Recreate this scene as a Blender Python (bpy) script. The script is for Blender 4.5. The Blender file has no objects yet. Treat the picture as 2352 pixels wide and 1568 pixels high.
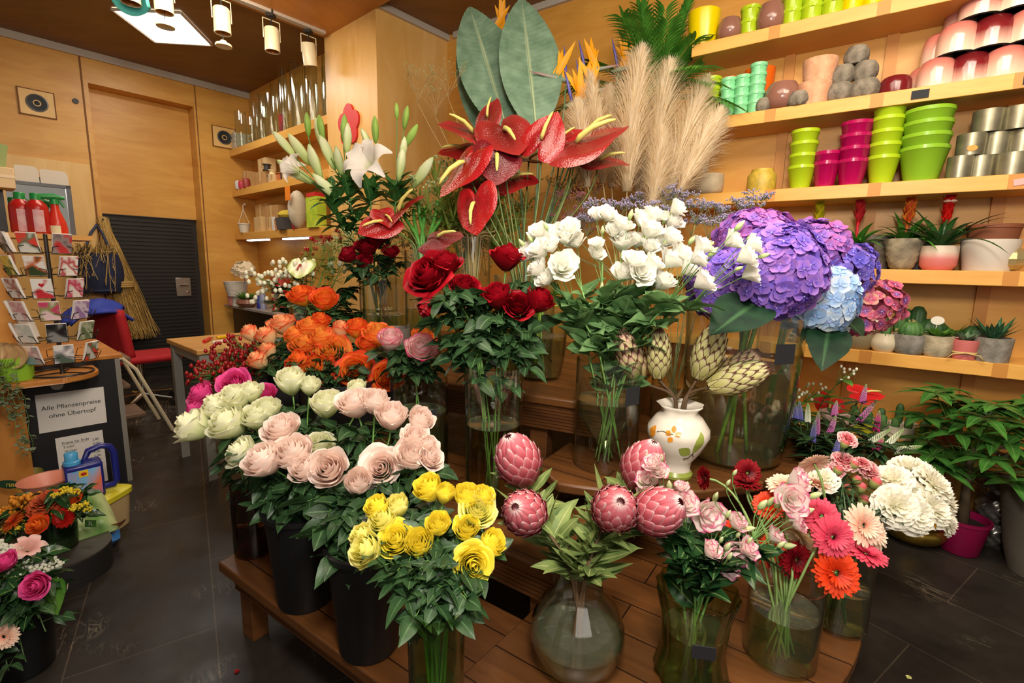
import bpy, math, random
from mathutils import Vector as V, Matrix, noise
rnd = random.Random(11)
D = bpy.data
SC = bpy.context.scene
COL = SC.collection
pi = math.pi
sin, cos = math.sin, math.cos
# ---------------------------------------------------------------- camera
FPX, CX, CY, CAMH = 1106.41, 1176.0, 784.0, 1.4
PITCH, ROLL = math.radians(8.987), math.radians(1.1846)
YR, YL = math.radians(-55.259), math.radians(-49.298)     # headings of the two wall systems of the shop
CAM = V((0, 0, CAMH))
FW = V((0, cos(PITCH), -sin(PITCH)))
_up, _rt = V((0, sin(PITCH), cos(PITCH))), V((1, 0, 0))
CR = _rt * cos(ROLL) + _up * sin(ROLL)
CU = -_rt * sin(ROLL) + _up * cos(ROLL)
nR, tR = V((cos(YR), -sin(YR), 0)), V((sin(YR), cos(YR), 0))   # shelf wall: normal (away), along (away to the left)
nL, tL = V((cos(YL), -sin(YL), 0)), V((sin(YL), cos(YL), 0))   # rear part of the shop
Z = V((0, 0, 1))
def ray(x, y): return FW + CR * ((x - CX) / FPX) - CU * ((y - CY) / FPX)
def P(x, y, d): return CAM + ray(x, y) * d
def atz(x, y, z):
    r = ray(x, y); return CAM + r * ((z - CAMH) / r.z)
def atpl(x, y, n, dist):
    r = ray(x, y); return CAM + r * (dist / r.dot(n))
def dep(p): return (p - CAM).dot(FW)
def sv(sx, sy, sc): return V((sx, -sc, sy)).normalized()       # right, up, towards the viewer
def L3(a, l, z=0.0): return nL * a + tL * l + V((0, 0, z))      # rear-room coordinates
def R3(a, l, z=0.0): return nR * a + tR * l + V((0, 0, z))      # shelf-wall coordinates
cam = D.cameras.new('camera'); cam.sensor_width = 36; cam.lens = FPX / 2352 * 36; cam.clip_start = .05
co = D.objects.new('camera', cam); COL.objects.link(co)
M3 = Matrix((CR, CU, -FW)).transposed()
co.matrix_world = Matrix.Translation(CAM) @ M3.to_4x4()
SC.camera = co
# ---------------------------------------------------------------- materials
def lin(h):
    h = h.lstrip('#'); o = []
    for i in (0, 2, 4):
        c = int(h[i:i + 2], 16) / 255
        o.append(c / 12.92 if c <= .04045 else ((c + .055) / 1.055) ** 2.4)
    return (*o, 1)
_M = {}
class NT:
    def __init__(s, name):
        s.m = D.materials.new(name); s.m.use_nodes = True; s.t = s.m.node_tree; s.t.nodes.clear()
        s.out = s.n('OutputMaterial')
    def n(s, ty, **k):
        x = s.t.nodes.new('ShaderNode' + ty)
        for a, b in k.items(): setattr(x, a, b)
        return x
    def l(s, a, b): s.t.links.new(a, b)
    def bsdf(s, rough=.5, metal=0, spec=.5, **k):
        b = s.n('BsdfPrincipled'); b.inputs['Roughness'].default_value = rough; b.inputs['Metallic'].default_value = metal
        b.inputs['Specular IOR Level'].default_value = spec
        return b
    def ramp(s, stops, fac):
        r = s.n('ValToRGB'); e = r.color_ramp.elements
        while len(e) < len(stops): e.new(.5)
        for el, (p, c) in zip(e, stops): el.position = p; el.color = lin(c) if isinstance(c, str) else c
        s.l(fac, r.inputs[0]); return r.outputs[0]
    def coord(s, kind='Object', scale=(1, 1, 1), rot=(0, 0, 0)):
        c = s.n('TexCoord'); mp = s.n('Mapping'); mp.inputs['Scale'].default_value = scale; mp.inputs['Rotation'].default_value = rot
        s.l(c.outputs[kind], mp.inputs[0]); return mp.outputs[0]
    def noise(s, vec, scale, detail=3, rough=.5, dist=0):
        q = s.n('TexNoise'); q.inputs['Scale'].default_value = scale; q.inputs['Detail'].default_value = detail
        q.inputs['Roughness'].default_value = rough; q.inputs['Distortion'].default_value = dist
        if vec is not None: s.l(vec, q.inputs['Vector'])
        return q.outputs[0]
    def mix(s, fac, a, b, mode='MIX'):
        x = s.n('Mix', data_type='RGBA', blend_type=mode)
        if isinstance(fac, (int, float)): x.inputs[0].default_value = fac
        else: s.l(fac, x.inputs[0])
        for v, i in ((a, 6), (b, 7)):
            if isinstance(v, str): x.inputs[i].default_value = lin(v)
            else: s.l(v, x.inputs[i])
        return x.outputs[2]
    def bump(s, h, b, strength=.2, dist=.01):
        q = s.n('Bump'); q.inputs['Strength'].default_value = strength; q.inputs['Distance'].default_value = dist
        s.l(h, q.inputs['Height']); s.l(q.outputs[0], b.inputs['Normal'])
def plain(name, c, rough=.5, metal=0, spec=.5, vary=0, vs=8, bump=0, c2=None):
    if name in _M: return _M[name]
    t = NT(name); b = t.bsdf(rough, metal, spec); t.l(b.outputs[0], t.out.inputs[0])
    if vary or c2 or bump:
        nz = t.noise(t.coord(), vs, 4, .6)
        if c2: t.l(t.ramp([(.35, c), (.65, c2)], nz), b.inputs['Base Color'])
        elif vary:
            a = lin(c); f1, f2 = 1 - vary, 1 + vary
            t.l(t.ramp([(.3, (a[0] * f1, a[1] * f1, a[2] * f1, 1)), (.7, (min(1, a[0] * f2), min(1, a[1] * f2), min(1, a[2] * f2), 1))], nz), b.inputs['Base Color'])
        else: b.inputs['Base Color'].default_value = lin(c)
        if bump: t.bump(nz, b, bump)
    else: b.inputs['Base Color'].default_value = lin(c)
    _M[name] = t.m; return t.m
def emit(name, c, s):
    t = NT(name); e = t.n('Emission'); e.inputs[0].default_value = lin(c); e.inputs[1].default_value = s
    t.l(e.outputs[0], t.out.inputs[0]); return t.m
def petal(name, stops, rough=.55, tr=.36, spec=.3, nz=0, bump=None):
    """thin plant tissue; the colour runs along attribute t (base to rim)"""
    if name in _M: return _M[name]
    t = NT(name); at = t.n('Attribute', attribute_name='t'); fac = at.outputs['Fac']
    if nz:
        ad = t.n('Math', operation='ADD'); mu = t.n('Math', operation='MULTIPLY_ADD')
        t.l(t.noise(t.coord(), nz[0], 3), mu.inputs[0]); mu.inputs[1].default_value = nz[1]; mu.inputs[2].default_value = -nz[1] / 2
        t.l(fac, ad.inputs[0]); t.l(mu.outputs[0], ad.inputs[1]); fac = ad.outputs[0]
    col = t.ramp(stops, fac)
    b = t.bsdf(rough, 0, spec); t.l(col, b.inputs['Base Color'])
    if bump: t.bump(t.noise(t.coord(), bump[0], 2), b, bump[1], .01)
    if tr:
        q = t.n('BsdfTranslucent'); t.l(col, q.inputs[0]); mx = t.n('MixShader'); mx.inputs[0].default_value = tr
        t.l(b.outputs[0], mx.inputs[1]); t.l(q.outputs[0], mx.inputs[2]); t.l(mx.outputs[0], t.out.inputs[0])
    else: t.l(b.outputs[0], t.out.inputs[0])
    _M[name] = t.m; return t.m
def leafm(name, dark, light, rough=.4, tr=.15, rib='#7f9a5a'):
    if name in _M: return _M[name]
    t = NT(name); at = t.n('Attribute', attribute_name='t')
    nz = t.noise(t.coord(), 14, 3)
    c = t.ramp([(.3, dark), (.72, light)], nz)
    c = t.mix(t.ramp([(.0, '#ffffff'), (.13, '#000000')], at.outputs['Fac']), c, rib)
    b = t.bsdf(rough, 0, .28); t.l(c, b.inputs['Base Color'])
    q = t.n('BsdfTranslucent'); t.l(c, q.inputs[0]); mx = t.n('MixShader'); mx.inputs[0].default_value = tr
    t.l(b.outputs[0], mx.inputs[1]); t.l(q.outputs[0], mx.inputs[2]); t.l(mx.outputs[0], t.out.inputs[0])
    _M[name] = t.m; return t.m
def glassm(name, tint='#fbfdfa', refl=1.0, rough=.02, edge='#b4c6ac', haze=0, hcol='#cdd8b4'):
    """thin clear glass: lets light straight through, mirrors by angle"""
    if name in _M: return _M[name]
    t = NT(name); tr = t.n('BsdfTransparent'); lf = t.n('LayerWeight'); lf.inputs[0].default_value = .5; t.l(t.ramp([(.55, tint), (.97, edge or tint)], lf.outputs['Facing']), tr.inputs[0])
    g = t.n('BsdfGlossy'); g.inputs['Roughness'].default_value = rough
    lw = t.n("LayerWeight"); lw.inputs[0].default_value = .5; pw = t.n("Math", operation="POWER"); t.l(lw.outputs["Facing"], pw.inputs[0]); pw.inputs[1].default_value = 3.0; fa = t.n("Math", operation="MULTIPLY_ADD"); t.l(pw.outputs[0], fa.inputs[0]); fa.inputs[1].default_value = .85; fa.inputs[2].default_value = .05
    mu = t.n('Math', operation='MULTIPLY'); t.l(fa.outputs[0], mu.inputs[0]); mu.inputs[1].default_value = refl
    mx = t.n('MixShader'); t.l(mu.outputs[0], mx.inputs[0]); t.l(tr.outputs[0], mx.inputs[1]); t.l(g.outputs[0], mx.inputs[2])
    last = mx
    if haze:
        df = t.n('BsdfDiffuse'); df.inputs[0].default_value = lin(hcol); tl = t.n('BsdfTranslucent'); tl.inputs[0].default_value = lin(hcol); ad = t.n('MixShader'); t.l(df.outputs[0], ad.inputs[1]); t.l(tl.outputs[0], ad.inputs[2]); last = t.n('MixShader'); last.inputs[0].default_value = haze; t.l(mx.outputs[0], last.inputs[1]); t.l(ad.outputs[0], last.inputs[2])
    t.l(last.outputs[0], t.out.inputs[0]); _M[name] = t.m; return t.m
def wood(name, c1, c2, grain=(1, 1, 14), scale=2.2, rough=.45, rot=(0, 0, 0), planks=None, contrast=(.3, .7), spec=.4):
    if name in _M: return _M[name]
    t = NT(name); vec = t.coord('Object', (1, 1, 1), rot)
    mp = t.n('Mapping'); mp.inputs['Scale'].default_value = grain; t.l(vec, mp.inputs[0])
    n1 = t.noise(mp.outputs[0], scale, 5, .6, .6); n2 = t.noise(vec, 1.3, 3)
    c = t.ramp([(contrast[0], c1), (contrast[1], c2)], n1)
    c = t.mix(.35, c, t.ramp([(.3, c1), (.7, c2)], n2))
    if planks:
        br = t.n('TexBrick'); br.inputs['Scale'].default_value = 1; br.inputs['Brick Width'].default_value = planks[0]; br.inputs['Row Height'].default_value = planks[1]
        br.inputs['Mortar Size'].default_value = planks[2]; br.inputs['Color1'].default_value = (1, 1, 1, 1); br.inputs['Color2'].default_value = (.72, .72, .72, 1); br.inputs['Mortar'].default_value = (.12, .1, .08, 1)
        t.l(vec, br.inputs['Vector']); c = t.mix(1, c, br.outputs['Color'], 'MULTIPLY')
    b = t.bsdf(rough, 0, spec); t.l(c, b.inputs['Base Color']); t.bump(n1, b, .08, .004); t.l(b.outputs[0], t.out.inputs[0])
    _M[name] = t.m; return t.m
# ---------------------------------------------------------------- meshes
ORG = {}
def frame(d, up=Z):
    d = d.normalized(); s = d.cross(up)
    if s.length < 1e-3: s = d.cross(V((0, 1, 0)))
    s.normalize(); return s, s.cross(d).normalized(), d
def rotm(d, spin=0.0, up=Z):
    s, n, d = frame(d, up); return Matrix((s, n, d)).transposed().to_4x4() @ Matrix.Rotation(spin, 4, 'Z')
class MB:
    def __init__(s): s.v = []; s.f = []; s.m = []; s.t = []; s.sm = []
    def add(s, vs, fs, mat=0, smooth=True, ts=None):
        b = len(s.v); s.v += [tuple(x) for x in vs]; s.t += ts if ts else [0.5] * len(vs)
        for f in fs: s.f.append(tuple(i + b for i in f)); s.m.append(mat); s.sm.append(smooth)
    def grid(s, fn, nu, nv, mat=0, tf=None, wrap=False):
        vs, ts, fs = [], [], []
        cu = nu if wrap else nu + 1
        for j in range(nv + 1):
            for i in range(cu):
                u, w = i / nu, j / nv; vs.append(fn(u, w)); ts.append(tf(u, w) if tf else w)
        for j in range(nv):
            for i in range(nu):
                a = j * cu + i; b = j * cu + (i + 1) % cu; fs.append((a, b, b + cu, a + cu))
        s.add(vs, fs, mat, True, ts)
    def tube(s, pts, rad, n=6, mat=0, cap=True, tf=None):
        pts = [V(p) for p in pts]; m = len(pts)
        if not isinstance(rad, (list, tuple)): rad = [rad] * m
        vs, ts, fs = [], [], []; ref = None
        for i, p in enumerate(pts):
            d = (pts[min(i + 1, m - 1)] - pts[max(i - 1, 0)])
            if d.length < 1e-9: d = Z.copy()
            d.normalize()
            if ref is None: ref = d.orthogonal()
            ref = (ref - d * ref.dot(d))
            if ref.length < 1e-6: ref = d.orthogonal()
            ref.normalize(); b = d.cross(ref)
            for k in range(n):
                a = 2 * pi * k / n; vs.append(p + (ref * cos(a) + b * sin(a)) * rad[i]); ts.append(i / (m - 1))
        for i in range(m - 1):
            for k in range(n):
                a = i * n + k; c = i * n + (k + 1) % n; fs.append((a, c, c + n, a + n))
        if cap: fs.append(tuple(range(n))[::-1]); fs.append(tuple((m - 1) * n + k for k in range(n)))
        s.add(vs, fs, mat, True, ts)
    def lathe(s, prof, n=28, mat=0, c=(0, 0, 0), mod=None, M=None, cap=False):
        c = V(c); vs, ts, fs = [], [], []; m = len(prof)
        for j, (r, z) in enumerate(prof):
            for k in range(n):
                a = 2 * pi * k / n; q = mod(a, j / (m - 1)) if mod else 1
                p = V((r * q * cos(a), r * q * sin(a), z)); vs.append(c + (M @ p if M else p)); ts.append(j / (m - 1))
        for j in range(m - 1):
            for k in range(n):
                a = j * n + k; b = j * n + (k + 1) % n; fs.append((a, b, b + n, a + n))
        if cap: fs.append(tuple(range(n))[::-1]); fs.append(tuple((m - 1) * n + k for k in range(n)))
        s.add(vs, fs, mat, True, ts)
    def box(s, c, size, R=None, mat=0):
        c = V(c); h = V(size) / 2; vs = []
        for x in (-1, 1):
            for y in (-1, 1):
                for z in (-1, 1):
                    p = V((x * h.x, y * h.y, z * h.z)); vs.append(c + (R @ p if R else p))
        s.add(vs, [(0, 1, 3, 2), (4, 6, 7, 5), (0, 4, 5, 1), (2, 3, 7, 6), (0, 2, 6, 4), (1, 5, 7, 3)], mat, False)
    def obox(s, a, b, frm, mat=0):
        """box between two corners given in (along x-axis, y-axis, z) of frame (ex, ey)"""
        ex, ey = frm; c = [(p + q) / 2 for p, q in zip(a, b)]
        R = Matrix((ex, ey, Z)).transposed()
        s.box(ex * c[0] + ey * c[1] + Z * c[2], [abs(q - p) for p, q in zip(a, b)], R, mat)
    def prism(s, poly, z0, z1, mat=0):
        n = len(poly); vs = [V((p[0], p[1], z0)) for p in poly] + [V((p[0], p[1], z1)) for p in poly]
        fs = [tuple(range(n))[::-1], tuple(range(n, 2 * n))] + [(i, (i + 1) % n, n + (i + 1) % n, n + i) for i in range(n)]
        s.add(vs, fs, mat, False)
    def ell(s, c, r, nu=10, nv=7, mat=0, M=None):
        c = V(c); r = V(r) if not isinstance(r, (int, float)) else V((r, r, r))
        def fn(u, w):
            a, b = 2 * pi * u, pi * (w - .5) * .999
            p = V((r.x * cos(a) * cos(b), r.y * sin(a) * cos(b), r.z * sin(b))); return c + (M @ p if M else p)
        s.grid(fn, nu, nv, mat, wrap=True)
    def slab(s, pts, thick, nrm, mat=0):
        """flat polygon with thickness along nrm"""
        n = len(pts); o = V(nrm).normalized() * thick; vs = [V(p) for p in pts] + [V(p) + o for p in pts]
        s.add(vs, [tuple(range(n)), tuple(range(n, 2 * n))[::-1]] + [(i, n + i, n + (i + 1) % n, (i + 1) % n) for i in range(n)], mat, False)
    def leaf(s, base, d, L, W, up=Z, fold=.25, droop=.35, mat=0, nv=5, wave=0, tip=.62, twist=0):
        base = V(base); sd, n, d = frame(V(d), up)
        if twist:
            q = Matrix.Rotation(twist, 3, d); sd = q @ sd; n = q @ n
        ph = rnd.random() * 6
        def fn(u, w):
            u = u * 2 - 1; ww = W * max(.03, sin(pi * min(1, w ** tip)) ** .85) if w < 1 else W * .01
            p = base + d * (L * w) - Z * (droop * L * w * w) + sd * (u * ww) + n * (abs(u) * fold * ww)
            if wave: p += n * (wave * W * sin(w * 9 + ph + u * 1.5) * abs(u))
            return p
        s.grid(fn, 2, nv, mat, tf=lambda u, w: abs(u * 2 - 1))
    def mesh(s, name, mats, sharp=None):
        me = D.meshes.new(name); me.from_pydata(s.v, [], s.f)
        for m in mats: me.materials.append(m)
        me.polygons.foreach_set('material_index', s.m); me.polygons.foreach_set('use_smooth', s.sm)
        a = me.attributes.new('t', 'FLOAT', 'POINT'); a.data.foreach_set('value', s.t)
        me.update()
        if sharp: me.set_sharp_from_angle(angle=sharp)
        return me
    def build(s, name, mats, parent=None, org=None, bevel=0, sharp=.7, kind=None):
        if not isinstance(mats, (list, tuple)): mats = [mats]
        o0 = ORG[parent.name] if parent else (V(org) if org is not None else sum((V(x) for x in s.v), V()) / max(1, len(s.v)))
        s.v = [tuple(V(x) - o0) for x in s.v]
        ob = D.objects.new(name, s.mesh(name, mats, sharp)); COL.objects.link(ob)
        if parent: ob.parent = parent
        else: ob.location = o0
        ORG[ob.name] = o0
        if bevel:
            b = ob.modifiers.new('bevel', 'BEVEL'); b.width = bevel; b.segments = 2; b.limit_method = 'ANGLE'
        if kind: ob['kind'] = kind
        return ob
def tag(o, label, cat, group=None):
    o['label'] = label; o['category'] = cat
    if group: o['group'] = group
    return o
def thing(name, label, cat, loc, group=None):
    o = D.objects.new(name, None); COL.objects.link(o); o.location = loc; o.empty_display_size = .05
    ORG[o.name] = V(loc); return tag(o, label, cat, group)
def inst(name, me, mat, parent, M):
    """part sharing a mesh; M is a world matrix"""
    o = D.objects.new(name, me); COL.objects.link(o); o.parent = parent
    o.matrix_local = Matrix.Translation(-ORG[parent.name]) @ M
    for i, m in enumerate(mat if isinstance(mat, (list, tuple)) else [mat]):
        o.material_slots[i].link = 'OBJECT'; o.material_slots[i].material = m
    ORG[o.name] = ORG[parent.name]; return o
def copy_to(root, loc, label, group=None, rotz=0):
    """a copy of a thing with its parts and their sub-parts"""
    c = root.copy(); COL.objects.link(c); c.location = loc; c.rotation_euler = (0, 0, rotz); c['label'] = label
    if group: c['group'] = group
    for ch in root.children:
        k = ch.copy(); COL.objects.link(k); k.parent = c
        for g in ch.children:
            q = g.copy(); COL.objects.link(q); q.parent = k
    return c
def text(name, body, size, M, mat, parent, align='LEFT', depth=.0004):
    cu = D.curves.new(name, 'FONT'); cu.body = body; cu.size = size; cu.align_x = align; cu.align_y = 'CENTER'; cu.extrude = depth
    tmp = D.objects.new(name, cu); COL.objects.link(tmp); bpy.context.view_layer.update()
    me = D.meshes.new_from_object(tmp.evaluated_get(bpy.context.evaluated_depsgraph_get()))
    D.objects.remove(tmp); D.curves.remove(cu); me.name = name
    me.materials.clear(); me.materials.append(mat)
    o = D.objects.new(name, me); COL.objects.link(o); o.parent = parent; o.matrix_local = Matrix.Translation(-ORG[parent.name]) @ M
    ORG[o.name] = ORG[parent.name]; return o
def bez(a, b, c, d, n=8):
    o = []
    for i in range(n + 1):
        t = i / n; q = 1 - t; o.append(a * q ** 3 + b * (3 * q * q * t) + c * (3 * q * t * t) + d * t ** 3)
    return o
def arc(cx, cy, r, a0, a1, n): return [(cx + r * cos(a0 + (a1 - a0) * i / n), cy + r * sin(a0 + (a1 - a0) * i / n)) for i in range(n + 1)]
# ================================================================ the shop: floor, walls, ceiling
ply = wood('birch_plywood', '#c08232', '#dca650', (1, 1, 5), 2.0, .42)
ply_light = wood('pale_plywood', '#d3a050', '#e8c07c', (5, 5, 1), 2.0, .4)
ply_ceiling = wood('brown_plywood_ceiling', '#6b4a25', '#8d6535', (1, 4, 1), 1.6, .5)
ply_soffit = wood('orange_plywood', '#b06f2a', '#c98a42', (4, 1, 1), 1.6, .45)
shelf_ply = wood('shelf_plywood', '#cf903a', '#e3ae58', (1, 1, 8), 2.2, .4, rot=(0, 0, 0))
batten_m = wood('dark_batten_wood', '#b87830', '#c88a3e', (1, 1, .5), 3, .5)
white_trim = plain('painted_cornice', '#b9b0a4', .6)
# slate tiles
t = NT('dark_slate_tiles'); vec = t.coord('Object', (1, 1, 1), (0, 0, math.radians(56)))
br = t.n('TexBrick'); br.inputs['Scale'].default_value = 1; br.inputs['Brick Width'].default_value = 1.0; br.inputs['Row Height'].default_value = .44
br.inputs['Mortar Size'].default_value = .0028; br.inputs['Mortar Smooth'].default_value = .3
br.inputs['Color1'].default_value = (1, 1, 1, 1); br.inputs['Color2'].default_value = (.86, .86, .86, 1); br.inputs['Mortar'].default_value = (2.4, 2.2, 1.9, 1)
t.l(vec, br.inputs['Vector'])
n1 = t.noise(vec, 3.2, 6, .65); c = t.ramp([(.3, '#211d1a'), (.7, '#37322c')], n1)
mp = t.n('Mapping'); mp.inputs['Scale'].default_value = (1, 3.4, 1); mp.inputs['Rotation'].default_value = (0, 0, .5); t.l(vec, mp.inputs[0])
n2 = t.noise(mp.outputs[0], 5.5, 7, .62, 1.2)
vein = t.ramp([(.47, '#000000'), (.495, '#ffffff'), (.505, '#ffffff'), (.53, '#000000')], n2)
n3 = t.noise(vec, 2.1, 3); vm = t.ramp([(.55, '#000000'), (.7, '#ffffff')], n3)
mul = t.mix(1, vein, vm, 'MULTIPLY'); c = t.mix(mul, c, '#857b69'); c = t.mix(1, c, br.outputs['Color'], 'MULTIPLY')
b = t.bsdf(.3, 0, .22); t.l(c, b.inputs['Base Color'])
t.l(t.ramp([(.3, '#8a8a8a'), (.7, '#b4b4b4')], t.noise(vec, 6, 4)), b.inputs['Roughness'])
t.bump(n1, b, .12, .004); t.l(b.outputs[0], t.out.inputs[0]); floor_m = t.m
def struct(name, mb, mat, bevel=0):
    o = mb.build(name, mat, org=(0, 0, 0), bevel=bevel); o['kind'] = 'structure'; return o
m = MB(); m.prism([(-7, -1.6), (5, -1.6), (5, 9.5), (-7, 9.5)], -.1, 0); struct('floor', m, floor_m)
FL, FR = (nL, tL), (nR, tR)
WD, ZC, XS = 6.9, 3.5, 2.47          # door wall distance, ceiling height, front plane of the rear shelves
XC = 2.74                            # wall behind the rear shelves
# door wall: built around the recess
m = MB()
dl, dr, dt = 1.15, 2.11, 3.19        # recess left, right, top
m.obox((-4.5, WD, 0), (dl, WD + .12, ZC), FL); m.obox((dr, WD, 0), (XC + .1, WD + .12, ZC), FL); m.obox((dl, WD, dt), (dr, WD + .12, ZC), FL)
m.obox((dl - .03, WD + .12, 0), (dl, WD + .36, dt), FL); m.obox((dr, WD + .12, 0), (dr + .03, WD + .36, dt), FL)
struct('wall_rear', m, ply)
m = MB(); m.obox((dl, WD + .2, 1.88), (dr, WD + .23, dt), FL); struct('trim_1', m, ply, .003)          # plywood panel over the dark door
m = MB(); m.obox((dl, WD + .12, dt), (dr, WD + .36, dt + .03), FL); struct('trim_2', m, ply)
seam = plain('dark_seam', '#7a4a16', .7)
m = MB(); m.obox((dl - .055, WD - .006, 0), (dl - .04, WD + .01, ZC), FL); struct('trim_3', m, seam)
m = MB(); m.obox((dr + .02, WD - .006, 0), (dr + .03, WD + .01, ZC), FL); struct('trim_4', m, seam)
m = MB(); m.obox((-.6, WD - .022, 0), (dl - .06, WD, 2.36), FL); struct('trim_5', m, ply_light, .003)     # paler board left of the door
# dark louvred door
door_m = plain('dark_door_metal', '#1d1812', .55, .1)
m = MB(); m.obox((dl, WD + .25, 0), (dr, WD + .29, 1.88), FL)
for i in range(40):
    z = .06 + i * .045; m.obox((dl + .02, WD + .235, z), (dr - .05, WD + .25, z + .028), FL)
dd = struct('door_1', m, door_m)
steel = plain('brushed_steel', '#b9b3a8', .32, 1, vary=.1, vs=30)
chrome = plain('chrome', '#d8d6d0', .12, 1)
m = MB(); m.obox((1.83, WD + .22, .93), (1.99, WD + .236, 1.16), FL); lp = m.build('lock_plate', steel, dd, bevel=.003)
m = MB(); m.tube([L3(1.95, WD + .22, 1.07), L3(1.95, WD + .18, 1.07), L3(1.86, WD + .17, 1.07)], .01, 8); m.build('door_handle', chrome, lp)
m = MB(); m.tube([L3(1.955, WD + .22, .98), L3(1.955, WD + .21, .98)], .016, 10); m.build('lock_cylinder', chrome, lp)
# block with the red flower, wall behind the rear shelves, short return wall
YB0, YB1 = 3.65, 4.47
m = MB(); m.obox((XS, YB0, 0), (XC + .8, YB1, ZC), FL); struct('wall_pillar', m, ply_light)
m = MB(); m.obox((XC, YB1, 0), (XC + .12, WD + .12, ZC), FL); struct('wall_left', m, ply)
RW, RSF = 3.6, 3.3                  # shelf wall plane and front plane of its shelves
m = MB(); m.obox((RW, -2.6, 0), (RW + .12, 3.55, ZC), FR); struct('wall_right', m, ply)
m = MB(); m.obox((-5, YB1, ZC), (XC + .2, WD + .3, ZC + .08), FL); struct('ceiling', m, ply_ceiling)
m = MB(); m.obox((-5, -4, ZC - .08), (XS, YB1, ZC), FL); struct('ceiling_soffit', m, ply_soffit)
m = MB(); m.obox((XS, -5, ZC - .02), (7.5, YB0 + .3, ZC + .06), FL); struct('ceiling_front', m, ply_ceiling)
m = MB(); m.obox((-4.5, WD - .03, ZC - .07), (XC, WD, ZC), FL); struct('trim_13', m, white_trim)
m = MB(); m.obox((XS + .0, YB0 - .03, ZC - .07), (3.3, YB0, ZC - .02), FL); struct('trim_6', m, white_trim)
m = MB(); m.obox((RW - .03, -2.6, ZC - .07), (RW, 3.2, ZC - .02), FR); struct('trim_7', m, white_trim)
m = MB(); m.obox((.0, YB1 - .14, ZC - .104), (XS - .06, YB1 - .085, ZC - .08), FL); struct('trim_8', m, white_trim)
# recessed ceiling light
lamp_m = emit('lamp_diffuser', '#fff6e4', 9)
lt = thing('ceiling_light', 'square glowing light panel set in the brown ceiling', 'ceiling light', L3(1.53, 5.6, ZC))
q = [L3(1.14, 5.56, ZC - .015), L3(1.53, 5.15, ZC - .015), L3(1.93, 5.65, ZC - .015), L3(1.55, 6.02, ZC - .015)]
m = MB(); m.slab(q, .012, Z); m.build('diffuser', lamp_m, lt)
m = MB()
for i in range(4): m.tube([q[i], q[(i + 1) % 4]], .012, 6)
m.build('frame', white_trim, lt)
# boxed shelves on the shelf wall
SZ = [2.781, 2.33, 1.875, 1.42, .97, .49]
nm = ['topmost', 'second', 'third', 'fourth', 'fifth', 'lowest']
what = ['with yellow and lime pots', 'with pink and maroon pots', 'with lime and magenta cups', 'with bromeliads', 'with potted cacti', 'with tiny cactus pots']
SH = .072
for i, z in enumerate(SZ):
    s = thing('wall_shelf', f'{nm[i]} plywood wall shelf, {what[i]}', 'shelf', R3(RSF, .6, z), 'box shelves on the shop wall')
    m = MB(); m.obox((RSF, -2.5, z - SH), (RW - .002, atpl([1575, 1440, 1530, 1480, 1480, 1480][i], 300, nR, RSF).dot(tR), z), FR); m.build('board', shelf_ply, s, bevel=.003)
    for a in (.42, -.08, -.62):
        a2 = a + [.03, .02, .0, -.02, -.03, -.05][i] * 2
        m = MB(); m.obox((RSF - .003, a2, z - SH + .001), (RSF + .02, a2 + .055, z - .001), FR); m.build('batten_cap', batten_m, s)
for k, a in enumerate((.42, -.08, -.62)):
    m = MB(); m.obox((RW - .02, a, 0), (RW - .001, a + .055, 3.1), FR); struct('trim_%d' % (9 + k), m, batten_m)
# ================================================================ plant builders
def lerp(a, b, k): return a + (b - a) * k
GREEN = leafm('rose_leaf', '#1a331d', '#3b5a34', .4, .12, '#5a7a50')
GREEN2 = leafm('soft_leaf', '#446b3c', '#7a9f66', .5, .22, '#8aa878')
GREEN3 = leafm('dark_glossy_leaf', '#14301a', '#2c5029', .25, .08)
GREEN4 = leafm('protea_leaf', '#4a6434', '#8a9c58', .5, .15, '#b3b57a')
GREENB = leafm('bright_leaf', '#3f7a2c', '#7db548', .42, .25)
STEM = plain('green_stem', '#5d8a3c', .5, vary=.2, vs=20)
STEMD = plain('dark_stem', '#3d5a2c', .5, vary=.2, vs=20)
STEMB = plain('brown_stem', '#5a4228', .7, vary=.3, vs=30)
SEPAL = leafm('sepal', '#4f7a3a', '#7fa552', .5, .2)
_ME = {}
def cached(key, fn):
    if key not in _ME: _ME[key] = fn()
    return _ME[key]
def rose_me(seed, op):
    def mk():
        R = random.Random(seed); mb = MB(); N = 23
        for i in range(N):
            k = i / (N - 1); a0 = i * 2.39996 + R.uniform(-.2, .2); h = lerp(1.7 - .25 * op, 1.5 - .4 * op, k) + R.uniform(-.05, .05)
            rt = lerp(.07, lerp(.72, 1.0, op), k ** .8); wa = lerp(2.1, .92, k); cl = op * k; ph = R.uniform(0, 6); cz = R.uniform(.7, 1.3)
            def fn(u, v):
                u = u * 2 - 1; w = wa * (.5 + .5 * sin(pi * min(1, v * .72 + .12)))
                a = a0 + u * w; belly = sin(v * pi / 2) ** .75
                r = rt * (.2 + .8 * belly) * (1 - (1 - cl) * .3 * v ** 3)
                c = max(0, v - .62)
                r += cl * cz * .7 * c ** 1.35 * (1 - .45 * u * u) + .035 * v * v * sin(u * 4.5 + ph)
                z = h * (v ** .92) * (1 - .2 * u * u * v * v) - cl * cz * 1.15 * c ** 1.6 + .03 * v * sin(u * 6 + ph)
                return V((r * cos(a), r * sin(a), z))
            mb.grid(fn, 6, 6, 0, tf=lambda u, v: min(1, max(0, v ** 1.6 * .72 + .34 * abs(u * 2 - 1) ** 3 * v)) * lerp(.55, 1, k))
        return mb.mesh('rose_bloom', [None])
    return cached(('rose', seed, round(op, 1)), mk)
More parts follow.
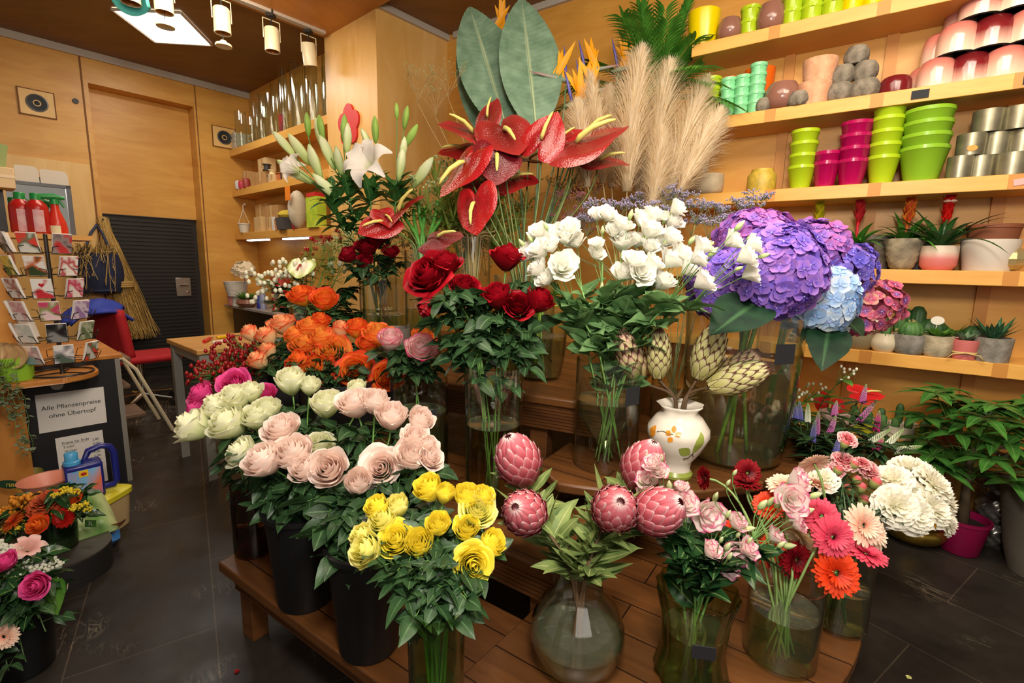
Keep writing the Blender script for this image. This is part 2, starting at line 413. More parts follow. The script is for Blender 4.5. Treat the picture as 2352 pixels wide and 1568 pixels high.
def calyx_me():
    def mk():
        mb = MB(); mb.lathe([(.02, -.32), (.14, -.25), (.2, -.1), (.22, .04), (.12, .12)], 10)
        for i in range(5):
            a = i * 2 * pi / 5; d = V((cos(a), sin(a), -.15 + .35 * (i % 3)))
            mb.leaf(V((.14 * cos(a), .14 * sin(a), -.05)), d, .85, .15, fold=.3, droop=.45, nv=5)
        return mb.mesh('calyx', [None])
    return cached('calyx', mk)
def eustoma_me(seed, op=.8):
    def mk():
        R = random.Random(seed + 100); mb = MB(); N = 12
        for i in range(N):
            k = i / (N - 1); a0 = i * 2.39996 + R.uniform(-.25, .25); rt = lerp(.25, .98, k ** .9); h = lerp(1.5, 1.25, k) + R.uniform(-.08, .08); wa = lerp(1.5, .85, k); ph = R.uniform(0, 6)
            def fn(u, v):
                u = u * 2 - 1; a = a0 + u * wa * (.35 + .65 * sin(pi * min(1, v * .7 + .1)))
                c = max(0, v - .6); r = rt * (.12 + .88 * sin(v * pi / 2) ** 1.0) + op * k * .7 * c ** 1.2 + .06 * v * v * sin(u * 5 + ph)
                z = h * v * (1 - .14 * u * u * v) - op * k * .5 * c ** 1.5 + .05 * v * v * sin(u * 7 + ph)
                return V((r * cos(a), r * sin(a), z))
            mb.grid(fn, 6, 5, 0, tf=lambda u, v: min(1, v * .8 + .25 * abs(u * 2 - 1) ** 2 * v))
        return mb.mesh('eustoma_bloom', [None])
    return cached(('eus', seed, op), mk)
def bud_me():
    def mk():
        mb = MB(); prof = [(.05, -.1), (.2, .0), (.34, .25), (.42, .6), (.4, 1.0), (.26, 1.45), (.1, 1.75), (.02, 1.85)]
        mb.lathe(prof, 12, mod=lambda a, k: 1 + .12 * cos(4 * a + 5 * k))
        for i in range(4):
            a = i * pi / 2; mb.leaf(V((.12 * cos(a), .12 * sin(a), -.05)), V((cos(a) * .35, sin(a) * .35, 1)), .8, .09, fold=.2, droop=-.1, nv=3)
        return mb.mesh('flower_bud', [None])
    return cached('bud', mk)
def carnation_me(seed):
    def mk():
        R = random.Random(seed + 200); mb = MB(); N = 26
        for i in range(N):
            k = i / (N - 1); a0 = i * 2.39996 + R.uniform(-.3, .3); el = lerp(1.45, .12, k ** .8); L = lerp(.75, 1.0, k); wa = lerp(.8, .62, k); ph = R.uniform(0, 6)
            def fn(u, v):
                u = u * 2 - 1; a = a0 + u * wa * (.25 + .75 * v)
                e = el - .25 * v * v * k; r = .08 + L * v * cos(e) * (.75 + .25 * k); z = .35 + L * v * sin(e) * .75 + .09 * v * v * sin(u * 9 + ph) + (.05 * ((int((u + 1) * 4)) % 2) if v > .95 else 0)
                return V((r * cos(a), r * sin(a), z))
            mb.grid(fn, 8, 4, 0, tf=lambda u, v: v)
        return mb.mesh('carnation_bloom', [None])
    return cached(('carn', seed), mk)
def ccalyx_me():
    def mk():
        mb = MB(); mb.lathe([(.03, -.55), (.16, -.5), (.22, -.1), (.26, .3), (.33, .5), (.3, .52)], 10); return mb.mesh('calyx', [None])
    return cached('ccal', mk)
def gerbera_me(seed, cup=.1):
    def mk():
        R = random.Random(seed + 300); mb = MB()
        for ring, (n, L, z0, el) in enumerate(((24, 1.0, .0, cup), (24, .93, .04, cup + .1), (22, .55, .07, .35 + cup))):
            for i in range(n):
                a = (i + .5 * ring) * 2 * pi / n + R.uniform(-.06, .06); l = L * R.uniform(.92, 1.04); e = el + R.uniform(-.07, .07); wd = .125 if ring < 2 else .06
                def fn(u, v):
                    u = u * 2 - 1; w = wd * (.35 + .65 * sin(pi * min(1, v * .62 + .18))) * (1 if v < .98 else .45)
                    rr = .14 + (l - .14) * v; z = z0 + rr * math.tan(e) - .13 * v * v * (1 if ring < 2 else 0) - .025 * (1 - u * u)
                    return V((rr * cos(a) - u * w * sin(a), rr * sin(a) + u * w * cos(a), z))
                mb.grid(fn, 2, 5, 0, tf=lambda u, v: v)
        return mb.mesh('gerbera_petals', [None])
    return cached(('ger', seed, cup), mk)
def gcenter_me():
    def mk():
        mb = MB(); mb.lathe([(.3, .05), (.31, .1), (.27, .14), (.15, .12), (.06, .1), (.005, .1)], 20)
        R = random.Random(4)
        for i in range(110):
            a = i * 2.39996; r = .3 * math.sqrt((i + .5) / 110); mb.tube([V((r * cos(a), r * sin(a), .1)), V((r * cos(a) * 1.08, r * sin(a) * 1.08, .19 - .04 * R.random()))], [.011, .006], 4, cap=False, tf=None)
        return mb.mesh('flower_center', [None])
    return cached('gcen', mk)
def gback_me():
    def mk():
        mb = MB(); mb.lathe([(.05, -.3), (.13, -.22), (.3, -.05), (.32, .01)], 14)
        for i in range(26):
            a = i * 2 * pi / 26; mb.leaf(V((.14 * cos(a), .14 * sin(a), -.2)), V((cos(a), sin(a), .45)), .42, .04, fold=.1, droop=0, nv=3)
        return mb.mesh('calyx', [None])
    return cached('gback', mk)
def rose_foliage(mb, pts, n=3, size=.052, i0=.06, spread=1):
    """compound leaves hung along a stem"""
    for i in range(n):
        k = lerp(i0, .93, (i + rnd.random() * .5) / n); q = k * (len(pts) - 1); j = min(int(q), len(pts) - 2); p = pts[j].lerp(pts[j + 1], q - j)
        a = rnd.uniform(0, 2 * pi); d = V((cos(a), sin(a), rnd.uniform(-.1, .5))).normalized(); Lp = size * rnd.uniform(.9, 1.5) * spread
        tip = p + d * Lp - Z * Lp * .15; mid = p + d * Lp * .55
        mb.tube([p, mid, tip], .0011, 4, 1, False)
        sd = d.cross(Z).normalized()
        for base, dd, sc in ((tip, d, 1.1), (mid, d * .5 + sd, .85), (mid, d * .5 - sd, .85), (tip - d * Lp * .12, d * .45 + sd, .95), (tip - d * Lp * .12, d * .45 - sd, .95)):
            L = size * sc * rnd.uniform(.85, 1.2)
            mb.leaf(base, dd + V((0, 0, rnd.uniform(-.5, .5))), L, L * .31, fold=.25, droop=rnd.uniform(.05, .6), wave=.1, twist=rnd.uniform(-.9, .9), nv=5)
class Vase:
    def __init__(s, c, rim_r, rim_z, base_r, water=None): s.c = V(c); s.rr = rim_r; s.rz = rim_z; s.br = base_r; s.w = water
def stem_path(vs, head, ax, hug=.8, seg=9):
    """from the foot inside the vase, past the rim, up to the flower"""
    dx = V((head.x - vs.c.x, head.y - vs.c.y, 0)); L = dx.length; u = dx.normalized() if L > 1e-4 else V((1, 0, 0))
    jit = V((rnd.uniform(-1, 1), rnd.uniform(-1, 1), 0)) * .35
    neck = V((vs.c.x, vs.c.y, vs.rz)) + (u * min(.72, L / max(vs.rr, .01) * .5) + jit * .6) * vs.rr * hug
    foot = V((vs.c.x, vs.c.y, vs.c.z + .018)) + (-u * .5 + jit) * vs.br * .62
    H = (head - neck).length
    up = (neck - foot).normalized()
    top = bez(neck, neck + up * H * .4, head - ax * H * .35, head, seg)
    return [foot.lerp(neck, i / 3) for i in range(3)] + top, 3
def cut_flower(nm, cat, label, vs, px, d, r, ax, heads, stem_m, stem_r=.0032, foliage=None, fol_m=GREEN, fol_stem=None, group=None, center=.75, hug=.8, spin=None):
    """one stem in a vase; heads: (part name, mesh, material, scale, [sub (name, mesh, material)])"""
    s = r / FPX * d; Pc = P(px[0], px[1], d); base = Pc - ax * (s * center)
    pts, i0 = stem_path(vs, base, ax, hug)
    root = thing(nm, label, cat, pts[0], group)
    mb = MB(); mb.tube(pts, stem_r, 6); mb.build('stem', stem_m, root, sharp=None)
    sp = rnd.uniform(0, 6.28) if spin is None else spin
    M = Matrix.Translation(base) @ rotm(ax, sp) @ Matrix.Scale(s, 4)
    prev = None
    for (pn, me, mt, sub) in heads:
        o = inst(pn, me, mt, prev if sub and prev else root, M)
        if not sub: prev = o
    if foliage:
        mb = MB(); foliage(mb, pts[i0 - 1:])
        if mb.v: mb.build('foliage', [fol_m, fol_stem or stem_m], root, sharp=None)
    return root, pts, base
# ================================================================ tiered wooden display
twood = wood('stained_pine', '#4a2b14', '#7a4d25', (1, 9, 1), 2.2, .38, rot=(0, 0, .6), planks=(3.0, .13, .0025))
twood2 = wood('stained_pine_side', '#41230e', '#68401e', (2, 2, 9), 2.0, .45)
def ridges(mb, p0, p1, z0, z1, n=9, out=None):
    d = (p1 - p0); L = d.length; d.normalize(); nrm = out
    R = Matrix((d, nrm, Z)).transposed(); h = (z1 - z0) / n
    mb.box((p0 + p1) / 2 + Z * ((z0 + z1) / 2), (L, .018, z1 - z0), R)
    for i in range(n): mb.box((p0 + p1) / 2 + Z * (z0 + h * (i + .5)) + nrm * .009, (L, .01, h * .62), R)
ex, ey = V((.825, -.566, 0)), V((.566, .825, 0))
F1 = V((-1.066, 1.621, 0))
tb = thing('display_bench', 'low wooden bench holding the black flower buckets', 'bench', F1 + ex * .6 + ey * .2)
def bp(a, b): q = F1 + ex * a + ey * b; return (q.x, q.y)
m = MB(); m.prism([bp(0, 0), bp(1.5, 0), bp(1.5, .42), bp(-.06, .42)], .262, .3); m.build('bench_top', twood, tb, bevel=.006)
m = MB(); ridges(m, F1 + ex * .06 + ey * .04, F1 + ex * 1.45 + ey * .04, .2, .262, 4, -ey); m.build('apron', twood2, tb)
m = MB(); ridges(m, F1 + ex * .03 + ey * .07, F1 + ex * .0 + ey * .38, .2, .262, 4, -ex); m.build('apron', twood2, tb)
for a, b in ((.09, .075), (.03, .36), (1.4, .075), (1.4, .36)):
    m = MB(); m.box(F1 + ex * a + ey * b + Z * .131, (.075, .06, .262), Matrix((ex, ey, Z)).transposed()); m.build('leg', twood2, tb, bevel=.003)
tl_ = thing('round_display_step', 'low curved wooden display step carrying the front vases', 'display table', (.4, 1.4, 0))
a0 = math.radians(-8); poly = [(.223 + 1.097 * cos(a), 1.99 + 1.097 * sin(a)) for a in [math.radians(-118 + i * 4) for i in range(34)]]
poly = [(-.17, 1.05)] + [p for p in poly if p[0] > -.14] + [(1.2, 2.35), (.55, 2.0), (.12, 1.43), (.06, 1.34)]
m = MB(); m.prism(poly, .288, .33); m.build('step_top', twood, tl_, bevel=.006)
for x, y in ((.1, 1.2), (1.05, 1.55), (1.1, 2.2), (.2, 1.45), (.6, 1.05)):
    m = MB(); m.box((x, y, .144), (.07, .07, .288)); m.build('leg', twood2, tl_, bevel=.003)
m = MB(); ap = [(.223 + 1.05 * cos(a), 1.99 + 1.05 * sin(a)) for a in [math.radians(-100 + i * 5) for i in range(24)]]
for p, q in zip(ap, ap[1:]):
    p3, q3 = V((*p, 0)), V((*q, 0)); dd_ = (q3 - p3).normalized(); m.box((p3 + q3) / 2 + Z * .24, ((q3 - p3).length + .005, .02, .09), Matrix((dd_, V((-dd_.y, dd_.x, 0)), Z)).transposed())
m.build('apron', twood2, tl_)
tm = thing('round_display_table', 'middle round wooden table under the white vase and hydrangeas', 'display table', (.7, 2.2, 0))
mc, mr = V((.504, 2.603, 0)), 1.005
poly = [(mc.x + mr * cos(a), mc.y + mr * sin(a)) for a in [math.radians(-109 + i * 4) for i in range(43)]]
poly = [(.107, 1.822)] + [p for p in poly if p[0] > .13 and p[0] * nR.x + p[1] * nR.y < 3.24] + [(.84, 3.24), (.323, 2.158)]
m = MB(); m.prism(poly, .582, .62); m.build('table_top', twood, tm, bevel=.008)
for x, y in ((.25, 1.82), (1.2, 2.2), (.42, 2.25), (1.2, 2.85), (.8, 1.85)):
    m = MB(); m.box((x, y, .291), (.07, .07, .582)); m.build('leg', twood2, tm, bevel=.003)
tq = thing('display_step', 'left wooden display step under the tall red rose vase', 'display table', (-.3, 1.8, 0))
F2 = V((.06, 1.36, 0)); ex2, ey2 = V((-.82, .57, 0)), V((.57, .82, 0))
def b2(a, b): q = F2 + ex2 * a + ey2 * b; return (q.x, q.y)
m = MB(); m.prism([b2(-.1, 0), b2(1.6, 0), b2(1.6, .52), b2(-.06, .5)][::-1], .462, .5); m.build('step_top', twood, tq, bevel=.006)
m = MB(); ridges(m, F2 - ex2 * .08 + ey2 * .03, F2 + ex2 * 1.57 + ey2 * .03, .37, .462, 6, -ey2); m.build('apron', twood2, tq)
for a, b in ((-.03, .08), (1.5, .08), (.02, .46), (1.5, .46)):
    m = MB(); m.box(F2 + ex2 * a + ey2 * b + Z * .23, (.08, .08, .46), Matrix((ex2, ey2, Z)).transposed()); m.build('leg', twood2, tq, bevel=.003)
tu = thing('high_display_table', 'highest wooden display table behind the red roses', 'display table', (-.2, 2.6, 0))
U0, U1 = V((.42, 1.86, 0)), V((-1.35, 2.70, 0))
eu = (U1 - U0).normalized(); en = V((-eu.y, eu.x, 0)); en = en if en.y > 0 else -en
m = MB(); q = [U0, U1, U1 + en * 1.5, U0 + en * 1.5 + eu * .0]; m.prism([(p.x, p.y) for p in q][::-1], .812, .85); m.build('table_top', twood, tu, bevel=.008)
m = MB(); ridges(m, U0 + en * .03 + eu * .02, U1 + en * .03 - eu * .02, .7, .812, 8, -en); m.build('apron', twood2, tu)
for a, b in ((.35, .09), (1.8, .09), (.3, 1.4), (1.8, 1.4)):
    m = MB(); m.box(U0 + eu * a + en * b + Z * .406, (.08, .08, .812), Matrix((eu, en, Z)).transposed()); m.build('leg', twood2, tu, bevel=.003)
# ================================================================ vases
glass = glassm('clear_glass', '#fbfdfa'); gl_green = glassm('green_glass', '#dde6c4', edge='#7f9a50'); gl_brown = glassm('smoky_glass', '#c9b6a6', edge='#6a564a')
water_m = glassm('vase_water', '#f0f5e4', .9, edge='#c4d2b0', haze=.04, hcol='#d8d8b4'); water_g = glassm('green_water', '#e4ecca', .9, edge='#a8ba80', haze=.05, hcol='#c8cf9a')  # pale haze clouds the water and stands in for refracted light
black_p = plain('black_plastic', '#0d0d0e', .42); slate_tag = plain('chalk_board', '#1a1b20', .75); chalk = plain('chalk', '#e8e8e4', .8)
def vase(nm, label, c, prof, mat, thick=.004, water=None, wm=None, cat='vase', n=36, mod=None, tagpos=None, tagtext=None, floor_t=.012, label_g=None):
    """prof: outer (r, z from the foot); the wall has real thickness"""
    c = V(c); root = thing(nm, label, cat, c, label_g)
    inner = [(max(.002, r - thick), max(z, floor_t)) for r, z in prof if z >= floor_t * .5]
    m = MB(); m.lathe([(.001, 0)] + list(prof) + inner[::-1] + [(.001, floor_t)], n, c=c, mod=mod); m.build('vase_body', mat, root, sharp=.9)
    rim_r, rim_z = prof[-1]
    if water:
        wp = []
        for (r0, z0), (r1, z1) in zip(inner, inner[1:]):
            wp.append((r0 - .0008, z0))
            if z1 > water >= z0:
                k = (water - z0) / (z1 - z0); wp.append((r0 + (r1 - r0) * k - .0008, water)); break
        m = MB(); m.lathe([(.001, floor_t + .001)] + wp + [(.001, water)], n, c=c); m.build('water', wm or water_m, root, sharp=.9)
        m = MB(); m.lathe([(.001, water + .0006), (wp[-1][0] * .97, water + .0006), (wp[-1][0], water + .0022)], n, c=c); m.build('water_surface', glassm('water_surface', '#f4f7ec', 2.6, .03, haze=.12, hcol='#d8dcc8'), root, sharp=.9)  # pale film and boosted gloss imitate the reflection of a bright room
    if tagpos:
        ang, z, w, h = tagpos; r = max(q[0] for q in prof if abs(q[1] - z) < .12) + .004
        rad = V((cos(ang), sin(ang), 0)); tan = V((-sin(ang), cos(ang), 0)); R = Matrix((tan, Z, rad)).transposed()
        m = MB(); m.box(c + rad * r + Z * z, (w, h, .003), R); tg = m.build('price_tag', slate_tag, root, bevel=.001)
        if tagtext: text('chalk_price', tagtext, h * .5, Matrix.Translation(c + rad * (r + .002) + Z * z) @ R.to_4x4() @ Matrix.Rotation(-.1, 4, 'Z'), chalk, tg, 'CENTER')
    return Vase(c, rim_r, c.z + rim_z, prof[0][0], water)
def face(p, off=0): return math.atan2(-p.y, -p.x) + off       # angle looking back at the viewer
def cyl(r, h, flare=0, foot=None): return [(foot or r * .96, .0), (r, .012), (r * (1 + flare * .3), h * .5), (r * (1 + flare), h)]
def rim_h(c, px):                                             # height of a rim seen at pixel px over the point c
    r = ray(*px); k = (V((c.x, c.y, 0)) - CAM).dot(V((r.x, r.y, 0))) / V((r.x, r.y, 0)).length_squared
    return CAMH + r.z * k - c.z
pY = atz(1004, 1790, .3); hY = rim_h(pY, (1005, 1385))
VY = vase('glass_vase', 'tall greenish glass vase of yellow roses at the front', pY, cyl(.056, hY, .05), gl_green, water=.22, wm=water_g)
pB1, pB2 = atz(705, 1372, .3), atz(850, 1478, .3)
def bucket(label, p, h, r):
    root = thing('flower_bucket', label, 'bucket', p, 'black flower buckets')
    pr = [(r * .72, 0), (r * .76, .01), (r * .98, h - .015), (r * 1.06, h - .015), (r * 1.06, h)]
    m = MB(); m.lathe([(.001, 0)] + pr + [(r * .95, h), (r * .72, .02), (.001, .02)], 40, c=p); m.build('bucket_body', black_p, root, sharp=.9)
    return Vase(p, r, p.z + h, r * .7)
VB1 = bucket('black plastic bucket of greenish white roses, between the smoky vase and the other bucket', pB1, .33, .115)
VB2 = bucket('black plastic bucket of pale pink roses, beside the yellow roses', pB2, .33, .112)
pBr = atz(587, 1262, .3)
VBr = vase('smoky_vase', 'smoky brown glass vase at the end of the low bench', pBr, cyl(.073, .27, .03), gl_brown, water=.12, wm=glassm('smoky_water', '#e2d8cc', .5))
pR = atz(1130, 1165, .5); hR = rim_h(pR, (1128, 838))
VR = vase('tall_glass_vase', 'tall clear glass vase holding the large red roses', pR, cyl(.098, hR, .1, .08), glass, water=.33, wm=glassm('amber_water', '#eee8cc', .5))
pPW = atz(965, 1100, .5); hPW = rim_h(pPW, (972, 868))
VPW = vase('glass_cylinder_vase', 'glass cylinder with chalked price 3,50 under the pink-edged roses', pPW, cyl(.118, hPW), glass, water=.3, wm=water_g, tagpos=(face(pPW, .18), hPW - .13, .085, .06), tagtext='3,50')
pE = atz(1388, 1062, .62); hE = rim_h(pE, (1392, 822))
VE = vase('glass_cylinder_vase', 'clear glass cylinder holding the white lisianthus on the middle table', pE, cyl(.128, hE), glass, water=hE * .62, floor_t=.03, tagpos=(face(pE, .75), hE - .12, .07, .07))
pH = atz(1680, 1045, .62); hH = rim_h(pH, (1700, 720))
VH = vase('large_glass_vase', 'big wide glass vase with a blank grey tag holding the purple hydrangea stems', pH, [(.16, 0), (.185, .02), (.2, .12), (.215, .3), (.22, hH * .7), (.225, hH)], glass, water=hH * .66, floor_t=.02, tagpos=(face(pH, .7), rim_h(pH, (1755, 795)), .085, .075))
pH2 = atz(1770, 960, .62)
VH2 = vase('glass_cylinder_vase', 'glass cylinder half hidden behind the big hydrangea vase', pH2, cyl(.105, rim_h(pH2, (1770, 715))), glass, water=.3)
pP = atz(1322, 1530, .33); hP = rim_h(pP, (1325, 1345))
k = hP
VP = vase('bellied_glass_vase', 'bellied clear glass vase holding the pink proteas', pP, [(.06, 0), (.08, .006), (.108, k * .2), (.125, k * .4), (.122, k * .58), (.1, k * .78), (.068, k * .92), (.062, k)], glass, water=k * .42, floor_t=.014)
pG = atz(1585, 1545, .33); hG = rim_h(pG, (1580, 1345))
VG = vase('ribbed_vase', 'ribbed green glass vase with a dark tag holding pink-edged lisianthus', pG, [(.07, 0), (.095, .008), (.085, .05), (.078, hG * .35), (.085, hG * .7), (.103, hG)], gl_green, water=hG * .55, wm=water_g, mod=lambda a, q: 1 + .03 * cos(14 * a), n=84, tagpos=(face(pG, .25), hG * .62, .056, .036))
pG1 = atz(1788, 1503, .33)
VG1 = vase('low_glass_vase', 'low clear glass cylinder with gerbera stems, near the table edge', pG1, cyl(.093, .24, 0), glass, water=.15, wm=water_g)
pG2 = atz(1922, 1430, .33)
VG2 = vase('low_glass_vase', 'clear glass vase behind the gerbera vase at the outer table edge', pG2, cyl(.076, .26, .02), glass, water=.13, wm=water_g)
# white painted jug
pC = atz(1550, 1088, .62); hC = rim_h(pC, (1548, 925))
ceram = plain('cream_glaze', '#e9e0cf', .22, vary=.05, vs=18); cgreen = plain('glaze_green', '#9aa84a', .3); corange = plain('glaze_orange', '#d98d2a', .3); cdark = plain('glaze_line', '#4a4630', .4)
root = thing('ceramic_vase', 'cream ceramic vase painted with leaves and orange blossoms', 'vase', pC)
pr = [(.06, 0), (.062, .012), (.052, .03), (.056, .06), (.085, hC * .36), (.114, hC * .58), (.112, hC * .68), (.085, hC * .82), (.064, hC * .89), (.07, hC * .95), (.084, hC)]
m = MB(); m.lathe([(.001, 0)] + pr + [(r - .006, z) for r, z in pr[::-1][:7]] + [(.04, .1), (.001, .1)], 48, c=pC, mod=lambda a, q: 1 + (.05 * cos(7 * a) if .46 < q < .6 else 0)); m.build('vase_body', ceram, root, sharp=None)
m = MB(); m.lathe([(.0615, .001), (.0635, .012), (.055, .026)], 40, c=pC); m.build('foot_ring', cgreen, root)
def on_c(off, z, lift=.0015):
    r = None
    for (r0, z0), (r1, z1) in zip(pr, pr[1:]):
        if z0 <= z <= z1: r = r0 + (r1 - r0) * (z - z0) / max(1e-6, z1 - z0)
    a = face(pC, off); return pC + V((cos(a), sin(a), 0)) * (r + lift) + Z * z
def patch(nm, c0, z0, L, W, ang, mat, lift=.002):
    m = MB()
    def fn(u, v):
        u = u * 2 - 1; w = W * sin(pi * min(.99, max(.02, v))) ** .8; x, y = u * w, v * L
        X, Y = x * cos(ang) - y * sin(ang), x * sin(ang) + y * cos(ang); return on_c(c0 + X / .105, z0 + Y, lift)
    m.grid(fn, 4, 8); m.build(nm, mat, root, sharp=None)
patch('painted_leaf', .62, hC * .43, .085, .018, -.25, cgreen); patch('painted_leaf', .5, hC * .42, .05, .02, 1.1, cgreen)
for o, z, a in ((-.2, .68, 1.2), (-.12, .71, .2), (-.08, .68, -1.1), (-.16, .65, 2.6)): patch('painted_blossom', o, hC * z, .022, .009, a, corange)
patch('painted_blossom', -.95, hC * .56, .05, .016, -.2, corange)
for pts in ([(-.7, .67), (-.5, .7), (-.3, .685), (-.15, .69)], [(.62, .43), (.5, .36), (.3, .34)], [(.62, .43), (.72, .37)]):
    m = MB(); m.tube([on_c(o, hC * z, .001) for o, z in pts], .0018, 5); m.build('painted_line', cdark, root)
VC = Vase(pC, .055, pC.z + hC, .04)
# vases on the high table
def onz(x, d, z): q = P(x, 700, d); return V((q.x, q.y, z))
pK = onz(1242, 2.35, .85); VK = vase('bowl_vase', 'rounded clear glass vase of green stems behind the red roses', pK, [(.085, 0), (.11, .02), (.125, .1), (.135, .25), (.14, .34)], glass, water=.21, wm=water_m)
pT = onz(1085, 2.75, .85); VT = vase('tall_glass_cylinder', 'tall narrow glass cylinder of dry reeds at the centre of the display', pT, cyl(.1, rim_h(pT, (1085, 545))), glass, water=.2, wm=water_g)
pF = onz(885, 2.9, .85); VF = vase('glass_vase', 'glass vase of small dark red roses with a frosted pot behind', pF, cyl(.13, .46), glass, water=.24, wm=water_g)
pF2 = onz(905, 2.62, .85)
VF2 = vase('frosted_pot', 'frosted grey candle glass in front of the dark red roses', pF2, cyl(.085, .2), plain('frosted_grey', '#77706a', .5), thick=.004)
pI = onz(972, 2.72, .85); VI = vase('glass_vase', 'slim glass vase with green canes and a small 6 tag', pI, cyl(.1, .62), glass, water=.3, wm=water_g, tagpos=(face(pI, .2), .27, .05, .05), tagtext='6,')
pQ = onz(1205, 2.5, .85); VQ = vase('large_glass_vase', 'wide glass vase of dark anthurium stems on the high table', pQ, cyl(.15, .5, .08), glass, water=.3, wm=water_g)
pLv = onz(870, 3.15, .85); VL = vase('lily_vase', 'glass vase of white lilies at the back of the display', pLv, cyl(.12, .48), glass, water=.25, wm=water_g)
pO = onz(770, 2.12, .5); VO = vase('flower_bucket', 'dark bucket of orange roses behind the white roses', pO, cyl(.14, .38, .2, .1), plain('dark_bucket', '#1c1d1f', .5), cat='bucket')
pX = onz(665, 2.2, .5); VX = vase('flower_bucket', 'dark bucket of orange roses and berries at the far end', pX, cyl(.12, .36, .2, .09), plain('dark_bucket', '#1c1d1f', .5), cat='bucket')
# ================================================================ flowers on the display
Y_ = petal('yellow_petal', [(0, '#f2e668'), (.5, '#fdee48'), (1, '#fbf284')]); YG = petal('lemon_petal', [(0, '#dce480'), (.4, '#f9f28c'), (1, '#faf6b8')])
PK = petal('blush_petal', [(0, '#f8d6c8'), (.35, '#fbe8de'), (.8, '#faeadf'), (1, '#f6f0d2')]); CW = petal('cream_petal', [(0, '#d8e09a'), (.35, '#f3f4d0'), (.8, '#f8f7e2'), (1, '#e6eab4')])
OR = petal('orange_petal', [(0, '#fbc83c'), (.2, '#fab03c'), (.42, '#f4762e'), (.68, '#d9301f')], nz=(30, .25)); OY = petal('orange_yellow_petal', [(0, '#fad456'), (.3, '#fabc50'), (.55, '#f4803c'), (.8, '#de3a24')], nz=(30, .2))
OP = petal('peach_petal', [(0, '#f9dfa8'), (.35, '#f8cc94'), (.6, '#ee7a4c'), (.8, '#d83a2a')], nz=(30, .2))
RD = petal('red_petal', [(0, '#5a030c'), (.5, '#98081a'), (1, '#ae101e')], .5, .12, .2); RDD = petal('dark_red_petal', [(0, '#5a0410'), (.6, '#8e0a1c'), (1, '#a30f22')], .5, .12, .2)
BI = petal('bicolour_petal', [(0, '#f8e4da'), (.36, '#fae0da'), (.55, '#f0a0b2'), (.75, '#d4225c')]); HP = petal('hot_pink_petal', [(0, '#d8307e'), (.6, '#ee58a2'), (1, '#f27ab8')])
WH = petal('white_petal', [(0, '#dfe8b8'), (.25, '#f2f2e6'), (1, '#faf8f2')], .55, .3); WP = petal('pink_edged_petal', [(0, '#e6e8c0'), (.3, '#f6efe8'), (.72, '#f9ebe6'), (.86, '#e883a8'), (1, '#d94f88')])
CA = petal('white_carnation_petal', [(0, '#e2e6b4'), (.3, '#f2eed8'), (1, '#f6f3e4')], .6, .3); CP = petal('striped_carnation_petal', [(0, '#b81f36'), (.5, '#d84058'), (.75, '#e67f8c'), (1, '#f3d8d2')], nz=(60, .8))
BUDM = petal('bud_green', [(0, '#7fa052'), (.45, '#b9c987'), (1, '#e6ecc4')], .5, .2)
cal = calyx_me(); bud = bud_me()
def auto_ax(x, y, cx, w=160, up=.8, toward=.45): return sv((x - cx) / w * .6 + rnd.uniform(-.1, .1), up, toward + rnd.uniform(-.1, .1))
def roses(L, vs, pm, xc, yc, d0, dk, prefix, nm='rose', fol=GREEN, nf=3, size=.05, group=None, sm=STEM, w=160, rs=1.0):
    for i, e in enumerate(L):
        x, y, r, op, ph = e[:5]; ax = e[5] if len(e) > 5 and e[5] else None; mt = e[6] if len(e) > 6 else pm
        ax = sv(*ax) if ax else auto_ax(x, y, xc, w)
        d = d0 + (yc - y) * dk + rnd.uniform(-.01, .01)
        cut_flower(nm, 'rose', f'{prefix}{ph}', vs, (x, y), d, r * rs, ax, [('bloom', rose_me(i % 5, op), mt, None), ('calyx', cal, SEPAL, 1)], sm,
                   foliage=(lambda mb, p: rose_foliage(mb, p, nf, size)) if nf else None, fol_m=fol, fol_stem=sm, group=group, hug=.85)
# --- yellow
roses([
 (985, 1122, 38, .6, 'topmost of the bunch, against the pale pink roses', (-.3, .85, .4)), (1022, 1135, 28, .3, 'small and half hidden behind the topmost one', (.2, .9, .2)),
 (868, 1166, 33, .5, 'upper edge of the bunch, above the pale lemon ones', (-.4, .8, .4)), (915, 1163, 31, .3, 'tight and pointed, next to the pale pink roses', (-.1, .9, .3), YG),
 (832, 1230, 30, .6, 'partly hidden, outermost toward the dark bucket', (-.5, .7, .4), YG), (882, 1192, 38, .7, 'pale lemon and ruffled, in the upper middle', (-.3, .75, .5), YG),
 (843, 1262, 42, .7, 'pale lemon with green outer petals, above the bucket', (-.5, .55, .6), YG), (910, 1240, 40, .8, 'ruffled deep yellow, second along the lower row', (-.15, .75, .6)),
 (963, 1250, 38, .5, 'smooth deep yellow cup in the lower row', (0, .8, .55)), (1006, 1206, 33, .5, 'slender, in the middle with a curled green sepal', (.05, .85, .4)),
 (1072, 1142, 36, .5, 'tall with a pointed tip, below the protea leaf', (.1, .9, .3)), (1098, 1172, 40, .9, 'full and ruffled, touching the protea leaves', (.2, .75, .55), YG),
 (1072, 1215, 34, .6, 'upright, right above the widest open one', (.1, .85, .45)), (1112, 1140, 28, .6, 'half hidden behind the protea leaf', (.4, .8, .2)),
 (1128, 1248, 36, .5, 'leaning out toward the pink proteas', (.55, .75, .3)), (1086, 1296, 41, 1.0, 'wide open and facing out, lowest of all', (.25, .35, .9)),
 ], VY, Y_, 1000, 1200, 1.12, .0009, 'yellow rose, ', size=.044, nf=7, w=200, rs=1.18)
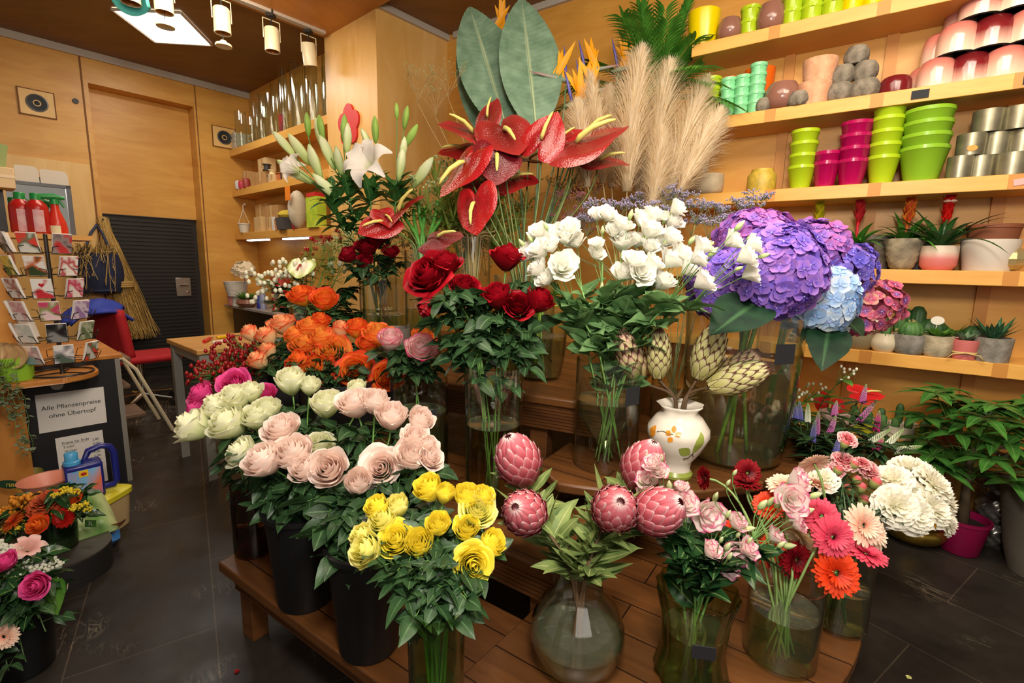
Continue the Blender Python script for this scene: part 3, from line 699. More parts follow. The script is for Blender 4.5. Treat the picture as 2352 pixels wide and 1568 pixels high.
# --- pale pink
roses([
 (605, 1058, 50, .7, 'large, over the smoky vase', (-.35, .75, .55)), (672, 1042, 52, .6, 'large and upright, above the first bucket', (-.05, .85, .5)), (645, 985, 44, .8, 'with greenish rim, topmost over the first bucket', (-.1, .85, .4)),
 (755, 1076, 50, .7, 'nodding toward the viewer between the buckets', (.05, .6, .75)), (824, 1108, 40, .4, 'lowest, half hidden behind a green leaf', (.2, .8, .5)), (876, 1074, 46, 1.0, 'wide open with a deep pink heart', (.05, .5, .85)),
 (946, 1046, 46, .6, 'smooth and round, above the yellow roses', (.2, .8, .5)), (952, 1002, 34, .8, 'small and ruffled, above the smooth round one', (.2, .85, .4)), (966, 965, 36, .6, 'beside the chalked price tag', (.5, .75, .3)),
 (900, 956, 42, .6, 'tall with a bare stem below, in the upper row', (.15, .9, .3)), (862, 924, 38, .5, 'upper row, next to the orange rose', (.15, .9, .3)), (815, 926, 45, .8, 'with frilled rim, upper row under the orange roses', (-.1, .9, .35)),
 (988, 1050, 34, .9, 'ruffled, outermost near the tall red rose vase', (.6, .65, .4)), (985, 1020, 26, .8, 'small, tucked behind the smooth round one', (.6, .7, .3)), (700, 1078, 40, .6, 'tucked low between the two large ones', (-.1, .7, .6)),
 ], VB2, PK, 790, 1030, 1.5, .0011, 'pale pink rose, ', size=.072, nf=7, w=230, rs=1.1)
# --- greenish white
roses([
 (444, 978, 46, .7, 'outermost, hanging over the dark floor', (-.7, .6, .4)), (525, 972, 50, .7, 'large, second from the outer end', (-.4, .75, .5)), (500, 935, 40, .6, 'behind the large one, under the hot pink roses', (-.4, .85, .3)),
 (540, 912, 42, .8, 'frilled, right below the hot pink roses', (-.2, .9, .3)), (590, 957, 40, .6, 'in the middle behind the blush ones', (-.1, .85, .4)), (612, 940, 36, .6, 'with a curled leaf across it', (.1, .9, .3)),
 (668, 876, 41, .5, 'tall and single, against the orange roses', (.05, .95, .3)), (712, 886, 28, .5, 'half hidden behind the tall single one', (.2, .9, .2)), (750, 928, 42, .6, 'in the row with the pale pink ones', (.1, .95, .3)),
 (556, 1040, 42, .7, 'greener one, lowest over the smoky vase', (-.6, .6, .5)), (735, 1022, 36, .7, 'with green cast, tucked behind a pale pink one', (.1, .8, .4)), (820, 892, 26, .5, 'mostly hidden under the open orange rose', (0, .95, .3)), (575, 900, 32, .6, 'small, at the back under the hot pink ones', (0, .95, .2)),
 ], VB1, CW, 620, 960, 1.74, .0011, 'greenish white rose, ', size=.072, nf=7, w=230, rs=1.1)
# --- hot pink
roses([
 (462, 906, 36, .8, 'outermost, above the white ones', (-.5, .7, .5)), (536, 880, 37, 1.0, 'wide open in the middle, under the red berries', (.05, .6, .8)), (607, 905, 34, .7, 'darker, at the inner end above the white ones', (.3, .8, .4)),
 (448, 938, 26, .7, 'low and small, at the outer end', (-.6, .6, .4)), (598, 936, 24, .7, 'mostly hidden below the darker one', (.3, .6, .5)),
 ], VBr, HP, 540, 900, 2.0, .001, 'hot pink rose, ', size=.05, nf=2, w=200)
# --- orange
roses([
 (692, 678, 31, .8, 'tall stem, higher of the two above the rest', (-.2, .85, .4)), (745, 688, 33, .8, 'tall stem, lower of the two above the rest', (.2, .8, .5)),
 (576, 766, 24, .3, 'small bud-like, outermost over the work table', (-.4, .9, .2), OP), (613, 772, 28, .5, 'peach, second along the upper outer edge', (-.3, .85, .3), OP), (648, 744, 31, .7, 'pale, higher than its neighbours on the outer side', (-.1, .9, .3), OP),
 (680, 772, 28, .5, 'yellowish, left of the central cluster', (-.2, .85, .4), OY), (712, 752, 31, .7, 'at the top of the central cluster', (.1, .9, .3), OY), (735, 738, 26, .6, 'flame red tips, at the back of the cluster', (.2, .9, .2)),
 (702, 790, 36, .8, 'broad, in the middle of the cluster', (-.1, .75, .5), OY), (757, 808, 43, 1.0, 'golden and widest open, heart of the cluster', (.1, .5, .85), OY), (740, 778, 36, .8, 'behind the golden wide open one', (0, .85, .4), OY),
 (690, 830, 34, .7, 'flame red sides, lower outer edge of the cluster', (-.3, .75, .5)), (730, 848, 40, .9, 'lowest of the central cluster', (-.05, .6, .75)), (815, 850, 39, 1.0, 'single, open with spiral heart under the cluster', (.1, .35, .9)),
 (890, 866, 36, .9, 'beside the price-tagged cylinder', (.3, .5, .8)), (594, 828, 27, .5, 'peach, lower outer edge near the berries', (-.4, .8, .4), OP), (616, 806, 24, .5, 'peach, behind the lower outer one', (-.3, .85, .3), OP),
 (820, 754, 30, .6, 'dark flame red, upright toward the red roses', (.1, .9, .3)), (784, 756, 25, .5, 'pale peach, between cluster and dark flame one', (.1, .95, .2), OP), (868, 768, 36, .8, 'behind the pink-edged rose', (.2, .85, .4), OY), (845, 790, 28, .6, 'small, beneath the dark flame red one', (.1, .8, .4)),
 (972, 776, 30, .8, 'behind the larger pink-edged rose', (.3, .9, .2), OY),
 ], VO, OR, 740, 780, 2.3, .0012, 'orange rose, ', size=.06, nf=5, w=220, rs=1.12)
roses([
 (897, 780, 36, .6, 'smaller of the two, beside the orange one', (.1, .9, .45)), (968, 800, 42, .8, 'larger of the two, over the tagged cylinder', (.25, .75, .6)),
 ], VPW, BI, 950, 790, 2.06, .001, 'white rose with crimson-pink edges, ', size=.06, nf=16, w=200)
# --- big red
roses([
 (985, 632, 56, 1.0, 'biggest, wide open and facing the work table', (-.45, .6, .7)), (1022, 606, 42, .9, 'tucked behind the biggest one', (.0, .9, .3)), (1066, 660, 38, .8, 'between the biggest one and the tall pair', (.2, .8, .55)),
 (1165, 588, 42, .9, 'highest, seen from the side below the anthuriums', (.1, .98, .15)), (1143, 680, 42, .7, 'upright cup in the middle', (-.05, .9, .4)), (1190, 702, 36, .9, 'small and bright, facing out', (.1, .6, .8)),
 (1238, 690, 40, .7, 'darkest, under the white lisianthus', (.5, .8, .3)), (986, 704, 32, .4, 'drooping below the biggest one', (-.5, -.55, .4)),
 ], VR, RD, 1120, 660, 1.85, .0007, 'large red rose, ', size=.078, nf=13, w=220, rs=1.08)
# --- small red
roses([
 (800, 585, 27, .7, 'outermost, tilted to the hypericum', (-.5, .75, .4)), (842, 568, 30, .8, 'middle of the upper row', (0, .85, .5)), (864, 553, 25, .7, 'highest of them', (.2, .9, .3)), (838, 601, 24, .7, 'lowest, below the upper row', (-.05, .7, .7)), (897, 579, 24, .7, 'apart, beneath the twin anthuriums', (.15, .8, .55)),
 ], VF, RDD, 850, 580, 2.8, .001, 'small dark red rose, ', size=.08, nf=4, sm=STEMB, w=200)
# ---------------------------------------------------------------- lisianthus
EL = plain('lisianthus_stem', '#6f9a52', .5)
def eust_leaves(mb, pts, n=7, s=.075):
    for i in range(n):
        q = rnd.uniform(0, .97) * (len(pts) - 1); j = int(q); p = pts[j].lerp(pts[j + 1], q - j); a = rnd.uniform(0, 6.28)
        mb.leaf(p, V((cos(a), sin(a), rnd.uniform(.3, 1.1))), s * rnd.uniform(.8, 1.3), s * .3, fold=.3, droop=rnd.uniform(0, .5), wave=.12, twist=rnd.uniform(-.8, .8), nv=6)
def lisianthus(stems, vs, pm, d0, dk, yc, label, group, hub, bw=1.0, lm=GREEN2, nleaf=7, ls=.075, opn=.8):
    """each stem: (phrase, [(x, y, r, axis)], [bud (x, y, r, axis)])"""
    for si, (ph, fl, bd) in enumerate(stems):
        xs = sum(f[0] for f in fl) / len(fl); ys = sum(f[1] for f in fl) / len(fl); d = d0 + (yc - ys) * dk - (.34 if 'hydrangea' in ph and 'toward' not in ph else 0)
        fork = P(lerp(hub[0], xs, .6), lerp(hub[1], ys, .5), lerp(hub[2], d, .55))
        ax = (P(xs, ys, d) - fork).normalized(); pts, i0 = stem_path(vs, fork, ax, .8)
        root = thing('lisianthus', label + ph, 'flower', pts[0], group); mb = MB(); mb.tube(pts, .0036, 6)
        heads = []
        for k, f in enumerate(fl):
            dd = d + rnd.uniform(-.035, .035) + (f[4] if len(f) > 4 else 0); a = sv(*f[3]) if len(f) > 3 and f[3] else sv((f[0] - hub[0]) / 260 + rnd.uniform(-.25, .25), .8, .5 + rnd.uniform(-.2, .3))
            s = f[2] / FPX * dd * bw; base = P(f[0], f[1], dd) - a * s * .7; heads.append((base, a, s, k, 0))
        for k, f in enumerate(bd):
            dd = d + rnd.uniform(-.03, .02); a = sv(*f[3]) if len(f) > 3 and f[3] else sv((f[0] - hub[0]) / 300, .9, .2)
            s = f[2] / FPX * dd * 1.05; base = P(f[0], f[1], dd) - a * s * .9; heads.append((base, a, s, k, 1))
        for b, a, s, k, isb in heads: mb.tube(bez(fork, fork + (b - fork) * .3 + ax * .02, b - a * .035, b, 6), .0014, 5, cap=False)
        mb.build('stem', EL, root, sharp=None)
        for b, a, s, k, isb in heads:
            M = Matrix.Translation(b) @ rotm(a, rnd.uniform(0, 6)) @ Matrix.Scale(s, 4)
            if isb: inst('bud', bud, BUDM, root, M)
            else:
                o = inst('bloom', eustoma_me((si * 3 + k) % 5, opn), pm, root, M); inst('calyx', cal, SEPAL, o, Matrix.Translation(b) @ rotm(a, 1) @ Matrix.Scale(s * .62, 4))
        mb = MB(); eust_leaves(mb, pts[i0 - 1:], nleaf, ls); mb.build('foliage', [lm], root, sharp=None)
def c5(x, y): return (1180 + x * .2934, 440 + y * .2934)
def W5(L): return [(*c5(e[0], e[1]), (e[2] if len(e) > 2 else 70) * .2934, e[3] if len(e) > 3 else None) for e in L]
lisianthus([
 ('outermost, over the dark red rose', W5([(110, 490, 72), (210, 450, 80), (190, 320, 62), (195, 600, 72)]), W5([(60, 400, 36), (125, 365, 36)])),
 ('with a yellow-hearted open bloom, second from the outer end', W5([(380, 585, 92, (.1, .4, .9)), (250, 690, 62), (320, 640, 60), (290, 430, 60)]), W5([(400, 480, 34)])),
 ('behind the outer ones, touching the anthurium stems', W5([(310, 345, 80), (440, 290, 68), (400, 360, 70), (485, 390, 66)]), W5([(250, 270, 36)])),
 ('with twin blooms high above a bare gap', W5([(660, 185, 56), (735, 185, 64), (645, 410, 46), (645, 490, 54)]), W5([(695, 300, 34), (690, 745, 40)])),
 ('in the middle, with a tall bud', W5([(850, 270, 72), (785, 310, 60), (855, 400, 84), (970, 385, 68)]), W5([(915, 180, 44)])),
 ('at the top with a single high bloom', W5([(1275, 130, 62), (1010, 215, 72), (1100, 190, 70), (1240, 240, 66)]), W5([(1185, 215, 38), (1140, 170, 32)])),
 ('crowded one in the upper middle', W5([(1065, 300, 78), (1140, 385, 76), (1230, 355, 74), (1060, 430, 60)]), W5([(1190, 390, 36), (1025, 340, 34)])),
 ('low front one with a round open bloom', W5([(1000, 630, 84, (.05, .35, .9)), (855, 645, 76), (950, 545, 74), (1090, 560, 66)]), W5([(850, 490, 34), (1040, 530, 40), (1090, 545, 32)])),
 ('lower one above the leaves, toward the hydrangeas', W5([(1160, 705, 86), (1235, 535, 84), (1310, 490, 72), (1370, 600, 72)]), W5([(1400, 375, 44)])),
 ('reaching out before the purple hydrangea', W5([(1480, 430, 70), (1440, 520, 68), (1480, 705, 82), (1715, 385, 70)]), W5([(1560, 470, 48), (1770, 265, 52, (.6, .75, .1)), (1545, 410, 30)])),
 ('longest spray, outermost over the hydrangea', W5([(1870, 410, 66), (1820, 512, 78), (1850, 640, 68)]), W5([(1865, 350, 42, (.8, .5, .1)), (1960, 500, 46, (.9, .3, .1)), (1765, 600, 34, (.8, .4, .1))])),
 ], VE, WH, 1.83, .0007, 640, 'white lisianthus stem, ', None, (1395, 800, 1.9), nleaf=22, ls=.125, bw=1.3, opn=.9)
def c6(x, y): return (1480 + x * .3274, 980 + y * .3274)
def W6(L): return [(*c6(e[0], e[1]), (e[2] if len(e) > 2 else 70) * .3274, e[3] if len(e) > 3 else None) for e in L]
lisianthus([
 ('before the pale protea and the cream vase', W6([(60, 260, 58), (95, 310, 58), (20, 375, 64), (5, 440, 46)]), W6([(20, 210, 34), (120, 215, 34), (10, 255, 24), (-30, 390, 26)])),
 ('with frilled pink rim, beside the protea', W6([(290, 540, 76, (.1, .7, .7)), (260, 425, 40)]), W6([(175, 410, 44), (300, 410, 34), (205, 535, 40), (365, 555, 40)])),
 ('with a tall open bloom and a yellow heart', W6([(440, 610, 96, (.1, .3, .95)), (650, 675, 62)]), W6([(500, 490, 40), (505, 695, 38), (590, 610, 36), (735, 715, 44, (.9, .3, .2)), (660, 755, 30)])),
 ('lowest, drooping over the dark leaves', W6([(465, 870, 66), (620, 920, 104, (.15, .1, .95)), (720, 855, 66)]), W6([(585, 840, 40), (600, 905, 34), (740, 795, 30), (540, 790, 28)])),
 ('reaching over to the gerberas', W6([(1070, 375, 80), (1035, 510, 92, (-.2, .4, .8)), (915, 770, 60)]), W6([(830, 545, 48), (895, 520, 48), (945, 540, 42), (1150, 400, 36), (1200, 480, 48, (.9, .4, .1)), (1140, 590, 54, (.9, .4, .1))])),
 ('hidden low one beside the dark red gerbera', W6([(1060, 640, 56), (1080, 690, 50)]), W6([(890, 835, 36), (960, 825, 36), (1020, 835, 46, (.95, .2, .1)), (505, 480, 30), (635, 320, 28), (590, 390, 28)])),
 ], VG, WP, 1.33, .0008, 1180, 'pink-edged lisianthus stem, ', None, (1590, 1330, 1.34), lm=GREEN3, nleaf=20, ls=.095, bw=1.2)
# ---------------------------------------------------------------- gerberas
GM = {k: petal('gerbera_' + k, st, .5, .2) for k, st in dict(coral=[(0, '#b3173f'), (.3, '#d8415f'), (1, '#e2566c')], blush=[(0, '#f2a98c'), (.4, '#f3c4aa'), (1, '#f4dcc6')], dark=[(0, '#4a060e'), (.5, '#7d0a16'), (1, '#94101c')], fire=[(0, '#b82a0c'), (.4, '#d8380f'), (1, '#e4491a')], cream=[(0, '#eecf9a'), (.5, '#f3dfb8'), (1, '#f0e2c4')]).items()}
gc_d = plain('gerbera_dark_eye', '#2b0d12', .7); gc_g = plain('gerbera_green_eye', '#c5b45a', .7, vary=.2, vs=200); gc_r = plain('gerbera_red_eye', '#6b1018', .7); gcal = gback_me()
GS = plain('gerbera_stem', '#7d9a55', .5)
for i, (x, y, r, k, eye, ax, d, ph, vs, cup) in enumerate([
 (1888, 1186, 44, 'coral', gc_d, (-.15, .5, .85), 1.36, 'coral pink gerbera with a dark eye, upper of the coral two', VG1, .12), (1915, 1233, 50, 'coral', gc_d, (0, .35, .95), 1.29, 'coral pink gerbera with a dark eye, lower of the coral two', VG1, .12),
 (1985, 1207, 50, 'blush', gc_g, (.15, .4, .9), 1.38, 'pale peach gerbera facing out beside the white carnations', VG2, .12), (2012, 1228, 42, 'blush', gc_g, (.4, .35, .8), 1.44, 'pale peach gerbera half hidden behind the large pale one', VG2, .12),
 (1922, 1316, 53, 'fire', gc_g, (-.1, .4, .9), 1.28, 'fiery orange-red gerbera, lowest of the gerberas', VG2, .2), (1830, 1286, 46, 'dark', gc_r, (.2, .1, .9), 1.33, 'dark wine red gerbera below the cream one', VG1, .15),
 (1718, 1086, 34, 'dark', gc_r, (.05, .35, .95), 1.55, 'dark red gerbera facing out before the glass vase', VG1, .12), (1620, 1098, 28, 'dark', gc_r, (-.97, .1, .1), 1.5, 'dark red gerbera turned side-on near the cream vase', VG1, .35), (1713, 1108, 34, 'dark', gc_r, (0, .95, -.1), 1.53, 'dark red gerbera seen edge-on below the facing one', VG1, .1),
 (1868, 1062, 38, 'blush', gc_g, (-.1, .55, -.75), 1.48, 'pale gerbera seen from behind with its green calyx', VG2, .1), (1800, 1110, 38, 'blush', gc_g, (-.3, .9, .2), 1.45, 'pale gerbera edge-on, beneath the pink-edged bloom', VG1, .1), (1868, 1106, 40, 'blush', gc_g, (.2, .9, -.1), 1.5, 'pale gerbera edge-on, in front of the striped carnations', VG2, .1),
 (1990, 1268, 46, 'coral', gc_d, (.1, .98, .15), 1.36, 'coral gerbera seen edge-on under the pale one', VG2, .15), (1832, 1226, 42, 'cream', gc_g, (-.75, -.55, .3), 1.34, 'cream gerbera hanging side-on with a nodding stem', VG1, .25),
 (1765, 1160, 36, 'fire', gc_g, (-.4, .7, .5), 1.46, 'orange-red gerbera mostly hidden by lisianthus buds', VG1, .2), (1800, 1135, 34, 'fire', gc_g, (.1, .9, .3), 1.48, 'orange-red gerbera behind the pink-edged blooms', VG1, .2), (1770, 1268, 36, 'fire', gc_g, (-.3, .4, .8), 1.4, 'orange-red gerbera peeping out by the dark wine one', VG1, .2), (1688, 1215, 26, 'fire', gc_g, (-.2, .5, .7), 1.44, 'orange-red gerbera deep behind the pink-edged lisianthus', VG1, .2)]):
    a = sv(*ax); root, pts, base = cut_flower('gerbera', 'flower', ph, vs, (x, y), d, r, a, [('petals', gerbera_me(i % 3, cup), GM[k], None), ('flower_center', gcenter_me(), eye, 1), ('calyx', gcal, GREENB, 1)], GS, .0036, center=.1, hug=.8)
# ---------------------------------------------------------------- carnations
def thin_leaves(mb, pts, n=8, L=.09):
    for i in range(n):
        q = rnd.uniform(0, .8) * (len(pts) - 1); j = int(q); p = pts[j].lerp(pts[j + 1], q - j); a = rnd.uniform(0, 6.28); mb.leaf(p, V((cos(a), sin(a), rnd.uniform(.5, 1.4))), L * rnd.uniform(.7, 1.3), .005, droop=rnd.uniform(.1, .7), nv=4)
VW = VG2
cc = ccalyx_me(); CS = plain('carnation_stem', '#4f6a48', .5)
for i, (x, y, r, ax, ph, dd) in enumerate([
 (2088, 1068, 40, (-.2, .95, .1), 'topmost, side view against the potted tree', .08), (2045, 1095, 40, (-.5, .8, .2), 'outer one above the striped ones, showing its calyx', .04), (2128, 1078, 34, (.5, .85, .1), 'at the upper back, pointed petals', .08), (2152, 1108, 42, (.4, .75, .5), 'large, upper row toward the wall', .0),
 (2100, 1130, 40, (0, .8, .5), 'in the middle of the cushion', .0), (2062, 1162, 46, (-.2, .5, .85), 'front, cream-hearted, beside the pale gerbera', -.07), (2105, 1180, 44, (0, .45, .9), 'front, lowest in the middle', -.07), (2150, 1168, 42, (.25, .55, .8), 'front, between the middle and the outermost', -.05),
 (2180, 1195, 34, (.6, .3, .6), 'outermost and lowest, over the magenta pot', -.04), (2170, 1140, 38, (.6, .65, .4), 'outer flank, above the lowest one', 0), (1890, 1095, 34, (-.2, .85, .4), 'apart, behind the pale gerberas', .02), (2030, 1180, 30, (-.3, .5, .7), 'half hidden behind the pale gerbera', -.02)]):
    cut_flower('carnation', 'flower', 'white carnation, ' + ph, VW, (x, y), 1.56 + dd, r * 1.08, sv(*ax), [('bloom', carnation_me(i % 4), CA, None), ('calyx', cc, SEPAL, 1)], CS, .0026, foliage=lambda mb, p: thin_leaves(mb, p, 7), fol_m=GREEN, center=.6)
for i, (x, y, r, ax, ph, buds) in enumerate([
 (1943, 1052, 26, (0, .85, .4), 'topmost and fullest of the striped', [(1925, 1080, 10), (1962, 1068, 9)]), (1915, 1078, 22, (-.3, .8, .4), 'outer one next to the pale back-turned gerbera', [(1945, 1122, 10), (1930, 1140, 9)]), (1930, 1062, 17, (-.2, .9, .3), 'small one tucked below the fullest', [(1975, 1120, 13), (1968, 1102, 10)]),
 (1985, 1058, 18, (.1, .9, .3), 'small upper one toward the white carnations', [(2010, 1110, 13), (2022, 1128, 12)]), (2004, 1075, 27, (.3, .7, .6), 'wide one next to the white carnations', [(2008, 1150, 14), (1985, 1150, 13)]), (1950, 1003, 20, (0, .8, .5), 'lonely one high among the speedwell spikes', [(1940, 1020, 9)])]):
    a = sv(*ax); root, pts, base = cut_flower('spray_carnation', 'flower', 'red and white striped spray carnation, ' + ph, VW, (x, y), 1.6, r * 1.1, a, [('bloom', carnation_me(i % 4), CP, None), ('calyx', cc, SEPAL, 1)], CS, .0022, foliage=lambda mb, p: thin_leaves(mb, p, 10, .08), fol_m=GREEN)
    j = pts[-4]
    for bx, by, br_ in buds:
        bb = P(bx, by, 1.58); m = MB(); m.tube(bez(j, j.lerp(bb, .4), bb - Z * .03, bb - Z * .012, 5), .0012, 5); m.build('bud_stalk', CS, root, sharp=None)
        s = br_ / FPX * 1.58; inst('bud', cached('cbud', lambda: (lambda q: (q.lathe([(.2, -1.2), (.7, -.8), (1, -.1), (.9, .5), (.55, 1.0), (.05, 1.15)], 10), q.mesh('flower_bud', [None]))[1])(MB())), petal('carnation_bud', [(0, '#7f9a4a'), (.5, '#a3b86a'), (.7, '#d85a62'), (1, '#e2808a')]), root, Matrix.Translation(bb) @ rotm(sv(.2, .9, .3)) @ Matrix.Scale(s, 4))
# ---------------------------------------------------------------- hydrangeas
def hyd_me(seed, n, shape, fs=.15):
    def mk():
        R = random.Random(seed); mb = MB()
        for i in range(n):
            t_ = (i + .5) / n; z = 1 - 1.55 * t_; rr = math.sqrt(max(0, 1 - z * z)); a = i * 2.39996 + R.uniform(-.1, .1); q = R.uniform(.9, 1.05)
            nr = V((rr * cos(a), rr * sin(a), z)); p = V((nr.x * shape[0], nr.y * shape[1], nr.z * shape[2])) * q
            nn = (V((nr.x / shape[0], nr.y / shape[1], nr.z / shape[2])).normalized() + V((R.uniform(-.35, .35), R.uniform(-.35, .35), R.uniform(-.3, .35)))).normalized()
            s, u, d = frame(nn); sp = R.uniform(0, 6); f = fs * R.uniform(.8, 1.2); tone = R.uniform(-.22, .22)
            for k in range(4):
                b = sp + k * pi / 2; e1 = s * cos(b) + u * sin(b); e2 = s * -sin(b) + u * cos(b); lift = R.uniform(-.1, .5)
                def fn(x, y):
                    x = x * 2 - 1; w = .62 * math.sqrt(max(0, sin(pi * min(1, .1 + y * .86))))
                    return p + d * (f * .1) + e1 * (f * (.04 + y)) + e2 * (f * w * x) + d * (f * (lift * y * y + .16 * x * x * (1 - y) - .1 * y))
                mb.grid(fn, 2, 3, 0, tf=lambda x, y: min(1, max(0, .3 + .5 * y + tone)))
            mb.ell(p + d * f * .14, f * .1, 5, 3, 1)
        return mb.mesh('flower_head', [None, None])
    return cached(('hyd', seed), mk)
HC = {k: petal('hydrangea_' + k, st, .6, .22) for k, st in dict(purple=[(.1, '#6a55c4'), (.5, '#8a68cc'), (.8, '#a678cc'), (1, '#b884cc')], blue=[(.1, '#8fb6e6'), (.5, '#a9c9ee'), (.8, '#d3e2f0'), (1, '#e8ecec')], violet=[(.1, '#5b50c4'), (.5, '#7a6ad0'), (.9, '#9a80d4'), (1, '#a98ad6')], rose=[(.1, '#7a5aa8'), (.35, '#b4567c'), (.7, '#d0687e'), (1, '#c9a486')], mauve=[(.1, '#8462c4'), (.5, '#a06cc0'), (.8, '#b868b4'), (1, '#c47ab4')]).items()}
heye = plain('hydrangea_eye', '#b9b4e0', .6); HYS = plain('hydrangea_stem', '#7fa63c', .5, vary=.25, vs=60); HLEAF = leafm('hydrangea_leaf', '#10261a', '#1f3f26', .45, .04, '#3a5f3a')
for i, (x, y, r, sh, k, n, d, ax, vs, ph) in enumerate([
 (1788, 622, 104, (1.0, .9, .92), 'purple', 230, 1.8, (.15, .55, .8), VH, 'large purple hydrangea head facing out in the middle'), (1735, 548, 84, (1.0, .9, .75), 'mauve', 160, 2.02, (-.1, .95, .2), VH, 'mauve hydrangea head behind the large purple one'), (1868, 575, 80, (1, .9, .8), 'mauve', 135, 2.1, (.4, .85, .1), VH, 'pinkish mauve hydrangea head at the back, above the blue one'),
 (1662, 655, 80, (1, .9, 1.0), 'purple', 150, 1.95, (-.5, .75, .3), VH, 'purple hydrangea head behind the lisianthus spray'), (1868, 690, 88, (.8, .9, 1.0), 'blue', 90, 1.92, (.4, .25, .75), VH, 'pale blue hydrangea head under the purple ones'), (1922, 640, 76, (.8, .9, 1.12), 'violet', 100, 2.06, (.6, .65, .2), VH2, 'violet hydrangea head beyond the pale blue one'),
 (1982, 705, 72, (.8, .9, 1.1), 'rose', 90, 2.1, (.8, .35, .35), VH2, 'dusty pink hydrangea head, outermost of the hydrangeas')]):
    root, pts, base = cut_flower('hydrangea', 'flower', ph, vs, (x, y), d, r, sv(*ax), [('flower_head', hyd_me(40 + i, n, sh, .25 if k == 'blue' else .19), [HC[k], heye], None)], HYS, .0085, center=.0, hug=.5)
    if i in (0, 4, 5):
        m = MB()
        for px, tgt in {0: [((1745, 690), (1648, 750))], 4: [((1905, 745), (1890, 830))], 5: [((1925, 720), (1975, 760))]}[i]:
            a, b = P(*px, d - .02), P(*tgt, d - .16); m.leaf(a, b - a, (b - a).length * 1.15, (b - a).length * .36, up=V((0, -.6, 1)), fold=.15, droop=.05, nv=10, wave=.06); m.tube([a, pts[-3]], .002, 5)
        m.build('leaf', HLEAF, root, sharp=None)
# ---------------------------------------------------------------- proteas
def protea_me(seed, el=1.0):
    def mk():
        R = random.Random(seed); mb = MB(); rows = 7
        for j in range(rows):
            k = j / (rows - 1); n = 9 if j < rows - 1 else 13; z0 = -.05 + .95 * k; L = lerp(.7, .95, k) * R.uniform(.95, 1.05)
            for i in range(n):
                a0 = (i + .5 * (j % 2)) * 2 * pi / n + R.uniform(-.04, .04); wd = lerp(.4, .32, k)
                def rad(z): return .66 * (sin(pi * min(1, max(.04, (z + .22) / 2.05)))) ** .55 * (1 + .07 * (1 - k))
                def fn(u, v):
                    u = u * 2 - 1; z = z0 + L * v; r = rad(z) + .1 * v * v + .02 + .03 * (1 - u * u); a = a0 + u * wd * (sin(pi * min(.98, .28 + .7 * v)) ** .7) * .66 / max(.3, rad(z))
                    return V((r * cos(a), r * sin(a), (z - .05 * u * u) * el))
                mb.grid(fn, 4, 4, 0, tf=lambda u, v: min(1, max(v ** 2, abs(u * 2 - 1) ** 3 * .9) * .9 + .05))
        mb.lathe([(a_, b_ * el) for a_, b_ in [(.2, 0), (.6, .5), (.6, 1.0), (.42, 1.35), (.2, 1.42), (.02, 1.45)]], 18)
        return mb.mesh('bracts', [None])
    return cached(('pro', seed, el), mk)
def tuft_me(el=1.0):
    def mk():
        mb = MB(); R = random.Random(2)
        for i in range(90):
            a = R.uniform(0, 6.28); r = .42 * math.sqrt(R.random()); mb.tube([V((r * 1.1 * cos(a), r * 1.1 * sin(a), 1.2 * el)), V((r * .55 * cos(a), r * .55 * sin(a), (1.68 + .12 * R.random()) * el))], [.03, .012], 4, cap=False)
        return mb.mesh('inner_tuft', [None])
    return cached(('tuft', el), mk)
PRM = petal('protea_bract', [(0, '#8e3440'), (.4, '#b04a55'), (.75, '#c8707a'), (1, '#ecd4d0')], .65, .1, nz=(25, .25)); PRT = plain('protea_inner', '#7d2636', .8, vary=.35, vs=60)
PR2 = petal('pale_protea_bract', [(0, '#b3b060'), (.45, '#d5d08c'), (.62, '#d9cfa0'), (.76, '#6a4030'), (1, '#4a2a20')], .65, .1, nz=(12, .3)); PR3 = petal('rosy_protea_bract', [(0, '#b8a860'), (.4, '#d6c88e'), (.6, '#dcae9c'), (.74, '#6d4434'), (1, '#4a2a20')], .65, .1, nz=(12, .3)); PRW = plain('white_tuft', '#e6d8cc', .8)
def protea_leaves(L0, n, s, i1=1.0):
    def f(mb, pts):
        for i in range(n):
            q = lerp(.08, i1, (i + rnd.random()) / n) * (len(pts) - 1) * .98; j = min(int(q), len(pts) - 2); p = pts[j].lerp(pts[j + 1], q - j); a = i * 2.4 + rnd.uniform(-.3, .3); d = (pts[j + 1] - pts[j]).normalized()
            mb.leaf(p, V((cos(a), sin(a), 0)) * .85 + d * rnd.uniform(.35, 1.0), s * rnd.uniform(.8, 1.25), s * .16, fold=.15, droop=rnd.uniform(-.15, .35), nv=7, tip=.75, twist=rnd.uniform(-.5, .5))
    return f
for i, (x, y, r, ax, d, ph) in enumerate([
 (1192, 1062, 62, (-.35, .9, .15), 1.5, 'leaning back, palest of the front proteas'), (1207, 1178, 60, (-.35, .6, .75), 1.28, 'opening toward the yellow roses'), (1411, 1170, 62, (.0, .65, .75), 1.27, 'round and upright in the middle'), (1504, 1176, 64, (.55, .6, .5), 1.3, 'tilted toward the pink-edged lisianthus'), (1474, 1075, 58, (.3, .9, .1), 1.5, 'behind the lisianthus blooms near the cream vase')]):
    cut_flower('protea', 'flower', 'pink protea, ' + ph, VP, (x, y), d, r * 1.08, sv(*ax), [('bracts', protea_me(60 + i % 3), PRM, None), ('inner_tuft', tuft_me(), PRT, 1)], STEMB, .0058, foliage=protea_leaves(0, 40, .115), fol_m=GREEN4, center=.72, hug=.55)
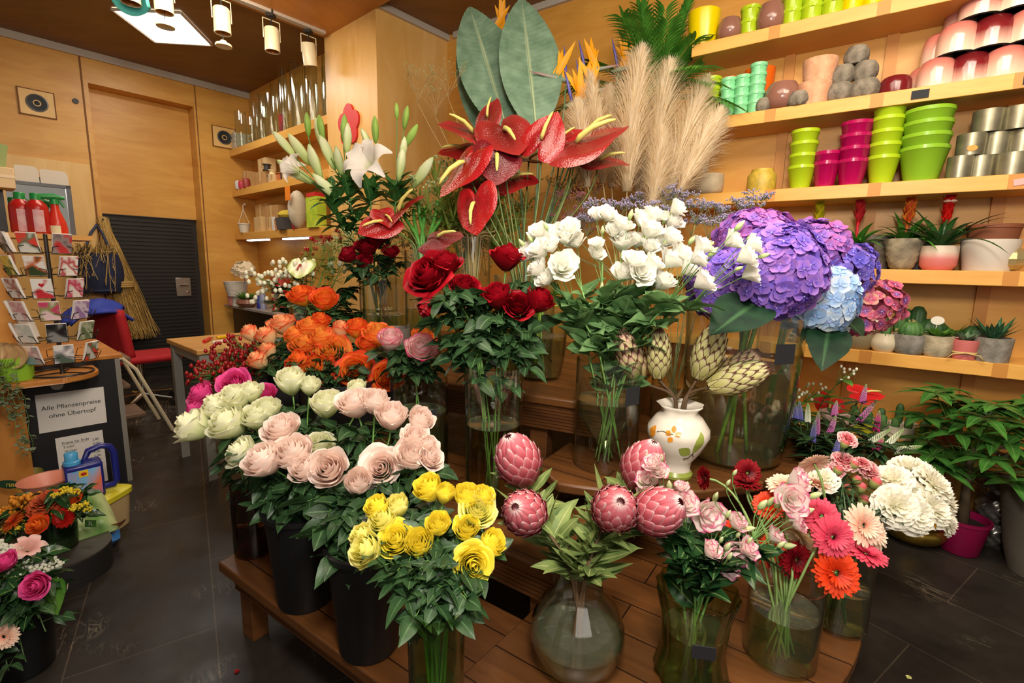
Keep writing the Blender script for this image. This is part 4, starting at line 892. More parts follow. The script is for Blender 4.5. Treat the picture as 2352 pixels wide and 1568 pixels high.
for i, (x, y, r, ax, d, ph, mt) in enumerate([
 (1447, 818, 50, (-.42, .9, .15), 1.86, 'leaning out over the lisianthus stems', PR3), (1512, 815, 44, (-.1, .98, .15), 1.84, 'upright and slim, second along', PR2), (1626, 810, 52, (.18, .95, .25), 1.82, 'palest green and broadest', PR2), (1688, 850, 46, (.65, .7, .2), 1.9, 'hidden between the broad one and the lowest', PR3), (1692, 868, 52, (.85, .42, .25), 1.82, 'lowest, pointing at the hydrangea stems', PR2)]):
    cut_flower('dried_protea', 'flower', 'brown-spotted pale protea, ' + ph, VC, (x, y), d, r * .86, sv(*ax), [('bracts', protea_me(70 + i % 2, 1.65), mt, None), ('inner_tuft', tuft_me(1.65), PRW, 1)], STEMB, .006, foliage=protea_leaves(0, 3, .05), fol_m=leafm('dry_leaf', '#4a3420', '#6a4c30', .7), center=1.3, hug=.6)
# ---------------------------------------------------------------- anthuriums
ANT = petal('anthurium_spathe', [(0, '#5a1414'), (.5, '#7e2220'), (1, '#962a2a')], .17, .05, .9, bump=(22, .35)); AND = petal('dark_anthurium_spathe', [(0, '#470810'), (.6, '#64101a'), (1, '#741420')], .2, .05, .7, bump=(26, .4)); ANR = petal('red_anthurium_spathe', [(0, '#781014'), (.6, '#96151a'), (1, '#a81e22')], .17, .06, .8, bump=(22, .35))
ANG = petal('green_white_spathe', [(0, '#e8c0b0'), (.3, '#f0e6d2'), (.7, '#e6e8b0'), (1, '#a8c25a')], .25, .15, .5); SPX = plain('yellow_spadix', '#cfc56a', .5); SPR = plain('red_spadix', '#a83a2e', .5); CANE = plain('anthurium_stem', '#5a6a34', .45, vary=.2, vs=15)
def spathe_me(seed, curl=.15):
    def mk():
        R = random.Random(seed); mb = MB(); ph = R.uniform(0, 6); NA = 40; TA = [0, .22, .5, .9, 1.4, 1.9, 2.4, 2.8, 3.1416]; TL = [1.1, .95, .84, .76, .74, .77, .78, .62, .2]
        def outline(a):
            for p, q, x, y in zip(TA, TA[1:], TL, TL[1:]):
                if a <= q + 1e-4: return lerp(x, y, (a - p) / (q - p))
            return TL[-1]
        def fn(u, v):
            th = (u * 2 - 1) * pi; L = outline(abs(th))                                   # heart outline, tip at th = 0
            r = L * v; x, y = r * sin(th), r * cos(th)
            z = -.22 * v * v * curl * 3 * abs(sin(th)) + curl * v * v * cos(th) * .6 + .05 * sin(abs(x) * 13 + 3 * abs(y)) * v * (1 - v * .5) * (1 if abs(th) < 2.6 else .4) + .04 * sin(3 * th + ph) * v * v
            return V((x, z, y)) if False else V((x, y, z))
        mb.grid(fn, NA, 9, 0, tf=lambda u, v: v)
        return mb.mesh('spathe', [None])
    return cached(('spa', seed, curl), mk)
def spadix_me():
    def mk():
        mb = MB(); mb.tube([V((0, .02, .02)), V((0, .1, .12)), V((0, .36, .28)), V((0, .68, .36)), V((0, .82, .37))], [.05, .065, .058, .042, .02], 10); return mb.mesh('spadix', [None])
    return cached('spadix', mk)
def anthurium(ph, vs, x, y, r, d, tipdir, nrm, mt, seed=0, curl=.15, sp=SPX, hug=.6, sr=.0045, cane=CANE, sy=1.0):
    """tipdir: where the tip of the heart points; nrm: the way the glossy face looks"""
    t_, n_ = sv(*tipdir), sv(*nrm); n_ = (n_ - t_ * n_.dot(t_)).normalized(); s_ = t_.cross(n_).normalized(); s = r / FPX * d * 1.25
    c = P(x, y, d) - t_ * (s * .25); R = Matrix((s_, t_, n_)).transposed().to_4x4()
    pts, i0 = stem_path(vs, c - n_ * s * .01, (n_ * .4 + Z * .9).normalized(), hug)
    root = thing('anthurium', ph, 'flower', pts[0]); m = MB(); m.tube(pts, sr, 7); m.build('stem', cane, root, sharp=None)
    M = Matrix.Translation(c) @ R @ Matrix.Diagonal((s * sy, s, s, 1))
    inst('spathe', spathe_me(seed % 4, curl), mt, root, M); inst('spadix', spadix_me(), sp, root, M)
for i, e in enumerate([
 ('red-brown anthurium, outermost of the tall ones toward the lilies', VQ, 1068, 302, 62, 2.65, (-.85, .1, .35), (.1, .85, .55), ANT), ('broad red-brown anthurium, second of the tall ones', VQ, 1165, 312, 72, 2.55, (.35, -.75, .5), (-.1, .75, .65), ANT), ('red-brown anthurium with upright spadix in the middle', VQ, 1252, 308, 58, 2.5, (.45, .75, -.3), (-.25, .3, .9), ANR),
 ('broadest red-brown anthurium, tilted before the pampas grass', VQ, 1350, 325, 88, 2.5, (.95, .1, .1), (-.05, .85, .5), ANT), ('red-brown anthurium hidden behind the broadest one', VQ, 1365, 300, 62, 2.72, (.9, .2, -.3), (.1, .9, .4), ANR), ('small anthurium squeezed between the middle and the broadest', VQ, 1296, 322, 44, 2.6, (.8, .3, .2), (-.4, .6, .7), ANR),
 ('dark wine anthurium hanging under the second tall one', VQ, 1140, 372, 66, 2.48, (.0, -.9, .45), (.1, .5, .85), AND), ('twisted red anthurium hanging side-on like a tongue', VQ, 1058, 392, 74, 2.5, (-.4, -.9, .1), (-.75, .3, .6), ANR), ('red anthurium standing upright behind the outermost', VQ, 1125, 260, 40, 2.75, (.4, .85, -.3), (-.6, .1, .8), ANT),
 ('lowest large red anthurium hanging with its back turned', VQ, 1092, 482, 62, 2.4, (.15, -.9, .3), (-.5, .2, .85), ANR), ('glossy anthurium half hidden between the stems', VQ, 1190, 415, 52, 2.7, (.85, -.2, .3), (0, .75, .65), ANR), ('dark anthurium low behind the twisted one', VQ, 1098, 420, 44, 2.72, (-.8, -.35, .3), (.1, .7, .7), ANR),
 ('anthurium below the broadest one, seen edge-on', VQ, 1392, 372, 54, 2.62, (.95, -.15, .2), (-.1, .9, .4), ANT), ('dark anthurium under the broadest, mostly in shade', VQ, 1312, 362, 40, 2.58, (-.2, -.7, .6), (0, .6, .75), AND), ('flat anthurium under the middle ones, nearly edge-on', VQ, 1225, 368, 48, 2.68, (.6, -.3, .6), (0, .97, .2), ANT), ('small anthurium tucked under the outermost one', VQ, 1050, 345, 44, 2.8, (-.8, -.4, .2), (.1, .8, .5), ANR),
 ('smaller dark red anthurium with a rolled tip, above the small roses', VI, 930, 478, 58, 2.75, (.85, .45, .2), (-.2, .9, .4), ANR), ('pair-like red anthurium hanging beside the bare grass', VI, 868, 516, 48, 2.7, (-.75, -.5, .3), (.1, .6, .75), ANR), ('small curled anthurium between lily and small roses', VI, 888, 502, 34, 2.72, (.4, -.7, .4), (.5, .5, .7), ANR),
 ('shiny dark anthurium folded like a shell, above the biggest rose', VI, 1018, 548, 52, 2.1, (.9, -.1, .3), (.1, .75, .65), AND)]): anthurium(*e, seed=i, curl=.12 + .06 * (i % 4))
# ---------------------------------------------------------------- strelitzia leaves and flowers
BPL = leafm('strelitzia_leaf', '#5d7a62', '#7d9a80', .5, .05, '#b3c2a0'); pS = onz(1215, 2.95, .85)
def big_leaf(mb, a, b, w, nrm, fold=.18):
    d = (b - a); L = d.length; d.normalize(); s, n, _ = frame(d, nrm)
    def fn(u, v):
        u = u * 2 - 1; ww = w * max(.01, sin(pi * v ** .85)) ** .72
        return a + d * (L * v) + s * (u * ww) + n * (abs(u) * ww * fold + .0028 * sin(v * 190 + abs(u) * 22) * (abs(u) > .02)) - n * .06 * L * v * v
    mb.grid(fn, 10, 110, 0, tf=lambda u, v: abs(u * 2 - 1) * 1.6)
VS = vase('strelitzia_vase', 'tall vase of bird of paradise stems behind the anthuriums', pS, cyl(.11, .5), glass, water=.2, wm=water_g)
for (a, b, w, d, ph) in (((1165, 300), (1078, 0), .205, 3.15, 'great grey-green paddle leaf, the one nearer the door'), ((1232, 300), (1200, -20), .2, 3.05, 'great grey-green paddle leaf, the one before the orange crests'), ((1125, 330), (1062, 60), .13, 3.35, 'grey-green paddle leaf seen edge-on behind the great ones')):
    A, B = P(*a, d), P(*b, d + .1); pts, i0 = stem_path(VS, A, (B - A).normalized(), .6)
    root = thing('strelitzia_leaf', ph, 'leaf', pts[0]); m = MB(); m.tube(pts, .008, 8); m.build('stalk', plain('strelitzia_stalk', '#6b8a62', .5), root, sharp=None)
    m = MB(); big_leaf(m, A, B, w, V((.1, -1, .2))); m.build('blade', BPL, root, sharp=None)
    m = MB(); d_ = (B - A); m.tube([A + d_ * (q / 12) - frame(d_, V((.1, -1, .2)))[1] * (.06 * d_.length * (q / 12) ** 2 - .004) for q in range(13)], [.008 * (1 - q / 13) + .001 for q in range(13)], 6); m.build('midrib', plain('pale_midrib', '#a3b58c', .5), root, sharp=None)
BO = petal('strelitzia_orange', [(0, '#f0a21a'), (1, '#f7b31c')], .45, .25); BB = plain('strelitzia_blue', '#5a54a0', .5); BK = petal('strelitzia_beak', [(0, '#7f8f6a'), (.6, '#8a8f80'), (1, '#b0707a')], .5, 0)
for (x, y, sx, d, ph) in ((1300, 185, 1, 3.1, 'bird of paradise bloom nearest the great leaf'), (1345, 165, -1, 3.2, 'bird of paradise bloom in the middle, with blue tongue'), (1420, 160, -1, 3.25, 'bird of paradise bloom outermost, before the palm'), (1340, 215, -1, 3.0, 'low bird of paradise bloom over the pampas grass'), (1165, 75, 1, 3.4, 'bird of paradise bloom peeping out between the great leaves'), (1315, 240, -1, 2.95, 'lowest bird of paradise bloom, beside the leaf edge')):
    c = P(x, y, d); pts, i0 = stem_path(VS, c - Z * .03, Z, .6); root = thing('bird_of_paradise', ph, 'flower', pts[0])
    m = MB(); m.tube(pts, .006, 7); m.build('stem', plain('strelitzia_stalk', '#6b8a62', .5), root, sharp=None)
    bd_ = sv(-sx, .18, .1); m = MB(); m.tube([c - bd_ * .05, c, c + bd_ * .07, c + bd_ * .16, c + bd_ * .24], [.008, .017, .015, .009, .001], 8); m.build('beak', BK, root, sharp=None)
    for k in range(5):
        m = MB(); a = sv(sx * (-.55 + .35 * k) + rnd.uniform(-.1, .1), 1, rnd.uniform(-.4, .4)); m.leaf(c + bd_ * (.01 + .02 * k), a, rnd.uniform(.16, .24), .021, up=V((0, -1, .1)), fold=.5, droop=-.05, nv=7); m.build('sepal', BO, root, sharp=None)
    m = MB(); a = sv(sx * .1 - .2, 1, .1); m.tube([c, c + a * .06, c + a * .11, c + a * .2], [.005, .01, .009, .001], 6); m.build('tongue', BB, root, sharp=None)
# ---------------------------------------------------------------- pampas grass
PAM = petal('pampas_plume', [(0, '#dcc69e'), (.5, '#efe0c2'), (1, '#f8efdc')], .8, .5, .1); pPm = onz(1445, 2.7, .85); STRAW = plain('straw_stem', '#b39a6a', .7)
VPm = vase('pampas_vase', 'glass vase of pampas plumes hidden behind the white lisianthus', pPm, cyl(.12, .42), glass)
def plume(ph, a, b, w, d, dd=0):
    A, B = P(*a, d), P(*b, d + dd); ax = (B - A); L = ax.length; axn = ax.normalized(); s, n, _ = frame(axn)
    pts, i0 = stem_path(VPm, A, axn, .7); root = thing('pampas_plume', ph, 'dried grass', pts[0]); m = MB(); m.tube(pts + [B], [.0035] * len(pts) + [.001], 6); m.build('stem', STRAW, root, sharp=None)
    m = MB(); R = random.Random(int(a[0] * 7 + b[1])); bend = s * R.uniform(-.1, .1)
    def prof(k): return w * (sin(pi * min(1, k * .9 + .1)) ** .6) * (1 - .35 * k)
    for i in range(2300):
        k = R.random() ** .8 * .98; an = R.uniform(0, 6.283); o = A + ax * k + bend * (k * k * L); rad = s * cos(an) + n * sin(an); q = prof(k) * 1.45; l = R.uniform(.6, 1.5) * max(q, .02) * 1.3
        p1 = o + rad * q * R.uniform(.1, .7); d1 = (axn * R.uniform(.6, 1.2) + rad * R.uniform(.3, 1.1)).normalized(); p2 = p1 + d1 * l * .6; p3 = p2 + (d1 + rad * .35 - Z * .25).normalized() * l * .5
        w1 = d1.cross(rad + V((.01, .3, .1))).normalized() * R.uniform(.0011, .0022); t0 = R.uniform(.2, .9)
        m.add([p1 - w1, p1 + w1, p2 + w1 * 1.1, p2 - w1 * 1.1, p3], [(0, 1, 2, 3), (3, 2, 4)], 0, True, [t0 - .2, t0 - .2, t0, t0, min(1, t0 + .2)])
    m.tube([A + ax * k + bend * (k * k * L) for k in [j / 12 for j in range(13)]], [max(.004, prof(j / 12) * .55) for j in range(13)], 9)
    m.build('plume', PAM, root, sharp=None)
for e in (('tall broad plume, highest in the middle of the pampas', (1440, 440), (1452, 105), .1, 2.75), ('tall plume leaning to the wall shelves, second highest', (1490, 430), (1525, 140), .1, 2.85, .05), ('slim plume standing apart in front of the orange crests', (1385, 420), (1357, 165), .06, 2.8), ('short fluffy plume at the anthurium side', (1350, 430), (1320, 225), .07, 2.7), ('long plume leaning far toward the shelves', (1520, 470), (1622, 175), .085, 2.75, .1), ('loose plume, lowest and farthest out to the shelves', (1560, 440), (1645, 255), .075, 2.7, .1), ('soft plume filling the middle, behind the tall broad one', (1405, 430), (1395, 195), .08, 2.9), ('yellowed plume in front, under the leaning ones', (1495, 480), (1535, 285), .055, 2.6), ('plume hidden low behind the others', (1470, 460), (1470, 240), .08, 2.95)): plume(*e)
# ---------------------------------------------------------------- statice and misty sprays
LIM = petal('statice_flower', [(0, '#8f86a8'), (1, '#b9b0cc')], .8, .2); LIS = plain('statice_stem', '#7d8a5a', .7); PKM = petal('pink_mist', [(0, '#a8606a'), (1, '#c98a8e')], .8, .2); GOLD = petal('golden_seed', [(0, '#a8823a'), (1, '#c9a458')], .8, .2); SEED = petal('green_seed', [(0, '#9aa86a'), (1, '#c4cc98')], .8, .2)
def spray(nm, label, group, vs, px, d, size, fm, sm, n=7, fl=.006, rows=9, seed=0, flat=.5, part='blossom', cat='dried flower'):
    head = P(*px, d); R = random.Random(seed); pts, i0 = stem_path(vs, head - Z * size * 1.2, (Z + sv((px[0] - 1480) / 400, 1, 0)).normalized(), .8)
    root = thing(nm, label, cat, pts[0], group); ms, mf = MB(), MB(); ms.tube(pts, .0018, 5); o = pts[-1]
    for i in range(n):
        a = i * 2.4; e = head + V((cos(a) * size * R.uniform(.3, 1), sin(a) * size * R.uniform(.2, .8), R.uniform(-.5, .5) * size * flat)); br_ = bez(o, o + Z * size * .5, e - Z * size * .4, e, 4); ms.tube(br_, .0008, 4, False)
        for j in range(rows):
            e2 = e + V((R.uniform(-1, 1), R.uniform(-1, 1), R.uniform(-.3, .5))) * size * .28; ms.tube([br_[3], e2], .0005, 3, False)
            for q in range(3): mf.ell(e2 + V((R.uniform(-1, 1), R.uniform(-1, 1), R.uniform(-1, 1))) * fl, fl * R.uniform(.6, 1.1), 5, 3)
    ms.build('stem', sm, root, sharp=None); mf.build(part, fm, root, sharp=None)
VSt = vase('statice_vase', 'glass vase of statice between pampas and hydrangeas', onz(1560, 2.45, .62), cyl(.11, .42), glass)
for i, px in enumerate([(1372, 470), (1420, 470), (1460, 455), (1500, 475), (1535, 440), (1570, 455), (1600, 470), (1640, 475), (1680, 480), (1715, 465), (1745, 448), (1590, 500), (1630, 505), (1350, 500), (1660, 500)]):
    spray('statice', 'sprig of pale lilac statice behind the white lisianthus', 'lilac statice sprigs behind the lisianthus', VSt, px, 2.5 + .1 * (i % 3), .085, LIM, LIS, 10, .0044, 9, 50 + i)
for i, px in enumerate([(1310, 450), (1330, 480), (1300, 500), (1345, 430), (1325, 520)]): spray('pink_mist', 'hazy rosy spray behind the anthurium stems', 'hazy rosy sprays', VPm, px, 2.75 + .05 * i, .11, PKM, LIS, 9, .004, 10, 80 + i)
for i, px in enumerate([(930, 545), (1000, 590), (1055, 470), (1290, 420), (900, 560), (1040, 620)]): spray('golden_spray', 'dried golden seed spray amid the green canes', 'dried golden sprays', VT, px, 2.85 + .05 * i, .12, GOLD, STRAW, 8, .005, 8, 90 + i)
for i, px in enumerate([(985, 420), (1040, 370), (1010, 500), (1070, 430), (1160, 470), (985, 470), (1110, 560), (1180, 560)]): spray('green_spray', 'loose green seed grass behind the anthuriums', 'loose green grass sprays', VT, px, 2.9 + .05 * i, .15, SEED, plain('grass_stem', '#7f9a4a', .6), 9, .006, 8, 110 + i)
for (px, tip) in (((1000, 200), 0), ((960, 170), 1), ((1030, 160), 2)): spray('fountain_grass', 'wispy grass head against the plywood corner', 'wispy grass heads', VT, px, 3.1, .15, SEED, STRAW, 8, .0025, 7, 130 + tip)
for (px, s_) in (((790, 540), 1), ((770, 560), 2)): spray('wisp_of_grass', 'wispy arching grass above the fluffy green fern', 'arching wisps by the fern', VI, px, 2.9, .1, SEED, plain('grass_stem', '#7f9a4a', .6), 6, .0035, 7, 140 + s_)
MEAD = leafm('meadow_grass', '#6f8a2f', '#a8b45a', .6, .3)
for i, px in enumerate([(965, 470), (1000, 420), (1045, 520), (1080, 400), (1110, 500), (1150, 440), (1185, 520), (1005, 560), (1060, 600), (1130, 580), (950, 560), (1210, 470), (1030, 450), (1090, 460), (1140, 520), (990, 520), (1180, 590), (1060, 540)]):
    h = P(*px, 2.95 + .06 * (i % 4)); pts, i0 = stem_path(VT, h, Z, .8, 6); root = thing('meadow_grass', 'tuft of yellow-green meadow grass between bamboo and anthurium stems', 'grass', pts[0], 'meadow grass tufts'); m = MB(); m.tube(pts, .002, 5); m.build('stem', STEM, root, sharp=None); m = MB()
    for k in range(46): a = rnd.uniform(0, 6.3); p = pts[-1 - k % 5]; m.leaf(p, V((cos(a) * .7, sin(a) * .7, rnd.uniform(.3, 1.6))), rnd.uniform(.12, .26), rnd.uniform(.004, .011), fold=.2, droop=rnd.uniform(0, .6), nv=4)
    for k in range(26): m.ell(h + V((rnd.gauss(0, .06), rnd.gauss(0, .06), rnd.gauss(.02, .06))), rnd.uniform(.004, .008), 5, 3)
    m.build('foliage', MEAD, root, sharp=None)
# ---------------------------------------------------------------- reeds and canes
for i in range(16):
    x = 1050 + i * 6 + rnd.uniform(-8, 8); h = P(x, 545 - rnd.uniform(0, 60) + abs(i - 8) * 5, 2.75); pts, i0 = stem_path(VT, h, Z, .6, 5); root = tag(None or (lambda mb: (mb.tube(pts, .0045, 6), mb.build('dry_reed', STRAW, org=pts[0], sharp=None))[1])(MB()), 'straw-coloured reed standing in the tall narrow cylinder', 'reed', 'reeds in the tall cylinder')
BAM = plain('bamboo_green', '#4f8a3a', .35, vary=.2, vs=12)
for i, (x, y) in enumerate([(950, 480), (962, 470), (975, 475), (1020, 470), (925, 470), (1005, 460)]):
    h = P(x, y, 2.85); pts, i0 = stem_path(VI, h, Z, .7, 12); m = MB(); m.tube(pts, .0105, 8)
    for k in range(1, len(pts) - 1): m.tube([pts[k] - Z * .003, pts[k] + Z * .003], .0122, 8)
    root = thing('bamboo_cane', 'green bamboo cane between the lilies and the big red rose', 'cane', pts[0], 'green bamboo canes'); m.build('cane', BAM, root, sharp=None); m = MB()
    for k in range(4): a = rnd.uniform(0, 6); m.leaf(pts[-2 - k], V((cos(a), sin(a), .6)), .13, .012, droop=.5)
    m.build('foliage', GREENB, root, sharp=None)
# green stems in the rounded vase
for i in range(8):
    h = P(1215 + i * 10, 700 - rnd.uniform(0, 40), 2.45); pts, i0 = stem_path(VK, h, Z, .6, 5); m = MB(); root = thing('cut_stem', 'cut green stem in the rounded glass vase', 'stem', pts[0], 'green stems in the rounded vase'); m.tube(pts, .005, 6); m.build('stem', plain('fresh_stem', '#86b23c', .4), root, sharp=None); m = MB()
    eust_leaves(m, pts, 3, .07); m.build('foliage', GREENB, root, sharp=None)
# ---------------------------------------------------------------- lilies
LB = petal('lily_bud', [(0, '#8fb45a'), (.3, '#c9d98c'), (.75, '#e9eec4'), (1, '#b5cf6c')], .5, .2); LG = petal('green_lily_bud', [(0, '#6f9a3c'), (.6, '#9fc25a'), (1, '#8ab44a')], .5, .15); LW = petal('lily_petal', [(0, '#d6e0a0'), (.25, '#f2ece2'), (1, '#f6efe8')], .5, .3); LLF = leafm('lily_leaf', '#2a5a2c', '#4a8440', .35, .2); STA = plain('stamen_rust', '#a8501e', .7)
def lilybud_me():
    def mk():
        mb = MB(); mb.lathe([(.03, 0), (.12, .12), (.2, .4), (.26, .85), (.27, 1.2), (.2, 1.6), (.09, 1.9), (.01, 2.0)], 18, mod=lambda a, k: 1 + .1 * cos(3 * a) + .05 * cos(6 * a)); return mb.mesh('lily_bud', [None])
    return cached('lilybud', mk)
def lily_me():
    def mk():
        mb = MB()
        for i in range(6):
            a0 = i * pi / 3; wd = .36 if i % 2 else .27
            def fn(u, v):
                u = u * 2 - 1; w = wd * max(.03, sin(pi * min(1, v * .9 + .07))) ** .8; r = .08 + .95 * v ** 1.25; z = .95 * sin(v * 2.1) - .35 * v ** 3 + .06 * abs(u) + .03 * sin(v * 14 + u * 3) * abs(u)
                return V((r * cos(a0) - u * w * sin(a0), r * sin(a0) + u * w * cos(a0), z))
            mb.grid(fn, 4, 9, 0, tf=lambda u, v: v)
        return mb.mesh('lily_bloom', [None])
    return cached('lily', mk)
def stamens_me():
    def mk():
        mb = MB()
        for i in range(6):
            a = i * pi / 3 + .5; p = V((.35 * cos(a), .35 * sin(a), 1.15)); mb.tube([V((0, 0, .2)), V((.15 * cos(a), .15 * sin(a), .7)), p], .015, 5); mb.tube([p - V((-sin(a), cos(a), .3)) * .09, p, p + V((-sin(a), cos(a), .3)) * .09], [.02, .035, .02], 6)
        return mb.mesh('stamens', [None])
    return cached('stamens', mk)
def lily(ph, top, d, buds, flowers, seed):
    R = random.Random(seed); T = P(*top, d); pts, i0 = stem_path(VL, T, Z, .7, 12); root = thing('white_lily', ph, 'flower', pts[0]); m = MB(); m.tube(pts, .0055, 7); j = pts[-2]; todo = []
    for b in buds:
        a = sv(*b[3]); s = b[2] / FPX * d; base = P(b[0], b[1], d + R.uniform(-.08, .05)) - a * s; m.tube(bez(pts[-3], T, base - a * .06, base, 6), .0032, 6, False); todo.append((base, a, s, b[4] if len(b) > 4 else LB, 'bud', lilybud_me()))
    for f in flowers:
        a = sv(*f[3]); s = f[2] / FPX * d; base = P(f[0], f[1], d - .05) - a * s * .6; m.tube(bez(pts[-3], T, base - a * .06, base, 6), .0034, 6, False); todo.append((base, a, s, LW, 'bloom', lily_me()))
    m.build('stem', plain('lily_stem', '#4f7f3a', .45), root, sharp=None)
    for base, a, s, mt, nm_, me in todo:
        M = Matrix.Translation(base) @ rotm(a, R.uniform(0, 6)) @ Matrix.Scale(s, 4); o = inst(nm_, me, mt, root, M)
        if nm_ == 'bloom': inst('stamens', stamens_me(), STA, o, M)
    m = MB()
    for k in range(32):
        q = R.uniform(.1, .99) * (len(pts) - 4) + 3; jj = min(int(q), len(pts) - 2); p = pts[jj].lerp(pts[jj + 1], q - jj); an = k * 2.4; m.leaf(p, V((cos(an), sin(an), R.uniform(.2, 1.0))), R.uniform(.15, .25), .028, fold=.25, droop=R.uniform(.1, .7), nv=7, tip=.7)
    for k in range(12): an = k * 2.4; m.leaf(pts[-1 - k % 3], V((cos(an) * .7, sin(an) * .7, R.uniform(.5, 1.2))), R.uniform(.16, .24), .026, fold=.25, droop=R.uniform(.1, .5), nv=7, tip=.7)
    m.build('foliage', LLF, root, sharp=None)
lily('lily stem with long pale buds, leaning to the storage shelves', (760, 445), 2.95, [(653, 332, 34, (-.6, .75, .2)), (690, 344, 42, (-.55, .8, .2)), (680, 395, 46, (-.8, .5, .3)), (752, 432, 42, (-.65, .7, .4)), (724, 372, 40, (-.25, .95, .2)), (706, 286, 26, (0, 1, .1), LG)], [(672, 385, 34, (-.8, .4, -.3))], 1)
lily('lily stem with buds against the red wooden flower', (800, 420), 2.95, [(735, 310, 38, (-.15, .95, .2)), (752, 350, 42, (-.35, .9, .1)), (790, 295, 30, (.1, .98, .1), LG), (797, 318, 34, (.1, .98, .1)), (780, 372, 36, (-.1, .95, .3)), (738, 295, 30, (-.1, 1, .1), LG)], [], 2)
lily('lily stem with the open white flower and rusty stamens', (850, 430), 2.9, [(862, 298, 30, (0, 1, .1), LG), (842, 322, 28, (-.4, .9, .1))], [(842, 372, 60, (-.25, .4, .88))], 3)
lily('lily stem with plump white buds, beside the bamboo', (910, 430), 2.9, [(920, 378, 38, (.2, .95, .2)), (972, 396, 42, (.6, .75, .3)), (944, 312, 30, (.55, .8, .2), LG), (932, 270, 26, (.2, .98, .1), LG), (911, 255, 18, (0, 1, .1), LG), (925, 345, 30, (.2, .9, .2))], [], 4)
# ---------------------------------------------------------------- greenery at the far left of the display
pHy = onz(715, 2.95, .85); VHy = vase('glass_vase', 'glass vase of hypericum and greenery at the far end', pHy, cyl(.13, .3), glass, water=.15, wm=water_g)
def berries(nm, label, group, px, d, col, r=.006, n=9, leaves=6, seed=0, lm=GREEN3, size=.04, vs=None, cat='berry sprig'):
    R = random.Random(seed); h = P(*px, d); pts, i0 = stem_path(vs or VHy, h, (Z + sv((px[0] - 720) / 200, 0.5, .3)).normalized(), .8); root = thing(nm, label, cat, pts[0], group); ms = MB(); ms.tube(pts, .0022, 5); bl = []
    for i in range(n):
        b = h + V((R.uniform(-1, 1), R.uniform(-1, 1), R.uniform(-.5, .9))) * size; ms.tube([pts[-2], b], .0009, 4, False); bl.append(b)
    ms.build('stem', STEM, root, sharp=None); bme = cached('berry', lambda: (lambda q: (q.ell((0, 0, 0), (1, 1, 1.25), 9, 7), q.mesh('berry', [None]))[1])(MB()))
    for b in bl: inst('berry', bme, col, root, Matrix.Translation(b) @ Matrix.Scale(r, 4))
    m = MB()
    for i in range(leaves):
        q = R.uniform(.35, .98) * (len(pts) - 4) + 3; jj = min(int(q), len(pts) - 2); p = pts[jj].lerp(pts[jj + 1], q - jj); a = R.uniform(0, 6.3); m.leaf(p, V((cos(a), sin(a), R.uniform(0, .6))), R.uniform(.06, .09), .022, fold=.2, droop=.3, nv=5)
    if leaves: m.build('foliage', lm, root, sharp=None)
WB = plain('ivory_berry', '#e6e3c8', .35); RB = plain('red_berry', '#b01420', .25); RB2 = plain('dark_red_berry', '#8e1216', .25)
for i, px in enumerate([(600, 640), (622, 660), (640, 625), (665, 612), (605, 690), (632, 700), (690, 640), (620, 645), (770, 615), (650, 655), (700, 615)]): berries('hypericum_sprig', 'hypericum sprig with ivory berries', 'ivory hypericum sprigs', px, 3.0 + .07 * (i % 3), WB, .0125, 10, 8, 200 + i, size=.075)
for i, px in enumerate([(710, 562), (745, 555), (770, 550), (700, 580), (785, 530)]): berries('hypericum_sprig', 'hypericum sprig with red berries above the fern', 'red hypericum sprigs', px, 3.25 + .05 * i, RB, .011, 7, 5, 230 + i, size=.05)
for i, px in enumerate([(490, 850), (520, 830), (545, 815), (575, 840), (540, 855), (600, 860), (505, 870), (585, 880), (560, 800), (620, 850), (470, 860)]): berries('viburnum_spray', 'dark red berry spray beside the orange roses', 'dark red berry sprays', px, 2.35 + .04 * (i % 4), RB2, .0088, 42, 2, 250 + i, size=.075, vs=VX, lm=GREENB)
FERN = leafm('fluffy_fern', '#4f8a2a', '#7aac44', .6, .3)
for i, px in enumerate([(720, 590), (755, 575), (780, 600), (740, 620), (800, 565), (770, 640)]):
    R = random.Random(i); h = P(*px, 3.1); pts, i0 = stem_path(VHy, h, Z, .8); root = thing('asparagus_fern', 'fluffy bright green asparagus fern frond', 'fern', pts[0], 'fluffy fern fronds'); m = MB(); m.tube(pts, .002, 5); m.build('stem', STEM, root, sharp=None); m = MB()
    for k in range(500):
        c = h + V((R.gauss(0, 1), R.gauss(0, 1), R.gauss(0, .8))) * .052; a = V((R.uniform(-1, 1), R.uniform(-1, 1), R.uniform(-.3, 1))).normalized() * R.uniform(.015, .035); w_ = a.cross(V((.3, .2, 1))).normalized() * .0012; m.add([c - w_, c + w_, c + a], [(0, 1, 2)], 0, True, [.5, .5, .6])
    m.build('foliage', FERN, root, sharp=None)
anthurium('pale green and blush anthurium among the ivory berries', VHy, 690, 616, 34, 2.95, (.1, -.55, .6), (.1, .7, .7), ANG, 2, .12, SPR)
for i, px in enumerate([(680, 700), (640, 735), (740, 660), (700, 740), (770, 690), (800, 660), (745, 720), (820, 720), (660, 680), (790, 740)]):
    h = P(*px, 2.95 + .05 * (i % 3)); pts, i0 = stem_path(VHy, h, Z, .9); root = thing('eucalyptus_branch', 'dark round-leaved green branch below the hypericum', 'branch', pts[0], 'dark leafy branches'); m = MB(); m.tube(pts, .0025, 5); m.build('stem', STEMD, root, sharp=None); m = MB()
    for k in range(24): a = rnd.uniform(0, 6.3); p = pts[-1 - k % 6]; m.leaf(p, V((cos(a), sin(a), rnd.uniform(-.3, .6))), rnd.uniform(.08, .12), .04, fold=.15, droop=.3, nv=5)
    m.build('foliage', GREEN3 if i % 3 else GREEN2, root, sharp=None)
